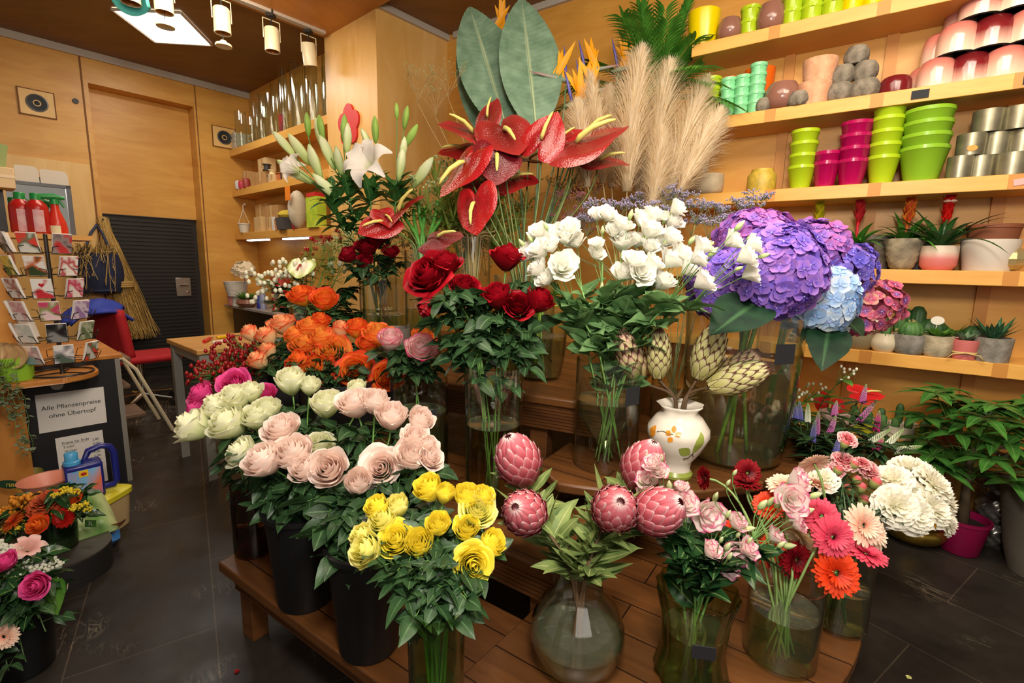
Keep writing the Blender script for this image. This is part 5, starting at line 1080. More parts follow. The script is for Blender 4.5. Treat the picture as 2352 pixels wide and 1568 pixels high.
# ---------------------------------------------------------------- speedwell, snowberry at the shelf side
VV = bucket('black floor bucket of speedwell spikes behind the round table', onz(1900, 2.55, 0), .45, .15)
for i, (x0, y0, x1, y1, c) in enumerate([(1980, 925, 1990, 882, 'p'), (1972, 968, 2015, 918, 'p'), (1875, 1000, 1880, 945, 'p'), (1915, 955, 1922, 920, 'p'), (1905, 995, 1920, 955, 'p'), (1828, 965, 1826, 925, 'v'), (1838, 965, 1836, 920, 'v'), (1855, 970, 1856, 925, 'w'), (1866, 1015, 1872, 965, 'v'), (2012, 990, 2020, 942, 'm'), (2000, 1015, 2045, 985, 'w'), (2040, 1020, 2075, 985, 'w'), (2055, 1035, 2118, 1024, 'w'), (2010, 1035, 2030, 1005, 'm'), (1918, 1040, 1930, 1000, 'v'), (1806, 945, 1805, 915, 'm')]):
    d = 2.05 - (y0 - 950) * .0012; A, B = P(x0, y0, d), P(x1, y1, d + .02); ax = B - A; axn = ax.normalized(); pts, i0 = stem_path(VV, A, axn, .7)
    nmz = dict(p='pink', v='violet-blue', w='white', m='magenta')[c]; root = thing('speedwell', f'{nmz} speedwell spike, ' + ['tallest, before the red anthurium', 'long and slanted toward the cacti', 'upright near the table edge', 'short, beside the red leaf', 'upright in the middle', 'outermost by the glass, first of two', 'second of two by the glass', 'greenish, next to the violet two', 'low at the table rim', 'thin and upright, nearest the cacti', 'upper of the white ones', 'second of the white ones', 'lowest, lying flat over the carnations', 'short, between the white ones', 'lowest of the violet, above the striped carnation', 'half hidden behind the glass vase'][i], 'flower', pts[0])
    m = MB(); m.tube(pts + [B], [.0022] * len(pts) + [.001], 5); m.build('stem', STEMD, root, sharp=None); m = MB(); R = random.Random(i)
    for k in range(170):
        q = k / 170; an = k * 2.4; s_, n_, _ = frame(axn); r = .0085 * (1 - q ** 2.6) + .0015; o = A + ax * q + (s_ * cos(an) + n_ * sin(an)) * r; m.ell(o, .0034 * (1.1 - .6 * q), 5, 3); m.t[-24:] = [q] * len(m.t[-24:])
    m.build('flower_spike', petal('speedwell_' + nmz, {'p': [(0, '#b45a9a'), (.6, '#c98ab4'), (1, '#8aa85a')], 'v': [(0, '#5a58a8'), (.6, '#8a88b8'), (1, '#7f9a6a')], 'w': [(0, '#e2e6d0'), (.6, '#cfd8b0'), (1, '#7faa4a')], 'm': [(0, '#b41f6a'), (.6, '#d04f8a'), (1, '#8aa85a')]}[c], .7, .1), root, sharp=None)
    m = MB()
    for k in range(30): a = rnd.uniform(0, 6.3); m.leaf(pts[-1 - k % 7], V((cos(a), sin(a), rnd.uniform(0, .7))), .1, .015, fold=.2, droop=.3, nv=5)
    m.build('foliage', GREEN, root, sharp=None)
for i, (px, ph) in enumerate([((1945, 862), 'long arching snowberry twig, uppermost before the shelf'), ((1870, 900), 'snowberry twig in the middle with few berries'), ((1840, 905), 'snowberry twig nearest the glass vase')]):
    berries('snowberry_twig', ph, None, px, 2.15, WB, .006, 9, 9, 280 + i, GREENB, .05, VV, 'berry twig')
anthurium('bright red anthurium above the speedwell, toward the cacti', VV, 1990, 905, 34, 2.5, (.9, -.1, .3), (0, .8, .5), petal('bright_red_spathe', [(0, '#c01a1c'), (1, '#d8282a')], .3, .2), 1, .1)
anthurium('bright red anthurium low behind the speedwell', VV, 1902, 935, 34, 2.45, (-.5, -.6, .4), (0, .7, .6), petal('bright_red_spathe', [(0, '#c01a1c'), (1, '#d8282a')], .3, .2), 3, .1)
for i, (x, y, r, ph) in enumerate([(1905, 955, 24, 'upper of two behind the speedwell'), (1945, 965, 20, 'lower of two behind the speedwell')]): cut_flower('rose', 'rose', 'soft pink rose, ' + ph, VV, (x, y), 2.3, r, sv(0, .8, .4), [('bloom', rose_me(i, .8), PK, None), ('calyx', cal, SEPAL, 1)], STEMD, foliage=lambda mb, p: rose_foliage(mb, p, 6, .06), fol_m=GREEN)

for i, (px, z_, lb) in enumerate((((1853, 1535), .331, 'fallen green leaf scrap on the low display step'), ((2085, 1558), .001, 'fallen yellowish leaf scrap on the dark floor'), ((537, 1545), .001, 'fallen red petal scrap on the dark floor'))):
    o = atz(*px, z_); m = MB(); m.leaf(o, V((.7, .4, .15)), .02, .009, fold=.3, droop=.1, nv=4); tag(m.build('leaf_scrap', [GREENB, YG, RD][i], org=o, sharp=None), lb, 'leaf')
# ================================================================ rear shelves with vases and boxes
for z, ph in ((2.762, 'upper rear shelf of plywood crowded with tall clear vases'), (2.272, 'middle rear shelf of plywood with small boxes'), (1.738, 'lower rear shelf of plywood with cartons and a hanging pot')):
    s = thing('wall_shelf', ph, 'shelf', L3(XS + .1, 5.6, z)); m = MB(); m.obox((XS, YB1 + .002, z - .085), (XC - .002, WD - .003, z), FL); m.build('board', shelf_ply, s, bevel=.003)
for k, yy in enumerate((6.3, 5.3)):
    t_ = thing('under_shelf_light', ['glowing tube under the lower rear shelf, nearer the door', 'glowing tube under the lower rear shelf, nearer the pillar'][k], 'light', L3(XS + .05, yy, 1.65)); m = MB(); m.obox((XS + .02, yy - .28, 1.632), (XS + .07, yy + .28, 1.652), FL); m.build('tube', emit('tube_glow%d' % k, '#fffaf0', 5), t_)
    m = MB(); m.obox((XS + .01, yy - .29, 1.648), (XS + .08, yy + .29, 1.6528), FL); m.build('housing', white_trim, t_)
desk_m = plain('grey_desk_top', '#8f8880', .4)
t_ = thing('rear_desk', 'dark desk with grey top under the rear shelves', 'desk', L3(XS, 5.7, 0)); m = MB(); m.obox((XS - .2, YB1 + .02, .8), (XC - .01, WD - .05, .83), FL); m.build('desk_top', desk_m, t_, bevel=.004)
m = MB(); m.obox((XS - .12, YB1 + .05, .0), (XC - .02, WD - .1, .8), FL); m.build('desk_body', plain('near_black_laminate', '#16120f', .5), t_)
rim = plain('polished_glass_rim', '#ffffff', .1)
i = 0
for yy, h, r, dx in ((6.62, .42, .06, .05), (6.45, .5, .055, .16), (6.33, .3, .065, .06), (6.2, .56, .05, .15), (6.05, .4, .07, .06), (5.92, .62, .055, .17), (5.78, .45, .06, .06), (5.63, .6, .055, .16), (5.5, .66, .05, .07), (5.36, .5, .065, .17), (5.2, .64, .06, .08), (5.06, .46, .055, .18), (4.9, .62, .06, .08), (4.76, .52, .05, .18), (4.62, .6, .055, .1)):
    vase('storage_vase', 'tall clear glass vase ' + ['first from the door on the upper rear shelf', 'behind the first on the upper rear shelf', 'shortest of all on the upper rear shelf', 'slim, behind the shortest one', 'broad, before the slim ones', 'very tall, in the rear file above the lilies', 'before the very tall one', 'right behind the red card', 'tallest and narrow, beside the red card', 'broad one just past the red card', 'tall one in the front file past the red card', 'short one in the rear file near the pillar', 'second from the pillar', 'rear one next to the pillar', 'touching the pillar'][i], L3(XS + dx, yy, 2.762), cyl(r, h, [0, .1, -.2][i % 3]), glass, n=20); i += 1
rc = thing('red_card', 'red picture card standing among the clear vases', 'card', L3(XS + .05, 5.57, 2.762)); m = MB(); m.obox((XS + .02, 5.44, 2.763), (XS + .028, 5.52, 2.95), FL); m.build('card_front', plain('red_print', '#a8202a', .4, c2='#5a3030', vs=12), rc); m = MB(); m.obox((XS + .028, 5.435, 2.763), (XS + .033, 5.525, 2.955), FL); m.build('card_back', plain('card_white', '#d8d2c6', .6), rc)
wtray = plain('white_tray', '#d9d2c0', .5)
for k in range(3):
    m = MB(); c = L3(XS + .1, 6.78 - .0 * k, 2.764 + k * .062)
    m.lathe([(.001, 0), (.1, 0), (.135, .058), (.128, .058), (.095, .006), (.001, .006)], 4, c=c, mod=None); o = m.build('stacked_tray', wtray, org=c, sharp=.3); o.rotation_euler = (0, 0, math.radians(45) + .73); tag(o, ['lowest', 'middle', 'topmost'][k] + ' of three white trays on the upper rear shelf', 'tray', 'white trays')
CB = plain('cardboard', '#b98d55', .8, vary=.12, vs=6); CB2 = plain('pale_cardboard', '#d2b078', .8, vary=.1, vs=6)
def carton(label, a, y, z, w, dp, h, mat=CB, tape=True, rot=0, group=None):
    root = thing('carton', label, 'box', L3(a + dp / 2, y, z), group); m = MB(); m.obox((a, y - w / 2, z + .001), (a + dp, y + w / 2, z + h), FL); m.build('box_body', mat, root, bevel=.003)
    if tape: m = MB(); m.obox((a - .001, y - .018, z + h * .3), (a + dp, y + .018, z + h + .0015), FL); m.build('tape', CB2 if mat is CB else CB, root)
S2, S3, a0 = 2.272, 1.738, XS + .03
carton('small carton standing first on the middle rear shelf', a0, 6.55, S2, .16, .12, .2); carton('square carton high on the middle rear shelf', a0 + .06, 6.18, S2 + .16, .22, .12, .16, CB2); carton('lower carton under the square one on the middle rear shelf', a0 + .02, 6.15, S2, .26, .18, .16)
carton('pale low box in the middle of the middle rear shelf', a0, 5.8, S2, .16, .12, .09, CB2); carton('flat brown box nearest the lilies on the middle rear shelf', a0 + .03, 5.45, S2, .3, .16, .12)
for k, (yy, c, h) in enumerate(((6.72, '#cfcac0', .1), (6.62, '#c23048', .09), (6.48, '#9a3a30', .11))): tag((lambda m: (m.lathe([(.001, 0), (.038, 0), (.042, .02), (.042, h - .015), (.03, h), (.001, h)], 16, c=L3(a0 - .01, yy, S2 + .001)), m.build('candle', plain('wax_%d' % k, c, .5), org=L3(a0, yy, S2)))[1])(MB()), ['greyish', 'crimson', 'brick red'][k] + ' pillar candle on the middle rear shelf', 'candle')
m = MB(); R = random.Random(5)
pm_ = [plain('odd_%d' % k, c, .6) for k, c in enumerate(('#3a332c', '#8f8578', '#c9bfa8', '#b8632a', '#e3cf9a', '#555a72'))]
for k, (yy, dz, w, h, c, nm_, lb) in enumerate(((6.02, .16, .1, .07, 0, 'ribbon_spool', 'dark ribbon spool above the boxes on the middle rear shelf'), (5.88, .09, .09, .06, 4, 'ribbon_spool', 'cream ribbon spool on the pale low box'), (5.7, .0, .09, .1, 3, 'ribbon_spool', 'orange ribbon spool on the middle rear shelf'), (5.62, .0, .07, .12, 0, 'ribbon_spool', 'black ribbon spool on the middle rear shelf'), (5.95, .0, .08, .1, 1, 'ribbon_spool', 'grey ribbon spool on the middle rear shelf'))):
    c0 = L3(a0 + .05, yy, S2 + dz + h / 2 + .001); root = thing(nm_, lb, 'spool', c0); m = MB(); m.lathe([(.001, -h / 2), (w * .5, -h / 2), (w * .5, -h / 2 + .008), (w * .36, -h / 2 + .009), (w * .36, h / 2 - .009), (w * .5, h / 2 - .008), (w * .5, h / 2), (.001, h / 2)], 18, c=c0); m.build('spool_body', pm_[c], root)
carton('tall carton at the back of the lower rear shelf', a0 + .08, 6.35, S3, .3, .14, .34); carton('open carton on the lower rear shelf with raised flap', a0 + .02, 6.3, S3, .22, .16, .18, CB2, False); carton('big carton with a white sticker on the lower rear shelf', a0 + .06, 6.0, S3, .34, .16, .3); carton('slim upright box on the lower rear shelf', a0, 5.95, S3, .09, .09, .16, CB2)
hp = L3(a0, 6.66, S3); root = thing('hanging_pot', 'white hanging pot with its hook on the lower rear shelf', 'pot', hp); wp_ = plain('ivory_plastic', '#d9cfb8', .5); m = MB(); m.lathe([(.001, 0), (.05, 0), (.068, .1), (.074, .1), (.074, .115), (.064, .115), (.046, .008), (.001, .008)], 18, c=hp); m.build('pot_body', wp_, root); m = MB()
for k in range(3): a = k * 2.1; m.tube([hp + V((.068 * cos(a), .068 * sin(a), .112)), hp + Z * .29], .003, 5)
m.tube([hp + Z * .29, hp + Z * .33, hp + V((.02, 0, .36)), hp + V((.035, 0, .34))], .005, 6); m.build('hanger', wp_, root)
for k, (yy, c, r, h, lb) in enumerate(((5.78, '#d5d0c4', .035, .15, 'white tin can on the lower rear shelf'), (5.68, '#c98a52', .045, .12, 'terracotta pot on the lower rear shelf'), (5.25, '#b0282e', .05, .05, 'small red dish on the lower rear shelf'))): tag((lambda m: (m.lathe([(.001, 0), (r * .85, 0), (r, h), (r * .9, h), (r * .75, .01), (.001, .01)], 16, c=L3(a0, yy, S3 + .001)), m.build('container', plain('can_%d' % k, c, .5), org=L3(a0, yy, S3)))[1])(MB()), lb, 'container')
bk = L3(a0 + .03, 5.5, S3); root = thing('grey_crate', 'dark grey crate with yellow sponge on the lower rear shelf', 'crate', bk); m = MB(); m.lathe([(.001, 0), (.13, 0), (.15, .13), (.14, .13), (.12, .01), (.001, .01)], 4, c=bk); m.build('crate_body', plain('grey_plastic', '#4a4e52', .5), root, sharp=.3); m = MB(); m.ell(bk + Z * .16, (.11, .09, .06), 12, 6); m.build('sponge', plain('yellow_moss', '#c9ae34', .9, bump=.6, vs=40), root)
sk = L3(a0, 5.2, S3); root = thing('wrapped_bundle', 'whitish paper-wrapped bundle with an orange tag on the lower rear shelf', 'bundle', sk); m = MB(); m.ell(sk + Z * .2, (.1, .1, .2), 14, 9); m.build('wrap', plain('wrap_paper', '#cbbfa6', .8, bump=.8, vs=14), root); m = MB(); m.obox((a0 - .13, 5.1, S3 + .28), (a0 - .12, 5.2, S3 + .42), FL); m.build('orange_tag', plain('orange_paper', '#e8821c', .6), root)
pb = L3(a0 - .02, 4.8, S3); root = thing('plant_food_carton', 'lime green printed carton with red tip near the pillar', 'box', pb); m = MB(); m.obox((a0 - .05, 4.7, S3 + .001), (a0 + .05, 4.92, S3 + .3), FL); m.build('box_body', plain('lime_print', '#9fc42e', .4, c2='#c9d84a', vs=9), root); m = MB(); m.obox((a0 - .052, 4.72, S3 + .3), (a0 + .05, 4.9, S3 + .34), FL); m.build('red_top', plain('red_print2', '#c2282a', .4), root)
# things on the rear desk
dz = .83; ad = XS - .12
tn = L3(ad + .1, 5.6, dz); root = thing('paper_tin', 'tall red tin with cream bands on the rear desk', 'tin', tn); m = MB(); m.lathe([(.001, 0), (.1, 0), (.1, .42), (.001, .42)], 24, c=tn); m.build('tin_body', plain('tin_red', '#b81f22', .35), root); m = MB()
for z_ in (.15, .41): m.lathe([(.1005, z_), (.103, z_ + .005), (.103, z_ + .04), (.1005, z_ + .045)], 24, c=tn)
m.build('band', plain('tin_cream', '#d9c690', .4), root)
hy_ = L3(ad, 6.35, dz); root = thing('paper_flower', 'cream paper hydrangea ball on a stem on the rear desk', 'decoration', hy_); m = MB(); m.tube([hy_, hy_ + Z * .36], .006, 6); m.lathe([(.001, 0), (.05, 0), (.04, .12), (.001, .12)], 14, c=hy_); m.build('stand', plain('lilac_grey', '#8f8fa6', .5), root); inst('flower_head', hyd_me(7, 80, (1, 1, .9), .3), [plain('cream_paper', '#e2d0ae', .8)] * 2, root, Matrix.Translation(hy_ + Z * .44) @ Matrix.Scale(.115, 4))
bx = L3(ad - .03, 6.55, dz); root = thing('lace_basket', 'white lace basket on the rear desk', 'basket', bx); m = MB(); m.lathe([(.001, .12), (.1, .12), (.14, .3), (.13, .3), (.09, .14), (.001, .14)], 16, c=bx); m.build('basket_body', plain('lace_white', '#d5cdc0', .8, bump=1, vs=40), root); m = MB(); m.lathe([(.001, 0), (.06, 0), (.05, .12), (.001, .12)], 12, c=bx); m.build('foot', plain('lace_white', '#d5cdc0'), root)
for k, (yy, c, lb) in enumerate(((6.0, '#2a2f8a', 'blue spray can on the rear desk'), (5.9, '#8f93b0', 'lilac spray can on the rear desk'))):
    c0 = L3(ad + .02, yy, dz); root = thing('spray_can', lb, 'can', c0); m = MB(); m.lathe([(.001, 0), (.034, 0), (.034, .17), (.02, .19), (.001, .19)], 14, c=c0); m.build('can_body', plain('can_c%d' % k, c, .3), root); m = MB(); m.lathe([(.001, .19), (.015, .19), (.015, .215), (.001, .22)], 10, c=c0); m.build('nozzle', plain('nozzle_white', '#d8d8d8', .4), root)
def potted_small(nm, label, c, prof, pm, plant, cat='potted plant', group=None):
    c = V(c); root = thing(nm, label, cat, c, group); r, h = prof[-1]; m = MB()
    m.lathe([(.001, 0)] + prof + [(r * .9, h), (r * .85, h * .8), (.001, h * .8)], 24, c=c); m.build('pot', pm, root, sharp=.9)
    if plant: plant(root, c + Z * (h * .8))
    return root
SOIL = plain('soil', '#2e2118', .95, bump=.5, vs=60)
def tuft(n, L, w, mat, spread=.5, droop=.4, nm='foliage', r0=.01):
    def f(root, p):
        m = MB()
        for k in range(n): a = rnd.uniform(0, 6.3); m.leaf(p + V((cos(a), sin(a), 0)) * r0 * rnd.random(), V((cos(a) * spread, sin(a) * spread, rnd.uniform(.4, 1))), L * rnd.uniform(.7, 1.2), w, fold=.25, droop=droop * rnd.random(), nv=5)
        m.build(nm, mat, root, sharp=None)
    return f
ombre = petal('rosy_ombre', [(0, '#d0625a'), (.5, '#dd9a8c'), (.8, '#e6d2bd')], .4, 0, .5)
def cyclamen(root, p):
    tuft(14, .09, .03, GREEN3)(root, p); m = MB()
    for k in range(16): a = rnd.uniform(0, 6.3); m.leaf(p + V((cos(a) * .05, sin(a) * .05, .08)), V((cos(a) * .3, sin(a) * .3, 1)), .06, .018, droop=-.1, nv=4)
    m.build('blossom', petal('lilac_petal', [(0, '#a87ab8'), (1, '#c9a8d4')], .6), root, sharp=None)
potted_small('potted_cyclamen', 'lilac flowering plant in a rosy pot at the end of the rear desk', L3(ad - .05, 6.62, dz), [(.055, 0), (.06, .01), (.062, .13)], ombre, cyclamen)
potted_small('potted_cypress', 'bushy green plant in a brown bowl on the rear desk', L3(ad - .02, 6.28, dz), [(.07, 0), (.12, .05), (.11, .09), (.08, .1)], plain('brown_glaze', '#8a5a48', .3), tuft(110, .15, .014, GREENB, .8, .3))
# red wooden flower on the pillar
fc = L3(XS - .02, 4.08, 2.6); root = thing('wall_flower', 'red flower-shaped wooden sign on the plywood pillar', 'sign', fc); m = MB(); pts = []
for k in range(60):
    th = 2 * pi * k / 60; r = .115 * (1 + .3 * abs(cos(2.5 * (th - pi / 2)))); pts.append(fc + tL * (r * cos(th) * 1.15) + Z * (r * sin(th) * 1.2))
m.slab(pts, .02, nL); m.build('flower_shape', plain('scarlet_paint', '#c8281e', .5), root)
# speakers and vent in the rear wall
for (x_, z_, lb) in ((.74, 2.885, 'flush wall speaker, near the cornice above the card stand'), (2.42, 2.9, 'flush wall speaker, half hidden behind the white trays')):
    root = thing('wall_speaker', lb, 'speaker', L3(x_, WD - .02, z_)); m = MB(); m.obox((x_ - .13, WD - .014, z_ - .12), (x_ + .13, WD - .001, z_ + .12), FL); m.build('panel', ply_light, root, bevel=.002)
    M_ = Matrix((nL, Z, -tL)).transposed(); m = MB(); m.lathe([(.082, 0), (.082, .006), (.07, .008), (.066, .0)], 30, c=L3(x_, WD - .015, z_), M=M_); m.build('ring', plain('speaker_ring', '#4a4642', .4), root)
    m = MB(); m.lathe([(.068, .002), (.045, -.001), (.022, -.004), (.02, .004), (.001, .009)], 26, c=L3(x_, WD - .017, z_), M=M_); m.build('cone', plain('speaker_cone', '#17171a', .6), root)
    m = MB()
    for a_, b_ in ((-.135, -.125), (.125, .135)): m.obox((x_ + a_, WD - .016, z_ - .125), (x_ + b_, WD - .001, z_ + .125), FL); m.obox((x_ - .135, WD - .016, z_ + a_ * .93), (x_ + .135, WD - .001, z_ + b_ * .93), FL)
    m.build('rim', seam, root)
m = MB(); m.lathe([(.001, 0), (.026, 0), (.026, .012), (.018, .014), (.001, .01)], 18, c=L3(1.035, WD, 2.98), M=Matrix((nL, Z, -tL)).transposed()); tag(m.build('wall_vent', plain('dark_plastic', '#2a2624', .5), org=L3(1.035, WD, 2.98)), 'small round dark vent on the rear wall, right of the speaker', 'vent')
# track lights
WL = plain('ivory_metal', '#d8cfae', .35); BKM = plain('black_fitting', '#191817', .5)
def track_light(label, px, z, tilt=0, on=True):
    c = atz(px[0], px[1], z); zc = ZC - .08 if c.dot(tL) < YB1 else ZC; top = V((c.x, c.y, zc - .03)); root = thing('track_light', label, 'track light', c, 'track lights')
    m = MB(); m.box(V((c.x, c.y, zc - .0235)), (.06, .06, .045)); m.tube([top, c + Z * .09], .006, 6); m.build('adapter', BKM, root)
    M_ = Matrix.Rotation(tilt, 3, 'X'); m = MB(); m.lathe([(.001, .09), (.05, .09), (.058, .08), (.058, -.09), (.053, -.09), (.05, .03), (.001, .03)], 26, c=c, M=M_); m.build('lamp_body', WL, root, sharp=.8)
    m = MB()
    for s_ in (-1, 1): m.tube([c + nL * (.068 * s_), c + nL * (.068 * s_) + Z * .15], .004, 5)
    m.tube([c + nL * .068 + Z * .15, c - nL * .068 + Z * .15], .004, 5); m.build('bracket', WL, root)
    m = MB(); m.lathe([(.001, -.02), (.045, -.03), (.05, -.085)], 20, c=c, M=M_); m.build('reflector', plain('warm_reflector', '#c98a4a', .3, .6), root); return c
c1 = track_light('cylindrical track light above the glass vases', (625, 92), 3.2); c2 = track_light('cylindrical track light nearest the pillar', (710, 125), 3.2, .25); c3 = track_light('cylindrical track light right of the glowing panel', (510, 48), 3.2); c4 = track_light('cylindrical track light before the glowing panel, at the upper frame edge', (375, -2), 3.2); c5 = track_light('cylindrical track light with teal cloth, at the upper frame edge', (298, -25), 3.2)
for c, lb in ((c3, 'round cap dangling under the track light right of the glowing panel'), (c4, 'round cap dangling before the glowing panel')):
    q = c - Z * .17; root = thing('lamp_cap', lb, 'cap', q); m = MB(); m.lathe([(.001, .03), (.02, .03), (.03, .012), (.055, .005), (.058, -.012), (.05, -.012), (.001, .0)], 24, c=q); m.build('cap_body', WL, root); m = MB(); m.tube([q + Z * .03, q + Z * .12], .003, 5); m.build('wire', BKM, root)
q = c5 - Z * .02; m = MB(); m.grid(lambda u, v: q + V((.085 * cos(u * 4.4) * (1 + .25 * v), .085 * sin(u * 4.4) * (1 + .2 * v), .06 - .15 * v + .02 * sin(u * 9))), 18, 6, 0); o = m.build('teal_cloth', petal('teal_fabric', [(0, '#3fa0a0'), (1, '#5ab8b4')], .8, .2), org=q, sharp=None); so = o.modifiers.new('thick', 'SOLIDIFY'); so.thickness = .004; tag(o, 'teal cloth wrapped around a track light at the upper frame edge', 'cloth')
# ================================================================ raffia, bag, chair, step stool, work table
RAF = petal('raffia', [(0, '#a8813e'), (.5, '#c9a45c'), (1, '#d9b874')], .8, .2)
root = thing('raffia_bundle', 'long hank of straw raffia hanging beside the dark door', 'raffia', L3(1.2, WD - .08, 1.75)); m = MB(); R = random.Random(3)
for k in range(420):
    x0 = 1.14 + R.gauss(0, .02); pts = [L3(x0, WD - .06, 1.78 + R.uniform(-.02, .05))]
    w_ = R.gauss(0, 1)
    for j in range(1, 7): q = j / 6; sp = .03 + .1 * q - (.06 if .5 < q < .62 else 0); pts.append(L3(1.14 + .19 * q + w_ * sp * .6, WD - .07 - R.uniform(0, .07) * (.4 + q), 1.76 - 1.26 * q * R.uniform(.93, 1.02)))
    m.tube(pts, .0035, 3, 0, False, None); m.t[-21:] = [R.random()] * 21
m.build('strands', RAF, root, sharp=None); m = MB()
for k in range(3): m.lathe([(.1, -.012), (.108, 0), (.1, .012)], 14, c=L3(1.245, WD - .1, 1.08 + .022 * k))
m.build('tie', RAF, root); m = MB(); m.tube([L3(1.14, WD, 1.8), L3(1.14, WD - .09, 1.8)], .008, 6); m.build('hook', BKM, root)
root = thing('navy_bag', 'navy blue bag hanging beside the raffia, filled with straw', 'bag', L3(1.03, WD - .12, 1.2)); m = MB()
def bagf(u, v): a = u * 2 * pi; r = (.17 + .04 * sin(pi * v)) * (1 + .06 * sin(3 * a)); return L3(1.05 + r * cos(a), WD - .15 + .6 * r * sin(a), 1.02 + .42 * v + .015 * sin(5 * a))
m.grid(bagf, 22, 8, 0, wrap=True); m.ell(L3(1.05, WD - .15, 1.04), (.15, .13, .04), 14, 6); m.build('bag_body', plain('navy_cloth', '#1c2440', .8, vary=.2), root); m = MB()
for dx in (-.12, .12): m.tube([L3(1.05 + dx, WD - .18, 1.42), L3(1.07 + dx * .4, WD - .1, 1.65), L3(1.09, WD - .04, 1.74)], .012, 6)
m.build('strap', plain('navy_strap', '#2a3350', .7), root); m = MB()
for k in range(120): a = R.uniform(0, 6.3); p = L3(1.05 + .12 * cos(a), WD - .16 + .07 * sin(a), 1.42); m.tube([p, p + V((R.uniform(-.1, .1), -.04, R.uniform(.02, .12))), p + V((R.uniform(-.12, .12), -.1, R.uniform(-.4, .05)))], .003, 3, 0, False)
m.build('straw', RAF, root, sharp=None)
red_f = plain('red_fabric', '#a8121c', .8, vary=.1, vs=30)
cb = L3(1.1, 5.62, 0); exc, eyc = nL, tL
root = thing('office_chair', 'red swivel chair behind the shop counter', 'chair', cb)
def ch(x, y, z): return cb + exc * x + eyc * y + Z * z
def cushion(nm, x0, x1, y0, y1, z0, z1, mat, par, bev=.03):
    m = MB(); m.obox((x0 + cb.dot(exc), y0 + cb.dot(eyc), z0), (x1 + cb.dot(exc), y1 + cb.dot(eyc), z1), (exc, eyc)); return m.build(nm, mat, par, bevel=bev)
cushion('seat', -.22, .3, -.23, .22, .43, .5, red_f, root); m = MB()
def bk_(u, v): x = -.26 + .06 * (1 - v) - .1 * v; y = (u - .5) * .46 * (1 - .25 * (v - .5) ** 2); return ch(x + .35 * (u - .5) ** 2, y, .48 + .42 * v)
m.grid(lambda u, v: ch(-.2 - .05 * v + .16 * (u - .5), (u - .5) * -.44 * (1 - .2 * max(0, v - .6)), .48 + .45 * v), 8, 8); o = m.build('backrest', red_f, root, sharp=None); so = o.modifiers.new('thick', 'SOLIDIFY'); so.thickness = .06
m = MB(); m.tube([ch(0, 0, .43), ch(0, 0, .1)], .028, 10); m.build('gas_column', chrome, root); m = MB(); m.tube([ch(-.1, 0, .42), ch(-.3, 0, .44), ch(-.33, 0, .7)], .025, 8); m.build('back_bracket', BKM, root)
for k in range(5):
    a = k * 2 * pi / 5 + .4; e = ch(.28 * cos(a), .28 * sin(a), .075); m = MB(); m.tube([ch(0, 0, .11), e], [.022, .014], 8); lg = m.build('leg', chrome, root); m = MB(); m.lathe([(.001, -.014), (.03, -.014), (.03, .014), (.001, .014)], 14, c=e - Z * .043, M=Matrix.Rotation(pi / 2, 3, 'X')); m.build('caster', BKM, lg)
m = MB()
def jk(u, v): return ch(-.5 + .42 * v + .02 * cos(u * 9), (u - .5) * .5 + .02 * sin(v * 9) + .05, .74 + .24 * sin(pi * min(1, .1 + v * .62)) - .1 * v * (u < .4) + .012 * sin(u * 17) + .01 * sin(u * 31 + v * 9))
m.grid(jk, 26, 14); o = m.build('blue_jacket', plain('royal_blue_cloth', '#24389c', .7, vary=.15), org=ch(-.33, 0, .9), sharp=None); so = o.modifiers.new('thick', 'SOLIDIFY'); so.thickness = .02; tag(o, 'royal blue jacket draped over the red chair back', 'jacket')
# step stool leaning behind the counter
STC = plain('cream_tube', '#cfc3a4', .4); STB = plain('brown_tread', '#6f5844', .7)
root = thing('step_stool', 'folding step stool with cream legs beside the counter', 'step stool', L3(.9, 4.9, 0))
for yy in (4.55, 4.95):
    m = MB(); m.tube([L3(.72, yy, .62), L3(.78, yy, .65), L3(.86, yy, .55), L3(1.06, yy, .015)], .014, 8); m.build('leg', STC, root); m = MB(); m.tube([L3(.72, yy, .62), L3(.52, yy, .015)], .012, 8); m.build('leg', STC, root)
for (x_, z_) in ((.74, .63), (.72, .42), (.8, .18)): m = MB(); m.obox((x_ - .12, 4.57, z_ - .014), (x_ + .1, 4.93, z_ + .014), FL); m.build('tread', STB, root, bevel=.004)
GM_ = plain('grey_steel', '#8a867c', .45, .3)
root = thing('work_table', 'wooden work table with grey steel legs behind the roses', 'table', L3(1.15, 3.7, 0)); m = MB(); tq4 = [L3(.93, 3.32, 0), L3(1.9, 3.32, 0), L3(1.9, 3.95, 0), L3(.93, 3.95, 0)]
m.prism([(p.x, p.y) for p in tq4], .82, .85); m.build('table_top', wood('table_top_wood', '#a8783a', '#c99a58', (1, 6, 1), 2, .4), root, bevel=.004)
for x_, y_ in ((.97, 3.36), (.97, 3.91), (1.86, 3.36), (1.86, 3.91)): m = MB(); m.obox((x_ - .025, y_ - .025, 0), (x_ + .025, y_ + .025, .82), FL); m.build('leg', GM_, root)
m = MB(); m.obox((.95, 3.345, .76), (1.88, 3.375, .82), FL); m.obox((.955, 3.345, .76), (.985, 3.93, .82), FL); m.build('frame', GM_, root)
root = thing('pruning_knife', 'red-handled florist knife lying on the work table', 'knife', L3(1.08, 3.62, .85)); m = MB(); m.tube([L3(1.05, 3.58, .862), L3(1.12, 3.7, .862)], .012, 8); m.build('handle', plain('red_plastic', '#c21a1c', .3), root); m = MB(); m.tube([L3(1.12, 3.7, .86), L3(1.17, 3.78, .858)], [.007, .001], 6); m.build('blade', steel, root)
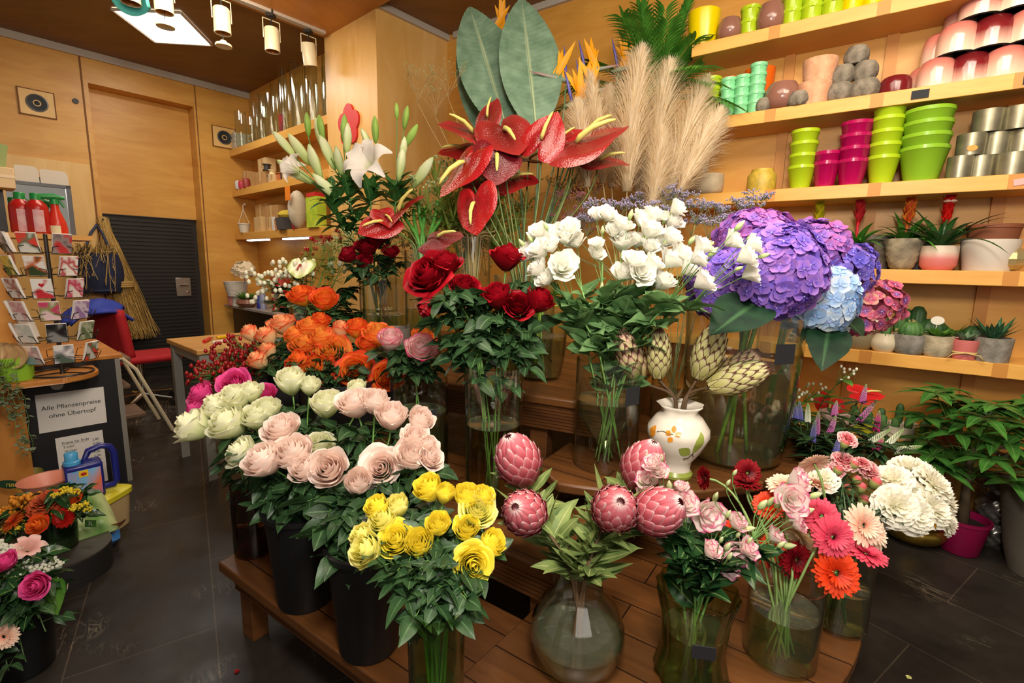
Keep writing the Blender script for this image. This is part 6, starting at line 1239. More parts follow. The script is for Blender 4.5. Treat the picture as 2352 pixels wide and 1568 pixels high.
root = thing('pen_knife', 'yellow-handled knife lying on the work table', 'knife', L3(1.2, 3.7, .85)); m = MB(); m.tube([L3(1.17, 3.72, .861), L3(1.28, 3.74, .861)], .01, 8); m.build('handle', plain('yellow_plastic', '#e0b81c', .3), root); m = MB(); m.tube([L3(1.28, 3.74, .86), L3(1.36, 3.75, .856)], [.006, .001], 6); m.build('blade', steel, root)
root = thing('paring_knife', 'white-handled knife lying nearest the table edge', 'knife', L3(1.1, 3.5, .85)); m = MB(); m.tube([L3(1.08, 3.52, .86), L3(1.18, 3.55, .86)], .009, 8); m.build('handle', plain('white_plastic', '#d8d4ca', .4), root); m = MB(); m.tube([L3(1.18, 3.55, .859), L3(1.25, 3.57, .856)], [.006, .001], 6); m.build('blade', steel, root)
# ================================================================ counter with price signs
CW_ = wood('counter_wood', '#a8662a', '#c98a42', (3, 3, 1), 2, .35); BLKP = plain('black_panel', '#17171a', .45); PAPER = plain('printer_paper', '#d5d0c8', .7); INK = plain('printed_ink', '#2c2c30', .7)
root = thing('shop_counter', 'shop counter with black front panel and rounded wooden ledge', 'counter', L3(.2, 3.8, 0))
m = MB(); m.obox((.19, 3.7, 0), (.6, 3.735, .79), FL); m.build('front_panel', BLKP, root); m = MB(); m.obox((-.8, 3.735, 0), (.6, 4.5, .79), FL); m.build('cabinet_body', CW_, root); m = MB(); m.obox((.6, 3.7, 0), (.625, 4.5, .79), FL); m.build('edge_strip', GM_, root); m = MB(); m.obox((-.8, 3.7, .79), (.64, 4.52, .815), FL); m.build('counter_top', CW_, root, bevel=.004)
m = MB(); m.obox((-.8, 3.66, 0), (.19, 3.735, .72), FL); m.build('wood_front', CW_, root)
lg = [(-.8, 3.4), (.34, 3.4)] + [(.34 + .16 * cos(a), 3.56 + .16 * sin(a)) for a in [-pi / 2 + pi / 2 * k / 8 for k in range(9)]] + [(.5, 3.7), (-.8, 3.7)]
m = MB(); m.prism([tuple(L3(*p)[:2]) for p in lg], .735, .768); m.build('ledge', CW_, root, bevel=.008)
m = MB(); m.lathe([(.001, 0), (.028, 0), (.028, .012), (.001, .014)], 16, c=L3(.332, 3.7, .675), M=Matrix((nL, Z, -tL)).transposed()); m.build('hook_plate', plain('clear_hook', '#b8b4ac', .3), root)
def sign(label, x0, x1, z0, z1, rot, lines):
    yy = 3.695; c = L3((x0 + x1) / 2, yy, (z0 + z1) / 2); root = thing('paper_sign', label, 'sign', c); Rm = Matrix((nL, Z, -tL)).transposed() @ Matrix.Rotation(rot, 3, 'Z'); m = MB(); m.box(c, (x1 - x0, z1 - z0, .001), Rm); m.build('sheet', PAPER, root)
    for (tx, u, v, sz, al) in lines: text('printed_text', tx, sz, Matrix.Translation(c - tL * .0016 + Rm @ V((u, v, 0))) @ Rm.to_4x4(), INK, root, al)
sign('white paper sign reading Alle Pflanzenpreise ohne Übertopf on the counter front', .236, .532, .408, .63, -.01, [('Alle Pflanzenpreise', 0, .028, .034, 'CENTER'), ('ohne Übertopf', 0, -.02, .034, 'CENTER')])
pl_ = [('5 Liter', '2,80'), ('10 Liter', '3,50'), ('20 Liter', '6,50'), ('40 Liter', '14,00'), ('Orchideenerde', '6,50'), ('Kakteenerde', '5,50')]
sign('white price list headed Preise für Erde on the counter front, behind the blue jug', .295, .505, .04, .365, 0, [('Preise für Erde', -.08, .125, .02, 'LEFT'), ('_____________', -.08, .121, .018, 'LEFT')] + [(a, -.075, .1 - .026 * k, .018, 'LEFT') for k, (a, b) in enumerate(pl_)] + [(b, .085, .113 - .026 * k, .018, 'RIGHT') for k, (a, b) in enumerate(pl_)])
# upright cabinet and mirror behind the card stand
root = thing('wooden_cabinet', 'tall wooden cabinet side at the frame edge, behind the card stand', 'cabinet', L3(.0, 4.2, 0)); m = MB(); m.obox((-.8, 4.12, .816), (.235, 4.5, 1.5), FL); m.build('cabinet_body', ply, root, bevel=.004); m = MB(); m.obox((.236, 4.1, .816), (.26, 4.5, 1.52), FL); m.build('cabinet_side', wood('reddish_side', '#8a4e1c', '#a8672c', (1, 1, 6), 2, .4), root); m = MB(); m.obox((-.8, 4.08, 1.5), (.62, 4.5, 1.53), FL); m.build('cabinet_top', ply, root)
MR = NT('mirror_glass'); g = MR.n('BsdfGlossy'); g.inputs[0].default_value = (.85, .87, .88, 1); g.inputs['Roughness'].default_value = .02; MR.l(g.outputs[0], MR.out.inputs[0])
root = thing('mirror', 'framed mirror standing behind the red bottles', 'mirror', L3(.45, 4.42, 1.53)); m = MB(); m.obox((.28, 4.41, 1.531), (.56, 4.415, 1.84), FL); m.build('mirror_glass', MR.m, root); m = MB(); m.obox((.56, 4.395, 1.531), (.585, 4.43, 1.86), FL); m.obox((.27, 4.395, 1.84), (.585, 4.43, 1.86), FL); m.build('frame', plain('grey_frame', '#4a4c50', .4), root)
GRN = plain('green_cap', '#14803a', .35); RBT = plain('red_bottle', '#a81c1a', .25); LBL = plain('pink_label', '#d8b8b4', .5, c2='#c98a90', vs=20)
for k, (x_, lb) in enumerate(((.32, 'big red fertiliser bottle with green cap, nearer the cabinet'), (.385, 'big red fertiliser bottle with green cap and pink label'))):
    c = L3(x_, 4.2 - .04 * k, 1.531); root = thing('fertiliser_bottle', lb, 'bottle', c); m = MB(); m.lathe([(.001, 0), (.05, 0), (.055, .012), (.055, .15), (.048, .175), (.03, .195), (.022, .205)], 22, c=c); m.build('bottle_body', RBT, root); m = MB(); m.lathe([(.001, .2), (.026, .2), (.026, .235), (.022, .24), (.001, .24)], 18, c=c); m.build('cap', GRN, root)
    m = MB(); m.grid(lambda u, v: c + V((.0562 * cos(-1.15 + u * .9), .0562 * sin(-1.15 + u * .9), .01 + .13 * v)), 8, 2); m.build('label', LBL, root, sharp=None)
c = L3(.47, 4.18, 1.531); root = thing('spray_bottle', 'red trigger spray bottle with green head', 'spray bottle', c); m = MB(); m.lathe([(.001, 0), (.05, 0), (.052, .03), (.045, .08), (.022, .15), (.018, .19)], 20, c=c); m.build('bottle_body', plain('red_spray', '#c23020', .25), root)
m = MB(); m.lathe([(.001, .185), (.024, .185), (.02, .215), (.001, .215)], 14, c=c); m.tube([c + Z * .225 - nL * .06, c + Z * .23, c + Z * .225 + nL * .05], [.016, .02, .01], 8); m.tube([c + Z * .22 + nL * .02, c + Z * .17 + nL * .045], .007, 6); m.build('trigger_head', GRN, root); m = MB(); m.grid(lambda u, v: c + V((.053 * cos(-1.9 + u * 1.4), .053 * sin(-1.9 + u * 1.4), .008 + .045 * v)), 8, 2); m.build('label', plain('cream_label', '#d9d2a8', .5), root, sharp=None)
c = L3(.425, 4.3, 1.531); root = thing('small_bottle', 'small red and green bottle between the big ones', 'bottle', c); m = MB(); m.lathe([(.001, 0), (.03, 0), (.03, .09), (.015, .12), (.015, .15)], 14, c=c); m.build('bottle_body', plain('berry_bottle', '#8a1a30', .3), root); m = MB(); m.lathe([(.001, .14), (.018, .14), (.018, .175), (.001, .175)], 12, c=c); m.build('cap', GRN, root)
root = thing('pale_box', 'pale cardboard box over the red bottles at the frame edge', 'box', L3(.2, 4.42, 1.8)); m = MB(); m.obox((-.1, 4.3, 1.8), (.32, 4.48, 1.92), FL); m.build('box_body', plain('cream_card', '#dcbf92', .7), root, bevel=.003); m = MB(); m.obox((-.1, 4.298, 1.86), (.322, 4.3, 1.875), FL); m.build('tape', plain('tape_pale', '#e4cda6', .5), root)
root = thing('box_stand', 'dark stand holding the pale boxes above the mirror', 'stand', L3(.2, 4.46, 1.53)); m = MB(); m.obox((-.1, 4.44, 1.53), (.27, 4.48, 1.8), FL); m.obox((.27, 4.44, 1.84), (.52, 4.48, 1.9), FL); m.build('stand_body', plain('dark_stand', '#2e2c2a', .5), root)
for (x0, x1, z0, z1, lb) in ((.33, .44, 1.84, 1.96, 'rounded greyish board standing above the mirror, nearer the pale box'), (.445, .58, 1.861, 1.95, 'rounded whitish board standing above the mirror corner')):
    pts = [L3(x0, 4.42, z0), L3(x1, 4.42, z0)] + [L3(x1 - .03 + .03 * cos(a), 4.42, z1 - .03 + .03 * sin(a)) for a in [pi / 2 * k / 6 for k in range(7)]] + [L3(x0 + .01, 4.42, z1), L3(x0, 4.42, z1 - .01)]
    m = MB(); m.slab(pts, .012, tL); tag(m.build('rounded_board', plain('board_grey', '#c4bcae', .6), org=L3(x0, 4.42, z0)), lb, 'board')
for k, c_ in enumerate(('#d8c090', '#b8382a', '#8a9a5a')):
    m = MB(); b0 = L3(.1 + .07 * k, 4.38, 1.921); m.slab([b0, b0 + nL * .05, b0 + nL * .075 + Z * .14, b0 + nL * .03 + Z * .15], .003, tL); tag(m.build('leaflet', plain('leaflet_%d' % k, c_, .6), org=b0), ['cream', 'reddish', 'green'][k] + ' leaflet standing on the pale box', 'leaflet')
# card stand
WIRE = plain('dark_wire', '#3a3630', .4, .6); rb = L3(.345, 3.52, .769)
root = thing('card_stand', 'revolving wire stand of greeting cards on the counter ledge', 'card stand', rb); m = MB(); m.lathe([(.001, 0), (.012, 0), (.01, .01), (.009, .74), (.001, .745)], 10, c=rb); m.build('pole', WIRE, root)
m = MB(); m.tube([rb + V((.13 * cos(a), .13 * sin(a), .006)) for a in [2 * pi * k / 40 for k in range(41)]], .005, 6)
for k in range(3): a = k * 2.1; m.tube([rb + Z * .006, rb + V((.13 * cos(a), .13 * sin(a), .006))], .004, 5)
m.build('base_ring', WIRE, root)
prints = [('#e8e2da', '#c99a9a', '#8fb0a8'), ('#ebe6df', '#b8b0b8', '#5a6a5a'), ('#e8483a', '#6a7a5a', '#e0dcd2'), ('#7a6a68', '#9a8a88', '#c23a3a'), ('#ece8e0', '#c8584a', '#ece8e0'), ('#e8c03a', '#f0d878', '#5a7a3a'), ('#ece6dc', '#c8683a', '#3a4a2a'), ('#e6dcd2', '#b82a32', '#ece6dc'), ('#b8282a', '#7a1418', '#d8a8a0'), ('#e8d8d0', '#b06a5a', '#ece8e0'), ('#ece8e2', '#ece8e2', '#c8323a'), ('#d8909a', '#c23a5a', '#e8dcd4'), ('#e8e6e2', '#dedcd8', '#e8e6e2'), ('#e8c8c4', '#d8989a', '#ece4de'), ('#c8486a', '#8a9a5a', '#e8c8c8'), ('#b89ac0', '#dcd0dc', '#9a7aa8'), ('#b82a32', '#8a8a88', '#5a6a3a'), ('#8a9a88', '#d8705a', '#b8c0a8'), ('#e8e6de', '#c8d0c0', '#e0dcd4'), ('#1e1c1c', '#3a3836', '#8a8a88'), ('#8a9a78', '#b8c0a0', '#6a7a5a'), ('#c8305a', '#e0d4d0', '#7a8a6a'), ('#e0c048', '#e8d890', '#d8a030')]
desc = ['with a rose and teal corner', 'with grey blossoms', 'with an orange poppy', 'with a dusky brown front', 'white with a red bird', 'with a big yellow rose', 'with an orange butterfly ring', 'with red tulips', 'deep red with a rose', 'with russet leaves', 'white with a red heart', 'with pink roses', 'plain white, wide', 'with a pale pink wash', 'with magenta blossoms', 'with lilac stars', 'with red cherries', 'with salmon geraniums', 'pale with a green sprig', 'black with a grey shape', 'with moss green leaves', 'with cherry red ribbon', 'yellow and folded']
ci = 0
for tier in range(6):
    z0 = .64 - .113 * tier; m = MB()
    for k in range(8):
        a = k * pi / 4 + .35 + .1 * tier; rad = V((cos(a), sin(a), 0)); tn_ = V((-sin(a), cos(a), 0)); q = rb + rad * .135 + Z * z0
        m.tube([rb + Z * (z0 + .01), q], .0022, 4); m.tube([q - tn_ * .04, q + tn_ * .04], .0022, 4)
        m.tube([q - tn_ * .04 + rad * .012, q - tn_ * .04 + rad * .03 + Z * .035, q - tn_ * .015 + rad * .03 + Z * .04], .0018, 4); m.tube([q + tn_ * .04 + rad * .012, q + tn_ * .04 + rad * .03 + Z * .035, q + tn_ * .015 + rad * .03 + Z * .04], .0018, 4)
        if -rad.y > .25 or (-rad.y > -.1 and abs(rad.x) > .5):
            if True:
                c1_, c2_, c3_ = prints[ci % 23]; R_ = Matrix((tn_, (Z + rad * .28).normalized(), -(tn_.cross((Z + rad * .28).normalized())))).transposed(); cc_ = q + rad * .03 + Z * .052
                card = thing('greeting_card', 'greeting card ' + desc[ci % 23] + f", {['top', 'second', 'third', 'fourth', 'fifth', 'bottom'][tier]} tier of the card stand", 'card', cc_, 'greeting cards on the wire stand')
                w_ = .078 if ci != 12 else .1; n_o = (tn_.cross(Z + rad * .28)).normalized(); n_o = n_o if n_o.dot(rad) > 0 else -n_o
                mm = MB(); mm.box(cc_ - n_o * .006, (w_, .1, .01), R_); mm.build('card_sleeve', plain('card_white2', '#e4dfd8', .5), card)
                mm = MB(); mm.box(cc_ + n_o * .0005, (w_ * .97, .097, .001), R_); t2 = NT('card_print'); nz = t2.noise(t2.coord('Object', (1, 1, 1)), 22, 1, .4); b2_ = t2.bsdf(.4); t2.l(t2.ramp([(.38, c1_), (.5, c2_), (.62, c3_)], nz), b2_.inputs['Base Color']); t2.l(b2_.outputs[0], t2.out.inputs[0]); mm.build('printed_front', t2.m, card)
                if ci == 10:
                    hp_ = [cc_ + n_o * .0015 + R_ @ V((.0012 * 16 * sin(th) ** 3 * .6, .0008 * (13 * cos(th) - 5 * cos(2 * th) - 2 * cos(3 * th) - cos(4 * th)) + .02, 0)) for th in [2 * pi * j / 28 for j in range(28)]]
                    mm = MB(); mm.slab(hp_, .0006, n_o); mm.build('red_heart', plain('heart_red', '#c22a30', .4), card)
                ci += 1
    m.build('card_rack', WIRE, root)
# trailing plant, lime pot, wooden fans on the ledge
c = L3(.165, 3.5, .769); root = thing('lime_pot', 'lime and grey pot with a trailing string plant on the ledge', 'potted plant', c); m = MB(); m.lathe([(.001, 0), (.07, 0), (.075, .12), (.07, .12), (.06, .1), (.001, .1)], 24, c=c); m.build('pot', petal('lime_band', [(0, '#7fae2a'), (.45, '#8fbf34'), (.5, '#b4aaa0'), (1, '#b4aaa0')], .5, 0), root); m = MB(); VIN = leafm('string_leaf', '#56664a', '#8c9a80', .6, .1)
for k in range(9):
    a = -1.75 + k * .13; p = c + V((.075 * cos(a), .075 * sin(a), .115)); o0 = p + V((cos(a), sin(a), 0)) * .045 - Z * .02; Ln = R.uniform(.25, .55) if k > 2 else .2; pts = [p, o0] + [o0 + V((R.uniform(-.012, .012) + .004 * j, R.uniform(-.01, .01), -Ln * j / 8)) for j in range(1, 9)]; m.tube(pts, .0012, 4, 1, False)
    for j in range(26): q = R.uniform(.5, 8.9); jj = int(q); pp = pts[jj].lerp(pts[jj + 1], q - jj); an = R.uniform(0, 6.3); m.leaf(pp, V((cos(an), sin(an), -.2)), .026, .011, fold=.1, droop=.2, nv=3)
m.build('trailing_foliage', [VIN, STEM], root, sharp=None)
for k in range(3):
    c = L3(.12 + .035 * k, 3.5 - .03 * k, .9); m = MB(); m.lathe([(.001, 0), (.05, .008), (.062, .03), (.064, .034), (.05, .014), (.001, .006)], 26, c=c, M=Matrix.Rotation(1.2 + .15 * k, 3, 'X') @ Matrix.Rotation(.5 * k - .3, 3, 'Z')); tag(m.build('wooden_dish', plain('pale_wood', '#d9b886', .5), org=c), ['pale wooden dish, rearmost in the lime pot', 'pale wooden dish, middle one in the lime pot', 'pale wooden dish, turned showing its hollow'][k], 'dish')
# ================================================================ floor goods in front of the counter
def pillow(label, c, sx, sy, sz, rz, mats, nm='soil_bag', cat='bag', tilt=0, parts=()):
    root = thing(nm, label, cat, c); Rm = Matrix.Rotation(rz, 3, 'Z') @ Matrix.Rotation(tilt, 3, 'X'); m = MB()
    def f(sgn):
        def fn(u, v):
            x, y = u * 2 - 1, v * 2 - 1; h = (1 - x ** 4) * (1 - y ** 4); return c + Rm @ V((x * sx * (1 - .04 * y * y), y * sy * (1 - .04 * x * x), sz * (1 + sgn * h ** .5 * (1 + .08 * sin(7 * x + 3 * y)))))
        return fn
    m.grid(f(1), 16, 16, 0, tf=lambda u, v: u); m.grid(f(-.98), 10, 10, 0, tf=lambda u, v: u); m.build('bag_body', mats, root, sharp=None); return root, Rm
def printed(name, stops, sc=9):
    t3 = NT(name); a3 = t3.n('Attribute', attribute_name='t'); c3_ = t3.ramp(stops, a3.outputs['Fac']); c4_ = t3.mix(t3.ramp([(.45, '#000000'), (.6, '#8f8f8f')], t3.noise(t3.coord(), sc, 3)), c3_, stops[len(stops) // 2][1]); b3 = t3.bsdf(.35); t3.l(c4_, b3.inputs['Base Color']); t3.l(b3.outputs[0], t3.out.inputs[0]); return t3.m
bx0 = atz(228, 1215, 0); root = thing('storage_bucket', 'beige storage bucket with yellow lid under the blue jug', 'bucket', bx0); m = MB(); sq = lambda a, q: (abs(cos(a)) ** 6 + abs(sin(a)) ** 6) ** (-1 / 6.)
m.lathe([(.001, 0), (.1, 0), (.112, .17), (.001, .17)], 40, c=bx0, mod=sq); m.build('bucket_body', plain('beige_plastic', '#b59b6e', .5), root); m = MB(); m.lathe([(.1, .17), (.12, .17), (.12, .195), (.112, .2), (.001, .2)], 40, c=bx0, mod=sq); m.build('lid', plain('yellow_lid', '#c9c02a', .4), root)
jb = bx0 + Z * .201 + V((.01, -.02, 0)); root = thing('fertiliser_jug', 'dark blue fertiliser jug with light blue cap and flower label', 'jug', jb); BLU = plain('jug_blue', '#1f2470', .3); jx, jy = nL, tL
def jp(x, y, z): return jb + jx * x + jy * y + Z * z
m = MB(); m.obox((-.1 + jb.dot(jx), -.05 + jb.dot(jy), jb.z), (.045 + jb.dot(jx), .05 + jb.dot(jy), jb.z + .185), (jx, jy)); m.build('jug_body', BLU, root, bevel=.012); m = MB(); m.tube([jp(.03, 0, .17), jp(-.02, 0, .19), jp(.0, 0, .235), jp(.05, 0, .25), jp(.085, 0, .235), jp(.098, 0, .2), jp(.1, 0, .05), jp(.085, 0, .03), jp(.04, 0, .03)], .016, 9); m.build('handle', BLU, root)
m = MB(); m.lathe([(.02, .18), (.034, .185), (.034, .2), (.026, .205), (.026, .24), (.022, .245), (.001, .245)], 20, c=jp(-.065, 0, 0)); m.build('cap', plain('sky_cap', '#4a9ccb', .35), root)
lbm = printed('jug_print', [(0, '#5a9ad0'), (.5, '#7ab0d8'), (.75, '#d8704a'), (1, '#b86a9a')], 30); m = MB(); m.grid(lambda u, v: jp(-.092 + .125 * u, -.0515, .02 + .14 * v), 6, 6, tf=lambda u, v: u * .6 + (1 - v) * .4); lb_ = m.build('label', lbm, root); m = MB(); m.obox((-.05 + jb.dot(jx), -.053 + jb.dot(jy), jb.z + .125), (-.015 + jb.dot(jx), -.0517 + jb.dot(jy), jb.z + .158), (jx, jy)); m.build('yellow_badge', plain('badge_yellow', '#e0b820', .4), lb_)
m = MB(); m.ell(jp(-.0325, -.0535, .14), (.012, .001, .009), 10, 5, M=Matrix((jx, jy, Z)).transposed()); m.build('red_emblem', plain('badge_red', '#a82a20', .4), lb_)
bs = atz(100, 1180, 0); root = thing('stool_box', 'low dark box under the pink bowl', 'box', bs); pbw = P(110, 1118, 2.42); pbz = pbw.z; m = MB(); m.box(V((pbw.x, pbw.y, (pbz - .04) / 2)), (.26, .22, pbz - .04), Matrix((nL, tL, Z)).transposed()); root.location = (pbw.x, pbw.y, 0); ORG[root.name] = V((pbw.x, pbw.y, 0)); m.build('box_body', plain('dark_box', '#2a241e', .6), root)
c = V((pbw.x, pbw.y, pbz - .039)); root = thing('pink_bowl', 'salmon pink plastic bowl behind the orange bouquet', 'bowl', c); m = MB(); m.lathe([(.001, 0), (.06, 0), (.105, .08), (.11, .08), (.112, .085), (.102, .085), (.055, .006), (.001, .006)], 36, c=c); m.build('bowl_body', plain('salmon_plastic', '#d48a72', .4), root)
r_, Rm = pillow('orange and yellow soil bag with an oval emblem at the frame edge', P(18, 1092, 2.72), .17, .14, .06, .7, printed('soil_print', [(0, '#a8481a'), (.35, '#a8841e'), (.7, '#9a8226'), (1, '#34502a')], 6), tilt=.9)
m = MB(); c = P(20, 1112, 2.5); eo = lambda w, h: [c + CR * (w * cos(a)) + (CU * .8 - FW * .2) * (h * sin(a)) for a in [2 * pi * k / 28 for k in range(28)]]
m.slab(eo(.062, .03), .002, -FW); em = m.build('oval_emblem', plain('emblem_green', '#1c4a34', .5), r_); text('emblem_text', 'rus', .036, Matrix.Translation(c - FW * .0035 + CR * .012) @ M3.to_4x4(), plain('emblem_cream', '#d9c04a', .5), r_, 'CENTER')
pillow('green 3 L potting soil bag beside the beige bucket', atz(185, 1215, .1), .12, .15, .065, .9, printed('green_bag', [(0, '#7f9a4a'), (.4, '#9fb878'), (.7, '#5a8a3a'), (1, '#c8cf9a')], 16), tilt=.35)
g3 = D.objects.get('soil_bag.001'); c = P(208, 1202, 2.2); m = MB(); m.box(c, (.05, .032, .002), M3); m.build('volume_badge', plain('badge_green', '#4f8a3a', .5), g3); text('volume_text', '3L', .026, Matrix.Translation(c - FW * .0015) @ M3.to_4x4(), plain('badge_white', '#e0e0d8', .5), g3, 'CENTER')
pillow('blue and orange clay granule bag lying on the floor', atz(205, 1262, .0), .12, .08, .045, .75, printed('granule_bag', [(0, '#c8922a'), (.35, '#6a8a3a'), (.55, '#9a6a48'), (.7, '#8a5a3a'), (.8, '#2a6aa8'), (1, '#2a70b0')], 22))
pillow('yellow and green bag squeezed behind the clay granules', atz(165, 1245, .0), .1, .08, .05, .9, printed('yellow_bag', [(0, '#c8a82a'), (.5, '#8a9a3a'), (1, '#d07a1a')], 14))
ob = atz(262, 1222, .08); m = MB(); m.leaf(ob, V((.4, -.2, .6)), .12, .05, fold=.4, droop=.2, nv=6); m.leaf(ob, V((-.2, -.3, .4)), .1, .045, fold=.3, droop=.1, nv=6); tag(m.build('orange_wrapper', plain('orange_foil', '#d8781a', .3), org=ob, sharp=None), 'crumpled orange foil wrapper against the beige bucket', 'wrapper')
# ================================================================ bouquets at the frame edge
sc_ = atz(160, 1325, 0); root = thing('round_stand', 'round black floor stand under the green bouquet vase', 'stand', V((sc_.x - .04, sc_.y + .02, 0))); c = ORG[root.name]; sh = .12; m = MB(); m.lathe([(.001, 0), (.17, 0), (.17, sh - .004), (.001, sh - .004)], 44, c=c); m.build('drum', plain('matt_black', '#1b1a19', .6), root); m = MB(); m.lathe([(.171, sh - .01), (.172, sh), (.001, sh)], 44, c=c); m.build('top_disc', plain('worn_top', '#3c362e', .5), root)
vb = V((c.x - .03, c.y + .01, sh)); VA = vase('green_vase', 'dark green vase of the orange bouquet on the round stand', vb, [(.06, 0), (.075, .01), (.08, .1), (.072, .2), (.07, .24)], plain('bottle_green', '#1c3014', .12), thick=.005)
FI = dict(); PIN = petal('pincushion_rust', [(0, '#6a2412'), (1, '#b8502a')], .6, .1); SOL = plain('yellow_floret', '#c8b01e', .7); ALO = petal('orange_alstro', [(0, '#b85a14'), (1, '#e09a2a')], .5, .2)
def small(nm, cat, lb, vs, px, d, r, ax, heads, fol=GREEN3, n=5, c=.5): return cut_flower(nm, cat, lb, vs, px, d, r, sv(*ax), heads, STEMD, .003, foliage=lambda mb, p: rose_foliage(mb, p, n, .05), fol_m=fol, center=c, hug=.8)
small('gerbera', 'flower', 'scarlet gerbera facing out in the orange bouquet', VA, (144, 1188), 1.98, 25, (.1, .3, .9), [('petals', gerbera_me(0, .12), petal('scarlet_gerbera', [(0, '#b8180f'), (1, '#d0241a')], .5), None), ('flower_center', gcenter_me(), gc_g, 1)], c=.1)
small('gerbera', 'flower', 'orange gerbera side-on at the edge of the orange bouquet', VA, (30, 1195), 1.95, 27, (-.3, .7, .5), [('petals', gerbera_me(1, .12), petal('orange_gerbera', [(0, '#c8301a'), (1, '#d8702a')], .5), None), ('flower_center', gcenter_me(), gc_g, 1)], c=.1)
small('rose', 'rose', 'orange rose low in the orange bouquet', VA, (92, 1205), 1.92, 25, (-.05, .5, .8), [('bloom', rose_me(2, .9), OR, None), ('calyx', cal, SEPAL, 1)]); small('rose', 'rose', 'orange rose at the back of the orange bouquet', VA, (162, 1150), 2.05, 22, (.2, .9, .3), [('bloom', rose_me(1, .9), OR, None), ('calyx', cal, SEPAL, 1)])
small('pincushion', 'flower', 'rusty pincushion bloom on top of the orange bouquet', VA, (105, 1152), 2.0, 38, (0, .9, .4), [('bloom', carnation_me(2), PIN, None), ('calyx', cc, SEPAL, 1)])
for i, (px, lb) in enumerate((((180, 1165), 'yellow goldenrod sprig by the green soil bag'), ((60, 1205), 'yellow goldenrod sprig low in the orange bouquet'), ((150, 1130), 'yellow goldenrod sprig before the blue jug'), ((25, 1215), 'yellow goldenrod sprig at the frame edge'))): spray('goldenrod', lb, None, VA, px, 1.97, .045, SOL, STEMD, 7, .005, 7, 300 + i, cat='flower')
for i, px in enumerate(((70, 1165), (50, 1150), (115, 1175), (20, 1170), (75, 1140))): spray('alstroemeria', 'small amber florets amid the orange bouquet', 'amber florets in the orange bouquet', VA, px, 2.0, .03, ALO, STEMD, 5, .011, 3, 310 + i, part='blossom', cat='flower')
for i, px in enumerate(((190, 1190), (40, 1180), (120, 1130), (10, 1220), (75, 1225))):
    h = P(*px, 2.02); pts, i0 = stem_path(VA, h, Z, .8); root = thing('leafy_twig', 'dark leafy twig in the orange bouquet', 'twig', pts[0], 'leafy twigs of the orange bouquet'); m = MB(); m.tube(pts, .002, 5); m.build('stem', STEMD, root, sharp=None); m = MB(); rose_foliage(m, pts[3:], 6, .06); m.build('foliage', [GREEN3, STEMD], root, sharp=None)
v2 = P(40, 1400, 1.62); v2.z = 0; VBq = bucket('dark floor bucket of the pink lily bouquet at the frame edge', v2, .34, .1)
PL2 = petal('pink_lily', [(0, '#e0b8a8'), (.5, '#dfa8a0'), (1, '#e6d0c4')], .5, .2)
def bq(nm, cat, lb, px, r, ax, heads, d=1.62, **k): return cut_flower(nm, cat, lb, VBq, px, d, r, sv(*ax), heads, STEMD, .0035, foliage=lambda mb, p: rose_foliage(mb, p, 6, .055), fol_m=GREEN3, hug=.8, **k)
bq('rose', 'rose', 'deep pink rose at the lower front of the lily bouquet', (82, 1345), 33, (.1, .3, .9), [('bloom', rose_me(3, .9), HP, None), ('calyx', cal, SEPAL, 1)], 1.5); bq('rose', 'rose', 'deep pink rose at the frame edge of the lily bouquet', (12, 1290), 28, (-.2, .7, .6), [('bloom', rose_me(1, .9), HP, None), ('calyx', cal, SEPAL, 1)], 1.52)
for (px, r, ax, lb) in (((65, 1255), 34, (.5, .7, .3), 'blush lily uppermost in the lily bouquet'), ((118, 1365), 34, (.9, -.2, .4), 'blush lily low, pointing at the round stand'), ((12, 1325), 30, (-.2, .3, .8), 'blush lily at the frame edge')):
    bq('pink_lily', 'flower', lb, px, r, ax, [('bloom', lily_me(), PL2, None), ('stamens', stamens_me(), plain('dark_anther', '#3a1a18', .7), 1)])
for i, (px, lb) in enumerate((((95, 1300), 'white stock spike in the middle of the lily bouquet'), ((50, 1310), 'white stock spike beside the deep pink rose'), ((15, 1262), 'white stock spike at the upper frame edge'), ((8, 1390), 'white spiky bloom at the frame edge'))): spray('white_stock', lb, None, VBq, px, 1.6, .045, petal('stock_white', [(0, '#c8d0b0'), (1, '#e8e8dc')], .6), STEMD, 6, .008, 5, 330 + i, cat='flower')
bq('gerbera', 'flower', 'pale peach gerbera lowest at the frame edge', (8, 1462), 30, (.3, .3, .9), [('petals', gerbera_me(2, .12), GM['blush'], None), ('flower_center', gcenter_me(), gc_g, 1)], 1.5, center=.1)
for i, (px, tp, lb) in enumerate((((120, 1340), (130, 1400), 'bright green broad leaf of the lily bouquet, folded down'), ((30, 1420), (70, 1440), 'broad dark leaf of the lily bouquet at the frame edge'))):
    a, b = P(*px, 1.6), P(*tp, 1.58); m = MB(); pts, i0 = stem_path(VBq, a, Z, .8); root = thing('broad_leaf', lb, 'leaf', pts[0]); m.tube(pts, .003, 5); m.build('stalk', STEMD, root, sharp=None); m = MB(); m.leaf(a + Z * .02, b - a, (b - a).length * 1.3, .05, up=-FW, fold=.1, droop=.1, nv=8); m.build('blade', GREENB if i == 0 else GREEN3, root, sharp=None)
for i, px in enumerate(((90, 1420), (130, 1390), (45, 1480), (60, 1520), (105, 1450), (20, 1440), (20, 1540))):
    h = P(*px, 1.55); pts, i0 = stem_path(VBq, h, sv(.6, -.2, .4), .8); root = thing('leafy_twig', 'dark leafy twig spilling from the lily bouquet', 'twig', pts[0], 'leafy twigs of the lily bouquet'); m = MB(); m.tube(pts, .002, 5); m.build('stem', STEMD, root, sharp=None); m = MB(); rose_foliage(m, pts[5:], 5, .045); m.build('foliage', [GREEN, STEMD], root, sharp=None)
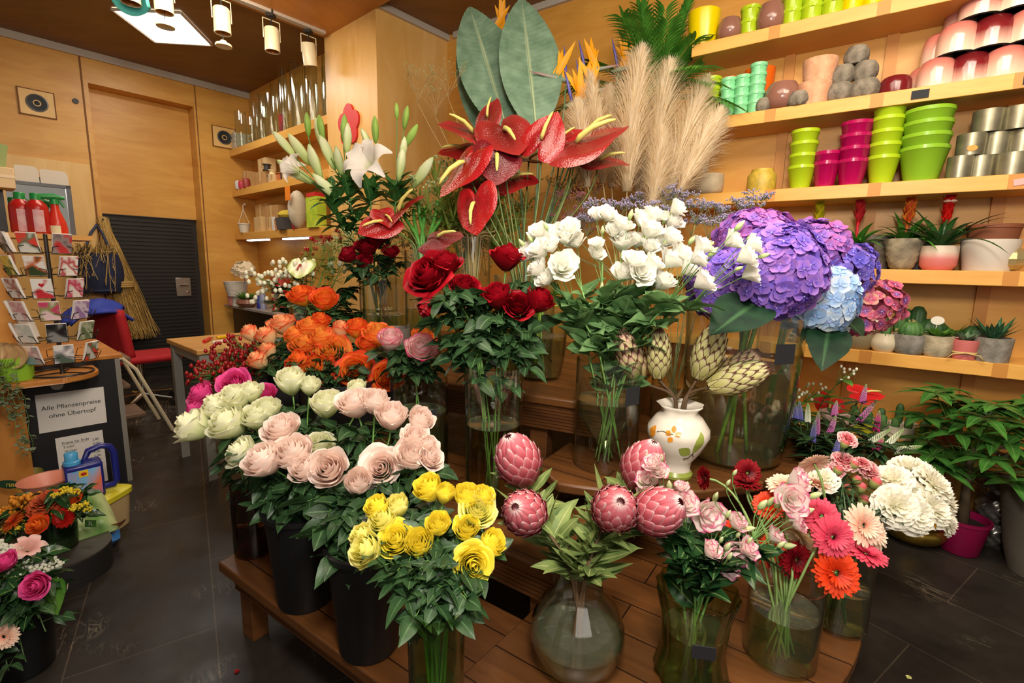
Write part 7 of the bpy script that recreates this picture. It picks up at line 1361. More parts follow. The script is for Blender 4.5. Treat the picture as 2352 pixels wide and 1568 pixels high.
# ================================================================ pots on the wall shelves
def keep_off(d, k=.35): q = d.dot(nR); return (d - nR * (q * (1 - k))) if q > 0 else d
def shp(x, i, off=.08, dz=0):
    p = atpl(x, 500, nR, RSF + off); return V((p.x, p.y, SZ[i] + .0005 + dz))
def wr(x, px, off=.08): return px / 2 / FPX * dep(atpl(x, 500, nR, RSF + off))
def glaze(name, c, rough=.25, **k): return plain(name, c, rough, **k)
LIME = glaze('lime_glaze', '#a9c41c'); YEL = glaze('yellow_glaze', '#e3c800'); MAUVE = glaze('mauve_glaze', '#8a5f50', .15); MINT = glaze('mint_glaze', '#86d49a', .35); ORG_ = glaze('orange_glaze', '#d9600f', .35); MAG = glaze('magenta_glaze', '#a80a4e', .2); GRS = glaze('grass_glaze', '#86b428', .25)
STONE = plain('weathered_stone', '#8f8574', .9, c2='#5f574a', vs=18, bump=.6); PEACH = plain('peach_stone', '#d9a884', .9, c2='#c48a64', vs=14, bump=.5); BEIGE = plain('beige_stoneware', '#b9a88a', .7, vary=.15, vs=20); TIN = plain('aged_tin', '#a39c80', .35, .75, c2='#7d7862', vs=9); MUST = plain('mustard_mottle', '#c9a83a', .5, c2='#a88f30', vs=30, bump=.3)
OMB_P = petal('pink_ombre_glaze', [(0, '#e6cdb4'), (.3, '#e0b8a0'), (.75, '#c87a6a'), (1, '#b8605a')], .12, 0, .6); OMB_M = petal('maroon_ombre_glaze', [(0, '#e0c8ae'), (.25, '#c89484'), (.55, '#7a2024'), (1, '#4a0c12')], .12, 0, .6); MARO = glaze('maroon_glaze', '#6a1a1e', .15); DARKIN = plain('dark_inside', '#1e1a1c', .7)
def pot(label, c, prof, mat, group=None, mod=None, n=28, cat='pot', wall=.006, nm='plant_pot', rimmat=None):
    root = thing(nm, label, cat, c, group); r, h = prof[-1]; inn = [(max(.004, a - wall), b) for a, b in prof[::-1]]
    m = MB(); m.lathe([(.001, 0)] + prof + inn[:-1] + [(inn[-1][0], wall), (.001, wall)], n, c=c, mod=mod); ntot = len(prof)
    for k in range(len(m.v)): m.t[k] = min(1, max(0, (m.v[k][2] - c.z) / h))
    m.build('pot_body', mat, root, sharp=.9); return root
def taper(r0, r1, h, lip=0): return [(r0, 0), (lerp(r0, r1, .05), .004), (r1, h - .02)] + ([(r1 + lip, h - .018)] if lip else []) + [(r1 + lip, h)]
ORD = ['bottom', 'second', 'third', 'fourth', 'fifth', 'sixth']
def stack(x, i, px_w, hpot, step, n, mat, what, group, ratio=.78, off=.09, lip=.004, mod=None):
    r = wr(x, px_w, off)
    for k in range(n):
        w_ = 'top' if k == n - 1 else ('bottom' if k == 0 else ORD[k] + ' from below')
        pot(f'{what}, {w_} of its stack', shp(x, i, off, k * step), taper(r * ratio, r, hpot, lip), mat, group, mod)
ribs = lambda a, q: 1 + .03 * cos(22 * a) * sin(q * 40)
g1 = 'pots on the topmost wall shelf'
pot('big bright yellow pot beside the palm on the topmost shelf', shp(1583, 0), taper(wr(1583, 66) * .82, wr(1583, 66), .2), YEL, g1)
dome = lambda r, h: [(r * .6, 0), (r * .9, h * .18), (r, h * .45), (r * .93, h * .75), (r * .72, h)]
pot('mauve rounded pot next to the big yellow pot', shp(1640, 0), dome(wr(1640, 52), .125), MAUVE, g1); pot('larger mauve rounded pot between lime stacks on the topmost shelf', shp(1727, 0), dome(wr(1727, 58), .15), MAUVE, g1)
stack(1682, 0, 38, .09, .075, 2, LIME, 'lime pot between the mauve pots', g1, .85, mod=ribs)
for x, w, n, ph in ((1772, 40, 4, 'first lime pile past the mauve pots'), (1814, 42, 4, 'second lime pile past the mauve pots'), (1858, 44, 3, 'third lime pile past the mauve pots')): stack(x, 0, w, .09, .075, n, LIME, 'lime ribbed pot, ' + ph, g1, .85, mod=ribs)
for x, w, n, ph in ((1900, 42, 2, 'nearer the lime stacks'), (1943, 43, 2, 'farther from the lime stacks')): stack(x, 0, w, .09, .075, n, YEL, 'yellow ribbed pot, stack ' + ph, g1, .85, mod=ribs)
stack(1988, 0, 46, .09, .075, 1, LIME, 'lime pot past the yellow stacks', g1, .85, mod=ribs)
g2 = 'pots on the second wall shelf'
stack(1612, 1, 36, .08, .06, 4, LIME, 'lime pot beside the pampas plumes', g2, .85, mod=ribs)
for x, w, n, ph in ((1648, 31, 4, 'mint stack nearest the pampas'), (1679, 31, 4, 'middle mint stack'), (1711, 32, 5, 'tallest mint stack')): stack(x, 1, w, .075, .052, n, MINT, 'mint green pot, ' + ph, g2, .85, .07, mod=ribs)
for x, w, h, ph in ((1650, 44, .27, 'orange tall pot behind the mint stacks, nearer the pampas'), (1714, 62, .29, 'orange tall pot behind the tallest mint stack')): pot(ph, shp(x, 1, .19), taper(wr(x, w, .19) * .85, wr(x, w, .19), h), ORG_, g2)
pot('mauve round bowl past the mint stacks', shp(1768, 1), dome(wr(1768, 74), .15), MAUVE, g2)
facet = lambda a, q: 1 + .07 * abs(cos(5 * a + (pi / 2 if int(q * 6) % 2 else 0)))
stone = lambda r, h: [(r * .7, 0), (r * .95, h * .25), (r, h * .5), (r * .92, h * .75), (r * .7, h)]
for x, w, h, dz, off, ph in ((1729, 30, .07, 0, .03, 'small grey faceted stone pot before the mauve bowl'), (1805, 44, .075, 0, .03, 'faceted stone pot between mauve bowl and peach pots'), (1893, 56, .1, 0, .09, 'faceted stone pot, lower one next to the peach pots'), (1896, 48, .09, .101, .09, 'faceted stone pot, upper one next to the peach pots'), (1948, 58, .1, 0, .09, 'faceted stone pot, lower one toward the maroon pot'), (1945, 48, .09, .101, .09, 'faceted stone pot, upper one toward the maroon pot'), (1922, 46, .09, .192, .1, 'faceted stone pot crowning the stone pyramid')): pot(ph, shp(x, 1, off, dz), stone(wr(x, w, off), h), STONE, g2, facet, 30)
pot('peach stone pot, lower of two', shp(1838, 1), taper(wr(1838, 68) * .85, wr(1838, 68), .12), PEACH, g2); pot('peach stone pot, upper of two', shp(1845, 1, .08, .121), taper(wr(1845, 68) * .85, wr(1845, 68), .12), PEACH, g2)
up = lambda r, h: [(r, 0), (r, h * .5), (r * .95, h * .8), (r * .78, h * .95), (r * .5, h)]
def domed(label, x, dz, w, mat, off=.12, h=.15):
    c = shp(x, 1, off, dz); r = wr(x, w, off); root = thing('domed_pot', label, 'pot', c, 'upturned glazed pots'); m = MB(); m.lathe([(r, 0.004), (r * 1.0, h * .45), (r * .96, h * .72), (r * .82, h * .92), (r * .6, h), (.001, h)], 32, c=c)
    for k in range(len(m.v)): m.t[k] = (m.v[k][2] - c.z) / h
    m.build('pot_body', mat, root, sharp=None); m = MB(); m.lathe([(r * .97, .004), (r * .9, .0), (r * .9, .06), (.001, .06)], 26, c=c); m.build('dark_hollow', DARKIN, root)
domed('small maroon domed pot standing alone before the pyramid', 2015, 0, 60, MARO, .1, .095)
rows = [(0, ((2102, 68, 'P'), (2172, 72, 'M'), (2247, 76, 'P'), (2330, 80, 'M'))), (.152, ((2137, 70, 'P'), (2210, 74, 'M'), (2289, 78, 'P'), (2375, 82, 'M'))), (.304, ((2178, 74, 'M'), (2257, 78, 'P'), (2345, 82, 'M')))]
for ri, (dz, L) in enumerate(rows):
    for k, (x, w, c_) in enumerate(L): domed(f"upturned {'pink' if c_ == 'P' else 'maroon'} ombré pot, {['first', 'second', 'third', 'fourth'][k]} in the pyramid's {['bottom', 'middle', 'top'][ri]} row", x, dz, w, OMB_P if c_ == 'P' else OMB_M)
for x, dz, w, c_, ph in ((2072, 0, 52, 'P', 'pink ombré pot peeping out behind the bottom row'), (2098, .152, 56, 'P', 'pink ombré pot peeping out behind the middle row'), (2138, .304, 56, 'M', 'maroon ombré pot peeping out behind the top row')): domed('upturned ' + ph, x, dz, w, OMB_P if c_ == 'P' else OMB_M, .22)
g3 = 'pots on the third wall shelf'
bowl_ = lambda r, h: [(r * .75, 0), (r * .97, h * .2), (r, h * .6), (r * .98, h)]
pot('beige stoneware bowl behind the lowest pampas plume', shp(1572, 2, .12), bowl_(wr(1572, 60, .12), .13), BEIGE, g3); pot('greyish stoneware bowl stacked behind the pampas plumes', shp(1582, 2, .12, .131), bowl_(wr(1582, 66, .12), .15), plain('grey_stoneware', '#a39a88', .7, vary=.15), g3); pot('beige stoneware bowl standing free beside the pampas', shp(1618, 2, .08), bowl_(wr(1618, 70), .125), BEIGE, g3)
pot('mustard mottled jar with a narrow lid, third shelf', shp(1741, 2), [(wr(1741, 60) * .95, 0), (wr(1741, 60), .02), (wr(1741, 60), .095), (wr(1741, 60) * .78, .115), (wr(1741, 60) * .75, .13)], MUST, g3)
for x, w, n, mt, ph, st, hp in ((1829, 54, 4, LIME, 'lime cup in the stack of four', .066, .13), (1884, 52, 2, MAG, 'magenta cup in the short stack', .055, .14), (1943, 60, 4, MAG, 'magenta cup in the tall stack', .066, .14), (2011, 60, 5, LIME, 'lime cup in the stack of five', .066, .145), (2100, 88, 4, GRS, 'wide grass green cup', .062, .17)): stack(x, 2, w, hp, st, n, mt, ph, g3, .68, .08, .003)
for dz, L, rn in ((0, ((2185, 46, .05), (2230, 58, .1), (2268, 56, .16), (2303, 62, .08), (2355, 62, .12)), 'bottom'), (.108, ((2203, 52, .08), (2257, 56, .12), (2317, 58, .12)), 'middle'), (.216, ((2233, 56, .1), (2300, 58, .1), (2350, 58, .12)), 'top')):
    for k, (x, w, off) in enumerate(L):
        rt_ = pot(f"aged tin pot, {ORD[k] if k else 'first'} in the {rn} row of tins", shp(x, 2, off, dz), taper(wr(x, w, off) * .97, wr(x, w, off), .105), TIN, 'aged tin pots on the third wall shelf')
        if rn == 'middle' and k == 0: c = ORG[rt_.name]; m = MB(); m.slab([c - nR * (wr(x, w, off) + .002) + tR * (.02 * cos(a)) + Z * (.03 + .014 * sin(a)) for a in [2 * pi * j / 16 for j in range(16)]], .001, -nR); m.build('orange_sticker', plain('orange_sticker', '#e08a1c', .5), rt_)
def shelf_tag(label, x, i, w, h, mat, skew=0):
    p = atpl(x, 500, nR, RSF - .0045); c = V((p.x, p.y, SZ[i] - .036)); m = MB(); m.box(c, (w, h, .003), Matrix((-tR, Z, -nR)).transposed() @ Matrix.Rotation(skew, 3, 'Z')); tag(m.build('shelf_tag', mat, org=c), label, 'price tag')
shelf_tag('small black tag on the second shelf edge, nearer the stone pots', 2073, 1, .07, .04, slate_tag); shelf_tag('small black tag on the second shelf edge, under the pot pyramid', 2322, 1, .08, .045, slate_tag); shelf_tag('pink price strip on the third shelf edge under the tins', 2340, 2, .08, .03, plain('pink_paper', '#d9a09a', .6), .15)
# ---------------------------------------------------------------- bromeliads
BRL = leafm('bromeliad_leaf', '#2f6a22', '#5a9a38', .3, .2, '#6aa848'); BRD = leafm('dark_bromeliad_leaf', '#1c4220', '#37652c', .28, .12, '#3f6a34')
def bromeliad(ph, x, potpx, h, off, prof, pm, lm, flower, top_px, dzp=0, nl=16, L=.24, pmod=None):
    c = shp(x, 3, off); r = wr(x, potpx, off); root = thing('potted_bromeliad', ph, 'potted plant', c, 'bromeliads on the fourth wall shelf'); m = MB(); pf = prof(r, h); m.lathe([(.001, 0)] + pf + [(pf[-1][0] * .9, h), (pf[-1][0] * .85, h * .85), (.001, h * .85)], 30, c=c, mod=pmod)
    for k in range(len(m.v)): m.t[k] = min(1, max(0, (m.v[k][2] - c.z) / h))
    m.build('pot', pm, root, sharp=.9); b = c + Z * (h * .85); m = MB()
    for k in range(nl): a = k * 2.4; m.leaf(b, keep_off(V((cos(a), sin(a), .55 + .9 * (k / nl)))), L * rnd.uniform(.8, 1.15), .02, fold=.35, droop=rnd.uniform(.35, .8) * (1 - .5 * k / nl), nv=8, tip=.5)
    m.build('foliage', lm, root, sharp=None); T = P(top_px[0], top_px[1], dep(c)); T = V((c.x, c.y, 0)) + (T - c) .dot(tR) * tR * .3 + Z * T.z; flower(root, b, T)
def spike(col, n=14, w=.022, L=.09, sideL=1.0):
    def f(root, b, T):
        m = MB(); d = T - b; m.tube([b, b + d * .45], .007, 7); m.build('flower_stem', col, root, sharp=None); m = MB()
        for k in range(n): q = .35 + .6 * k / n; a = k * 2.4; m.leaf(b + d * q, V((cos(a) * .42, sin(a) * .42, 1)), L * (1.15 - .6 * k / n), w, fold=.5, droop=-.1, nv=4)
        m.ell(b + d * .85, (.018, .018, d.length * .16), 8, 6); m.build('bracts', col, root, sharp=None)
    return f
sqp = lambda a, q: (abs(cos(a)) ** 8 + abs(sin(a)) ** 8) ** (-1 / 8.)
bromeliad('yellow-spiked bromeliad behind the hydrangeas', 1882, 62, .13, .12, lambda r, h: taper(r * .8, r, h), plain('pale_yellow_pot', '#c9b86a', .5), BRL, spike(petal('brom_yellow', [(0, '#a8a81c'), (1, '#dcc81c')], .4)), (1880, 440))
bromeliad('red-spiked bromeliad in a square dark maroon pot', 1973, 60, .14, .12, lambda r, h: taper(r * .78, r, h), plain('oxblood_pot', '#2e0a12', .4), BRL, spike(petal('brom_red', [(0, '#b8282c'), (1, '#cf2a34')], .4)), (1975, 440), pmod=lambda a, q: sqp(a, q) * .9)
DIA = NT('diamond_stone'); dn = DIA.noise(DIA.coord(), 20, 4); db = DIA.bsdf(.8); DIA.l(DIA.ramp([(.3, '#6f6756'), (.7, '#a89c80')], dn), db.inputs['Base Color']); DIA.l(db.outputs[0], DIA.out.inputs[0])
bromeliad('orange-spiked bromeliad in a diamond-patterned stone pot', 2086, 80, .165, .14, lambda r, h: [(r * .45, 0)] + [(r * (.45 + .55 * (k / 10) ** .6) * (1.03 if k % 2 else .98), h * k / 10) for k in range(1, 11)], DIA.m, BRL, spike(petal('brom_orange', [(0, '#d8622a'), (.5, '#dc4a30'), (1, '#e8982a')], .4), 18, .028, .08), (2098, 448), pmod=lambda a, q: 1 + .05 * cos(9 * a + 9 * pi * q))
def guz(root, b, T):
    m = MB(); d = T - b; m.tube([b, b + d * .6], .01, 7); m.build('flower_stem', GREEN3, root, sharp=None); m = MB()
    for k in range(14): a = k * 2.4; m.leaf(b + d * (.45 + .03 * k), V((cos(a) * .35, sin(a) * .35, 1)), .1, .022, fold=.4, droop=.02, nv=4)
    m.build('bracts', petal('guz_red', [(0, '#b81410'), (1, '#d0201a')], .35), root, sharp=None); m = MB(); m.ell(T - Z * .01, (.03, .03, .012), 10, 5); m.build('flower_tip', plain('guz_tip', '#e0b8a0', .6), root)
bromeliad('dark-leaved red guzmania in a rosy ombré pot', 2170, 70, .125, .1, bowl_, petal('rosy_pot', [(0, '#d06a60'), (.45, '#d8807a'), (.75, '#e0cdb8')], .4, 0, .5), BRD, guz, (2193, 462), nl=20, L=.36)
pot('grey-brown wood-look pot behind the red bromeliad', shp(2013, 3, .22), taper(wr(2013, 78, .22) * .85, wr(2013, 78, .22), .19), plain('driftwood_pot', '#6a6050', .8, c2='#48423a', vs=25), 'pots on the fourth wall shelf', nm='plant_pot'); pot('dark navy pot behind the diamond stone pot', shp(2128, 3, .24), taper(wr(2128, 80, .24) * .9, wr(2128, 80, .24), .19), plain('navy_pot', '#22242c', .5), 'pots on the fourth wall shelf')
pot('large white pot with a brown clay pot inside, fourth shelf', shp(2285, 3, .13), taper(wr(2285, 104, .13) * .82, wr(2285, 104, .13), .155), plain('chalk_white', '#c9c0b2', .7), 'pots on the fourth wall shelf'); pot('brown clay pot set into the large white pot', shp(2287, 3, .13, .02), taper(wr(2287, 84, .13) * .8, wr(2287, 94, .13), .21, .004), plain('brown_clay', '#7a4428', .7), 'pots on the fourth wall shelf')
tag((lambda m: (m.ell(shp(2342, 3, .1) + Z * .06, (.06, .06, .06), 9, 6), m.build('glass_ball', plain('gold_facet', '#b8a878', .25, .6), org=shp(2342, 3, .1), sharp=.1))[1])(MB()), 'faceted golden glass ball beside the large white pot', 'decoration')
# ---------------------------------------------------------------- cacti on the fifth shelf
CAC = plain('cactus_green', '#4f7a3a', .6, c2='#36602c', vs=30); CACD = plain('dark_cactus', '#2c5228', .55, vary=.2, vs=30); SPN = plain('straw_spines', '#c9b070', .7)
def ball(r, h, spines=True, mat=None):
    def f(root, p):
        m = MB(); m.lathe([(r * .6, -.01), (r, h * .3), (r * .95, h * .6), (r * .6, h * .92), (.001, h)], 40, c=p, mod=lambda a, q: 1 + .08 * cos(12 * a)); m.build('cactus_body', mat or CAC, root, sharp=None)
        if spines:
            m = MB()
            for k in range(110): a, q = rnd.uniform(0, 6.3), rnd.uniform(.15, 1); o = p + V((r * cos(a) * sin(pi * (.5 + .48 * q) ) * 1.05 if q > .5 else r * cos(a), r * sin(a) * sin(pi * (.5 + .48 * q)) * 1.05 if q > .5 else r * sin(a), h * q)); m.tube([o, o + (o - p - Z * h * .4).normalized() * .014], .0007, 3, 0, False)
            m.build('spines', SPN, root, sharp=None)
    return f
def column(r, h, n=1, mat=None):
    def f(root, p):
        m = MB()
        for k in range(n): q = p + V((rnd.uniform(-1, 1), rnd.uniform(-1, 1), 0)) * (r * 1.3 if n > 1 else 0); hh = h * rnd.uniform(.7, 1.1); m.lathe([(r * .8, -.01), (r, hh * .3), (r * .95, hh * .8), (r * .5, hh * .97), (.001, hh)], 24, c=q, mod=lambda a, z: 1 + .1 * cos(8 * a))
        m.build('cactus_body', mat or CAC, root, sharp=None)
    return f
def stick(root, c, w=.03, ht=.14):
    m = MB(); m.tube([c + Z * .02, c + Z * ht], .003, 5); m.slab([c - nR * .004 + tR * (w * cos(a)) + Z * (ht + w * .8 * sin(a)) for a in [2 * pi * k / 18 for k in range(18)]], .004, -nR); m.build('plant_marker', plain('marker_white', '#d8d2c4', .6), root)
g5 = 'potted cacti on the fifth wall shelf'
def shelf_plant(label, x, i, off, px_w, h, prof, pm, plant, group, mk=None, mod=None):
    c = shp(x, i, off); r = wr(x, px_w, off); root = thing('potted_cactus', label, 'potted plant', c, group); pf = prof(r, h); m = MB(); m.lathe([(.001, 0)] + pf + [(pf[-1][0] * .88, h), (pf[-1][0] * .85, h * .85), (.001, h * .85)], 26, c=c, mod=mod); m.build('pot', pm, root, sharp=.9); plant(root, c + Z * h * .85)
    if mk: stick(root, c + Z * h * .8 + tR * mk * r, .028, .1)
    return root
WHG = plain('white_glaze', '#d5c9ac', .3); GRYP = plain('grey_stone_pot', '#8f8a80', .8, c2='#6f6a60', vs=30, bump=.3); TAUP = plain('taupe_pot', '#8a7e60', .5); TERR = plain('terracotta', '#a8522a', .7); PINKP = plain('pink_pot', '#c46a66', .5); CRK = plain('cracked_white', '#bfb094', .8, c2='#8f8468', vs=16, bump=.8)
shelf_plant('spiny cactus in a taupe pot bound with wire, beside the white pear pot', 2011, 4, .09, 62, .11, bowl_, TAUP, ball(.05, .05), g5); shelf_plant('trailing cactus in a white pear-shaped pot with marker stick', 2071, 4, .06, 54, .1, lambda r, h: [(r * .7, 0), (r, h * .3), (r * .95, h * .6), (r * .75, h * .9), (r * .78, h)], WHG, column(.02, .08, 4), g5, .8)
shelf_plant('round golden-spined cactus in a grey stone pot', 2131, 4, .06, 66, .105, bowl_, GRYP, ball(.055, .085), g5); shelf_plant('leafy succulent in a cracked white pot with terracotta rim', 2199, 4, .06, 62, .11, bowl_, CRK, tuft(60, .08, .014, GREENB, .7, .3), g5, .2)
rt_ = shelf_plant('striped succulent in a pink pot tied with raffia', 2266, 4, .05, 52, .1, lambda r, h: taper(r * .8, r, h), PINKP, tuft(26, .07, .013, leafm('haworthia', '#3a5a3a', '#8fa888', .5), .7, .1), g5); c = ORG[rt_.name]; m = MB(); m.lathe([(.052, .03), (.056, .035), (.052, .04)], 20, c=c)
for s_ in (-1, 1): m.tube([c - nR * .056 + Z * .035, c - nR * .07 + tR * (.05 * s_) + Z * .03, c - nR * .065 + tR * (.07 * s_) + Z * .004], .003, 5)
m.build('raffia_bow', SPN, rt_, sharp=None)
shelf_plant('dark spiky aloe in a grey stone pot', 2332, 4, .07, 72, .12, lambda r, h: taper(r * .9, r, h), GRYP, tuft(22, .14, .014, leafm('aloe_leaf', '#1f4a34', '#3a6a4a', .4), .6, 0), g5); shelf_plant('small plant in a beige bowl beneath the dusty pink hydrangea', 1945, 4, .09, 50, .09, bowl_, BEIGE, tuft(20, .05, .012, GREENB), g5)
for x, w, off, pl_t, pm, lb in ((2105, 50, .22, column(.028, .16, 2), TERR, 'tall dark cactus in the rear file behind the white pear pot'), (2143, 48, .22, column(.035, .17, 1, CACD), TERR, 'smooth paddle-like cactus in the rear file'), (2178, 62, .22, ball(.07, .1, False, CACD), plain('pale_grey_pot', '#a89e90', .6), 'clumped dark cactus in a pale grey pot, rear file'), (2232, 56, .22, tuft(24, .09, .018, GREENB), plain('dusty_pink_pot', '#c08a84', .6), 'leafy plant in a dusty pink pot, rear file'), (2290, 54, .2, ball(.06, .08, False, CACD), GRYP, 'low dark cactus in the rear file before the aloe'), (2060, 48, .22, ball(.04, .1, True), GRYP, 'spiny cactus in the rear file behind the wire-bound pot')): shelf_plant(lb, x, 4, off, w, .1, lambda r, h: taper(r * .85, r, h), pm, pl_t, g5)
gb = shp(1868, 4, .1); vase('glass_bowl', 'small glass bowl of pebbles beneath the blue hydrangea', gb, [(.04, 0), (.075, .03), (.08, .06), (.06, .09)], glass, cat='bowl'); R = random.Random(8)
for k in range(26): a, q = R.uniform(0, 6.3), .058 * math.sqrt(R.random()); m = MB(); c = gb + V((q * cos(a), q * sin(a), .024 + .014 * (k % 3))); m.ell(c, (.013, .011, .009), 8, 5); tag(m.build('pebble', plain('pebble_%d' % (k % 3), ['#c9c0a8', '#a89e88', '#d8d0bc'][k % 3], .5), org=c, sharp=None), 'smooth pale pebble in the small glass bowl', 'pebble', 'pebbles in the small glass bowl')
# ---------------------------------------------------------------- tiny cacti on the lowest shelf
g6 = 'tiny cacti on the lowest wall shelf'; LIMP = plain('olive_lime_pot', '#9a9a1c', .4); WHP = plain('white_small_pot', '#cfc4ae', .5)
tiny = [(2022, .14, 30, WHP, 'in a white pot, first of the rear file'), (2052, .14, 34, WHP, 'in a white pot, second of the rear file'), (2090, .15, 32, WHP, 'in a white pot, third of the rear file'), (2134, .15, 36, WHP, 'tall with a dark ring, in a white pot'), (2162, .16, 34, WHP, 'with a marker, fifth of the rear file'), (2030, .05, 34, LIMP, 'in an olive lime pot, front file'), (2060, .05, 36, LIMP, 'golden, in an olive lime pot, front file'), (2096, .05, 34, GRYP, 'in a grey marbled pot, front file'), (2160, .06, 34, WHP, 'in a white pot behind the potted tree'), (2128, .05, 34, WHP, 'in a cream pot, front file'), (2200, .06, 36, LIMP, 'behind the tree leaves, in an olive pot'), (2240, .14, 40, TERR, 'in a terracotta pot behind the tree leaves'), (2282, .13, 60, plain('orange_pot', '#b8622a', .6), 'grassy, in a wide orange pot')]
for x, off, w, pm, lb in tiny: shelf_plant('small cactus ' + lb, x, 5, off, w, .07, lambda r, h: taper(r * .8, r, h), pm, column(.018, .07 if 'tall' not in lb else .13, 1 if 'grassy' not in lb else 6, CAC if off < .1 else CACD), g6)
shelf_plant('dark columnar cactus in a lime pot at the frame edge', 2345, 5, .12, 60, .13, lambda r, h: taper(r * .85, r, h), LIMP, column(.04, .12, 1, CACD), g6)
# ---------------------------------------------------------------- floor plants by the shelves
pc = atz(2200, 1262, 0); root = thing('potted_tree', 'leafy potted money tree in a magenta pot on the floor', 'potted plant', pc); m = MB(); m.lathe([(.001, 0), (.075, 0), (.08, .006), (.104, .17), (.11, .17), (.11, .185), (.1, .185), (.095, .15), (.001, .15)], 36, c=pc); m.build('pot', plain('magenta_plastic', '#8e0f45', .35), root, sharp=.9); m = MB(); m.lathe([(.001, .155), (.094, .15)], 24, c=pc); m.build('soil', SOIL, root)
m = MB(); tr_ = [pc + Z * .14, pc + V((.01, .02, .3)), pc + V((-.01, .01, .45)), pc + V((.0, .0, .55))]; m.tube(tr_, [.026, .02, .018, .012], 9); m.build('trunk', plain('tree_bark', '#5a4a34', .8), root, sharp=None); PAC = leafm('money_tree_leaf', '#2a5a24', '#4f8a38', .32, .18, '#6a9a50'); m = MB(); R = random.Random(21); ms = MB()
for k in range(44):
    a = k * 2.4; hgt = R.uniform(.46, .84); rad_ = R.uniform(.14, .36) * (1.1 if hgt < .6 else .8); e = pc + keep_off(V((rad_ * cos(a), rad_ * sin(a) * .85, hgt)), 0); o0 = tr_[1].lerp(tr_[3], R.random()); ms.tube(bez(o0, o0 + Z * .12, e - Z * .02, e, 5), .0025, 5, 0, False); out = V((cos(a), sin(a), .1))
    for j in range(6): b = a + (j - 2.5) * .95; m.leaf(e, keep_off(V((cos(b), sin(b), .12)), .3), R.uniform(.11, .17), .026, fold=.18, droop=R.uniform(.15, .5), nv=6, tip=.8)
ms.build('leaf_stalk', STEM, root, sharp=None); m.build('foliage', PAC, root, sharp=None)
HEX = plain('silver_glaze', '#8a8680', .25, .6, c2='#5a5854', vs=5)
hx = atz(2285, 1245, 0)
for k in range(4):
    c = hx + Z * (.128 * k); root = thing('honeycomb_pot', 'silvery honeycomb pot, ' + ['lowest', 'second from the floor', 'third from the floor', 'topmost'][k] + ' of the pile by the grey planter', 'pot', c, 'silvery honeycomb pots'); m = MB()
    def hf(u, v): a = 2 * pi * u; return c + V((cos(a), sin(a), 0)) * ((.085 + .018 * sin(pi * v)) * (1 + .055 * cos(10 * a + (pi if int(v * 4) % 2 else 0)) * abs(sin(v * 4 * pi)))) + Z * (.126 * v)
    m.grid(hf, 80, 16, wrap=True); m.lathe([(.085, .126), (.078, .126), (.075, .01), (.001, .01)], 30, c=c); m.build('pot_body', HEX, root, sharp=None)
gp = atz(2392, 1318, 0); root = thing('grey_planter', 'tall grey planter at the frame edge on the floor', 'planter', gp); m = MB(); m.lathe([(.001, 0), (.12, 0), (.15, .12), (.19, .4), (.195, .42), (.185, .42), (.18, .36), (.001, .36)], 44, c=gp); m.build('planter_body', plain('grey_fibre', '#6a6458', .6), root, sharp=.9)
gd = atz(2090, 1235, 0); root = thing('gold_bowl', 'hammered gold bowl on the floor under the white carnations', 'bowl', gd); m = MB(); m.lathe([(.001, 0), (.09, .0), (.135, .035), (.15, .07), (.135, .105), (.128, .105), (.14, .07), (.08, .01), (.001, .01)], 60, c=gd, mod=lambda a, q: 1 + .012 * cos(24 * a) * cos(40 * q)); m.build('bowl_body', plain('hammered_gold', '#a88a3a', .22, .9), root, sharp=None)
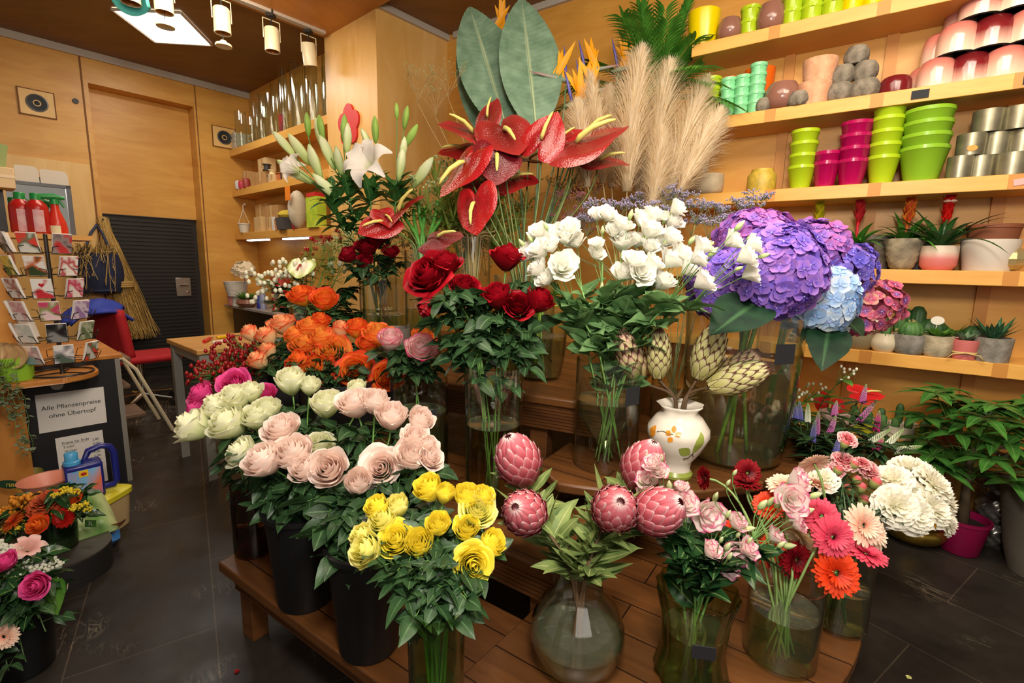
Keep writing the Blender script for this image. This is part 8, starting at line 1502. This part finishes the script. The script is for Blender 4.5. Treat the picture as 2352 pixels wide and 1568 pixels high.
# ---------------------------------------------------------------- palm
ppc = shp(1488, 1, .13); root = thing('potted_palm', 'feathery green palm high beside the topmost wall shelf', 'potted plant', ppc); m = MB(); m.lathe([(.001, 0), (.085, 0), (.11, .17), (.1, .17), (.095, .14), (.001, .14)], 26, c=ppc); m.build('pot', plain('brown_pot', '#5a3a24', .6), root, sharp=.9); PALM = leafm('palm_leaf', '#3a7a28', '#6aac40', .4, .25, '#6a9a44'); R = random.Random(31)
def off_wall(d, k=.25): q = d.dot(nR); return (d - nR * (q * (1 - k))) if q > 0 else d
for k in range(22):
    a = k * 2.4; el = R.uniform(.75, 1.4) if k > 9 else R.uniform(.15, .75); d = off_wall(V((cos(a) * cos(el), sin(a) * cos(el), sin(el))), -.5).normalized(); Lf = R.uniform(.55, .85); p0 = ppc + Z * .15; dr = R.uniform(.25, .5) * (1.2 - el * .5)
    pts = [p0 + d * (Lf * q / 10) - Z * (dr * Lf * (q / 10) ** 2.2) for q in range(11)]; m = MB(); m.tube(pts, [.005 * (1 - q / 12) for q in range(11)], 5)
    for q in range(3, 11):
        tg = (pts[q] - pts[q - 1]).normalized(); sd = tg.cross(Z).normalized()
        for s_ in (-1, 1):
            for h_ in (0, .5): pp = pts[q - 1].lerp(pts[q], h_); m.leaf(pp, off_wall(tg * .9 + sd * s_ * .8 + Z * .25, .1), .2 * (1 - abs(q - 6) * .07), .0115, fold=.4, droop=.35, nv=4)
    m.build('frond', PALM, root, sharp=None)
# ================================================================ light
SC.view_settings.view_transform = 'Standard'; SC.view_settings.look = 'None'; SC.view_settings.gamma = 1; SC.view_settings.use_curve_mapping = False
SC.view_settings.exposure = 0.0
SC.cycles.use_denoising = True
SC.cycles.transparent_max_bounces = 40; SC.cycles.max_bounces = 8; SC.cycles.caustics_reflective = False; SC.cycles.caustics_refractive = False
w = D.worlds.new('world'); SC.world = w; w.use_nodes = True
w.node_tree.nodes['Background'].inputs[0].default_value = lin('#fff0dc'); w.node_tree.nodes['Background'].inputs[1].default_value = .28
def area(name, loc, tgt, size, power, col='#fff1dd', sy=None):
    l = D.lights.new(name, 'AREA'); l.energy = power; l.color = lin(col)[:3]; l.size = size
    if sy: l.shape = 'RECTANGLE'; l.size_y = sy
    o = D.objects.new(name, l); COL.objects.link(o); o.location = loc
    o.rotation_euler = (V(tgt) - V(loc)).to_track_quat('-Z', 'Y').to_euler(); return o
area('flash_lamp', (.1, .0, 2.35), (.25, 2.4, 1.35), .4, 56, '#fff6ea')
area('shop_window_light', (.6, -1.5, 2.2), (.4, 2.4, 1.2), 2.2, 30, '#fff6ec', 1.6)
area('ceiling_lamp', (.4, 1.6, 3.35), (.5, 2.2, 0), 1.6, 68, '#fff0da')
area('ceiling_lamp', (1.6, 1.2, 3.35), (2.6, 2.6, 1.2), 1.2, 75, '#fff0da')
area('ceiling_lamp', L3(1.2, 4.0, 3.35), L3(1.6, 5.4, 0), 1.2, 55, '#ffeacc')
pl = D.lights.new('panel_glow', 'AREA'); pl.energy = 16; pl.size = .5
o = D.objects.new('panel_glow', pl); COL.objects.link(o); o.location = L3(1.53, 5.6, ZC - .04)
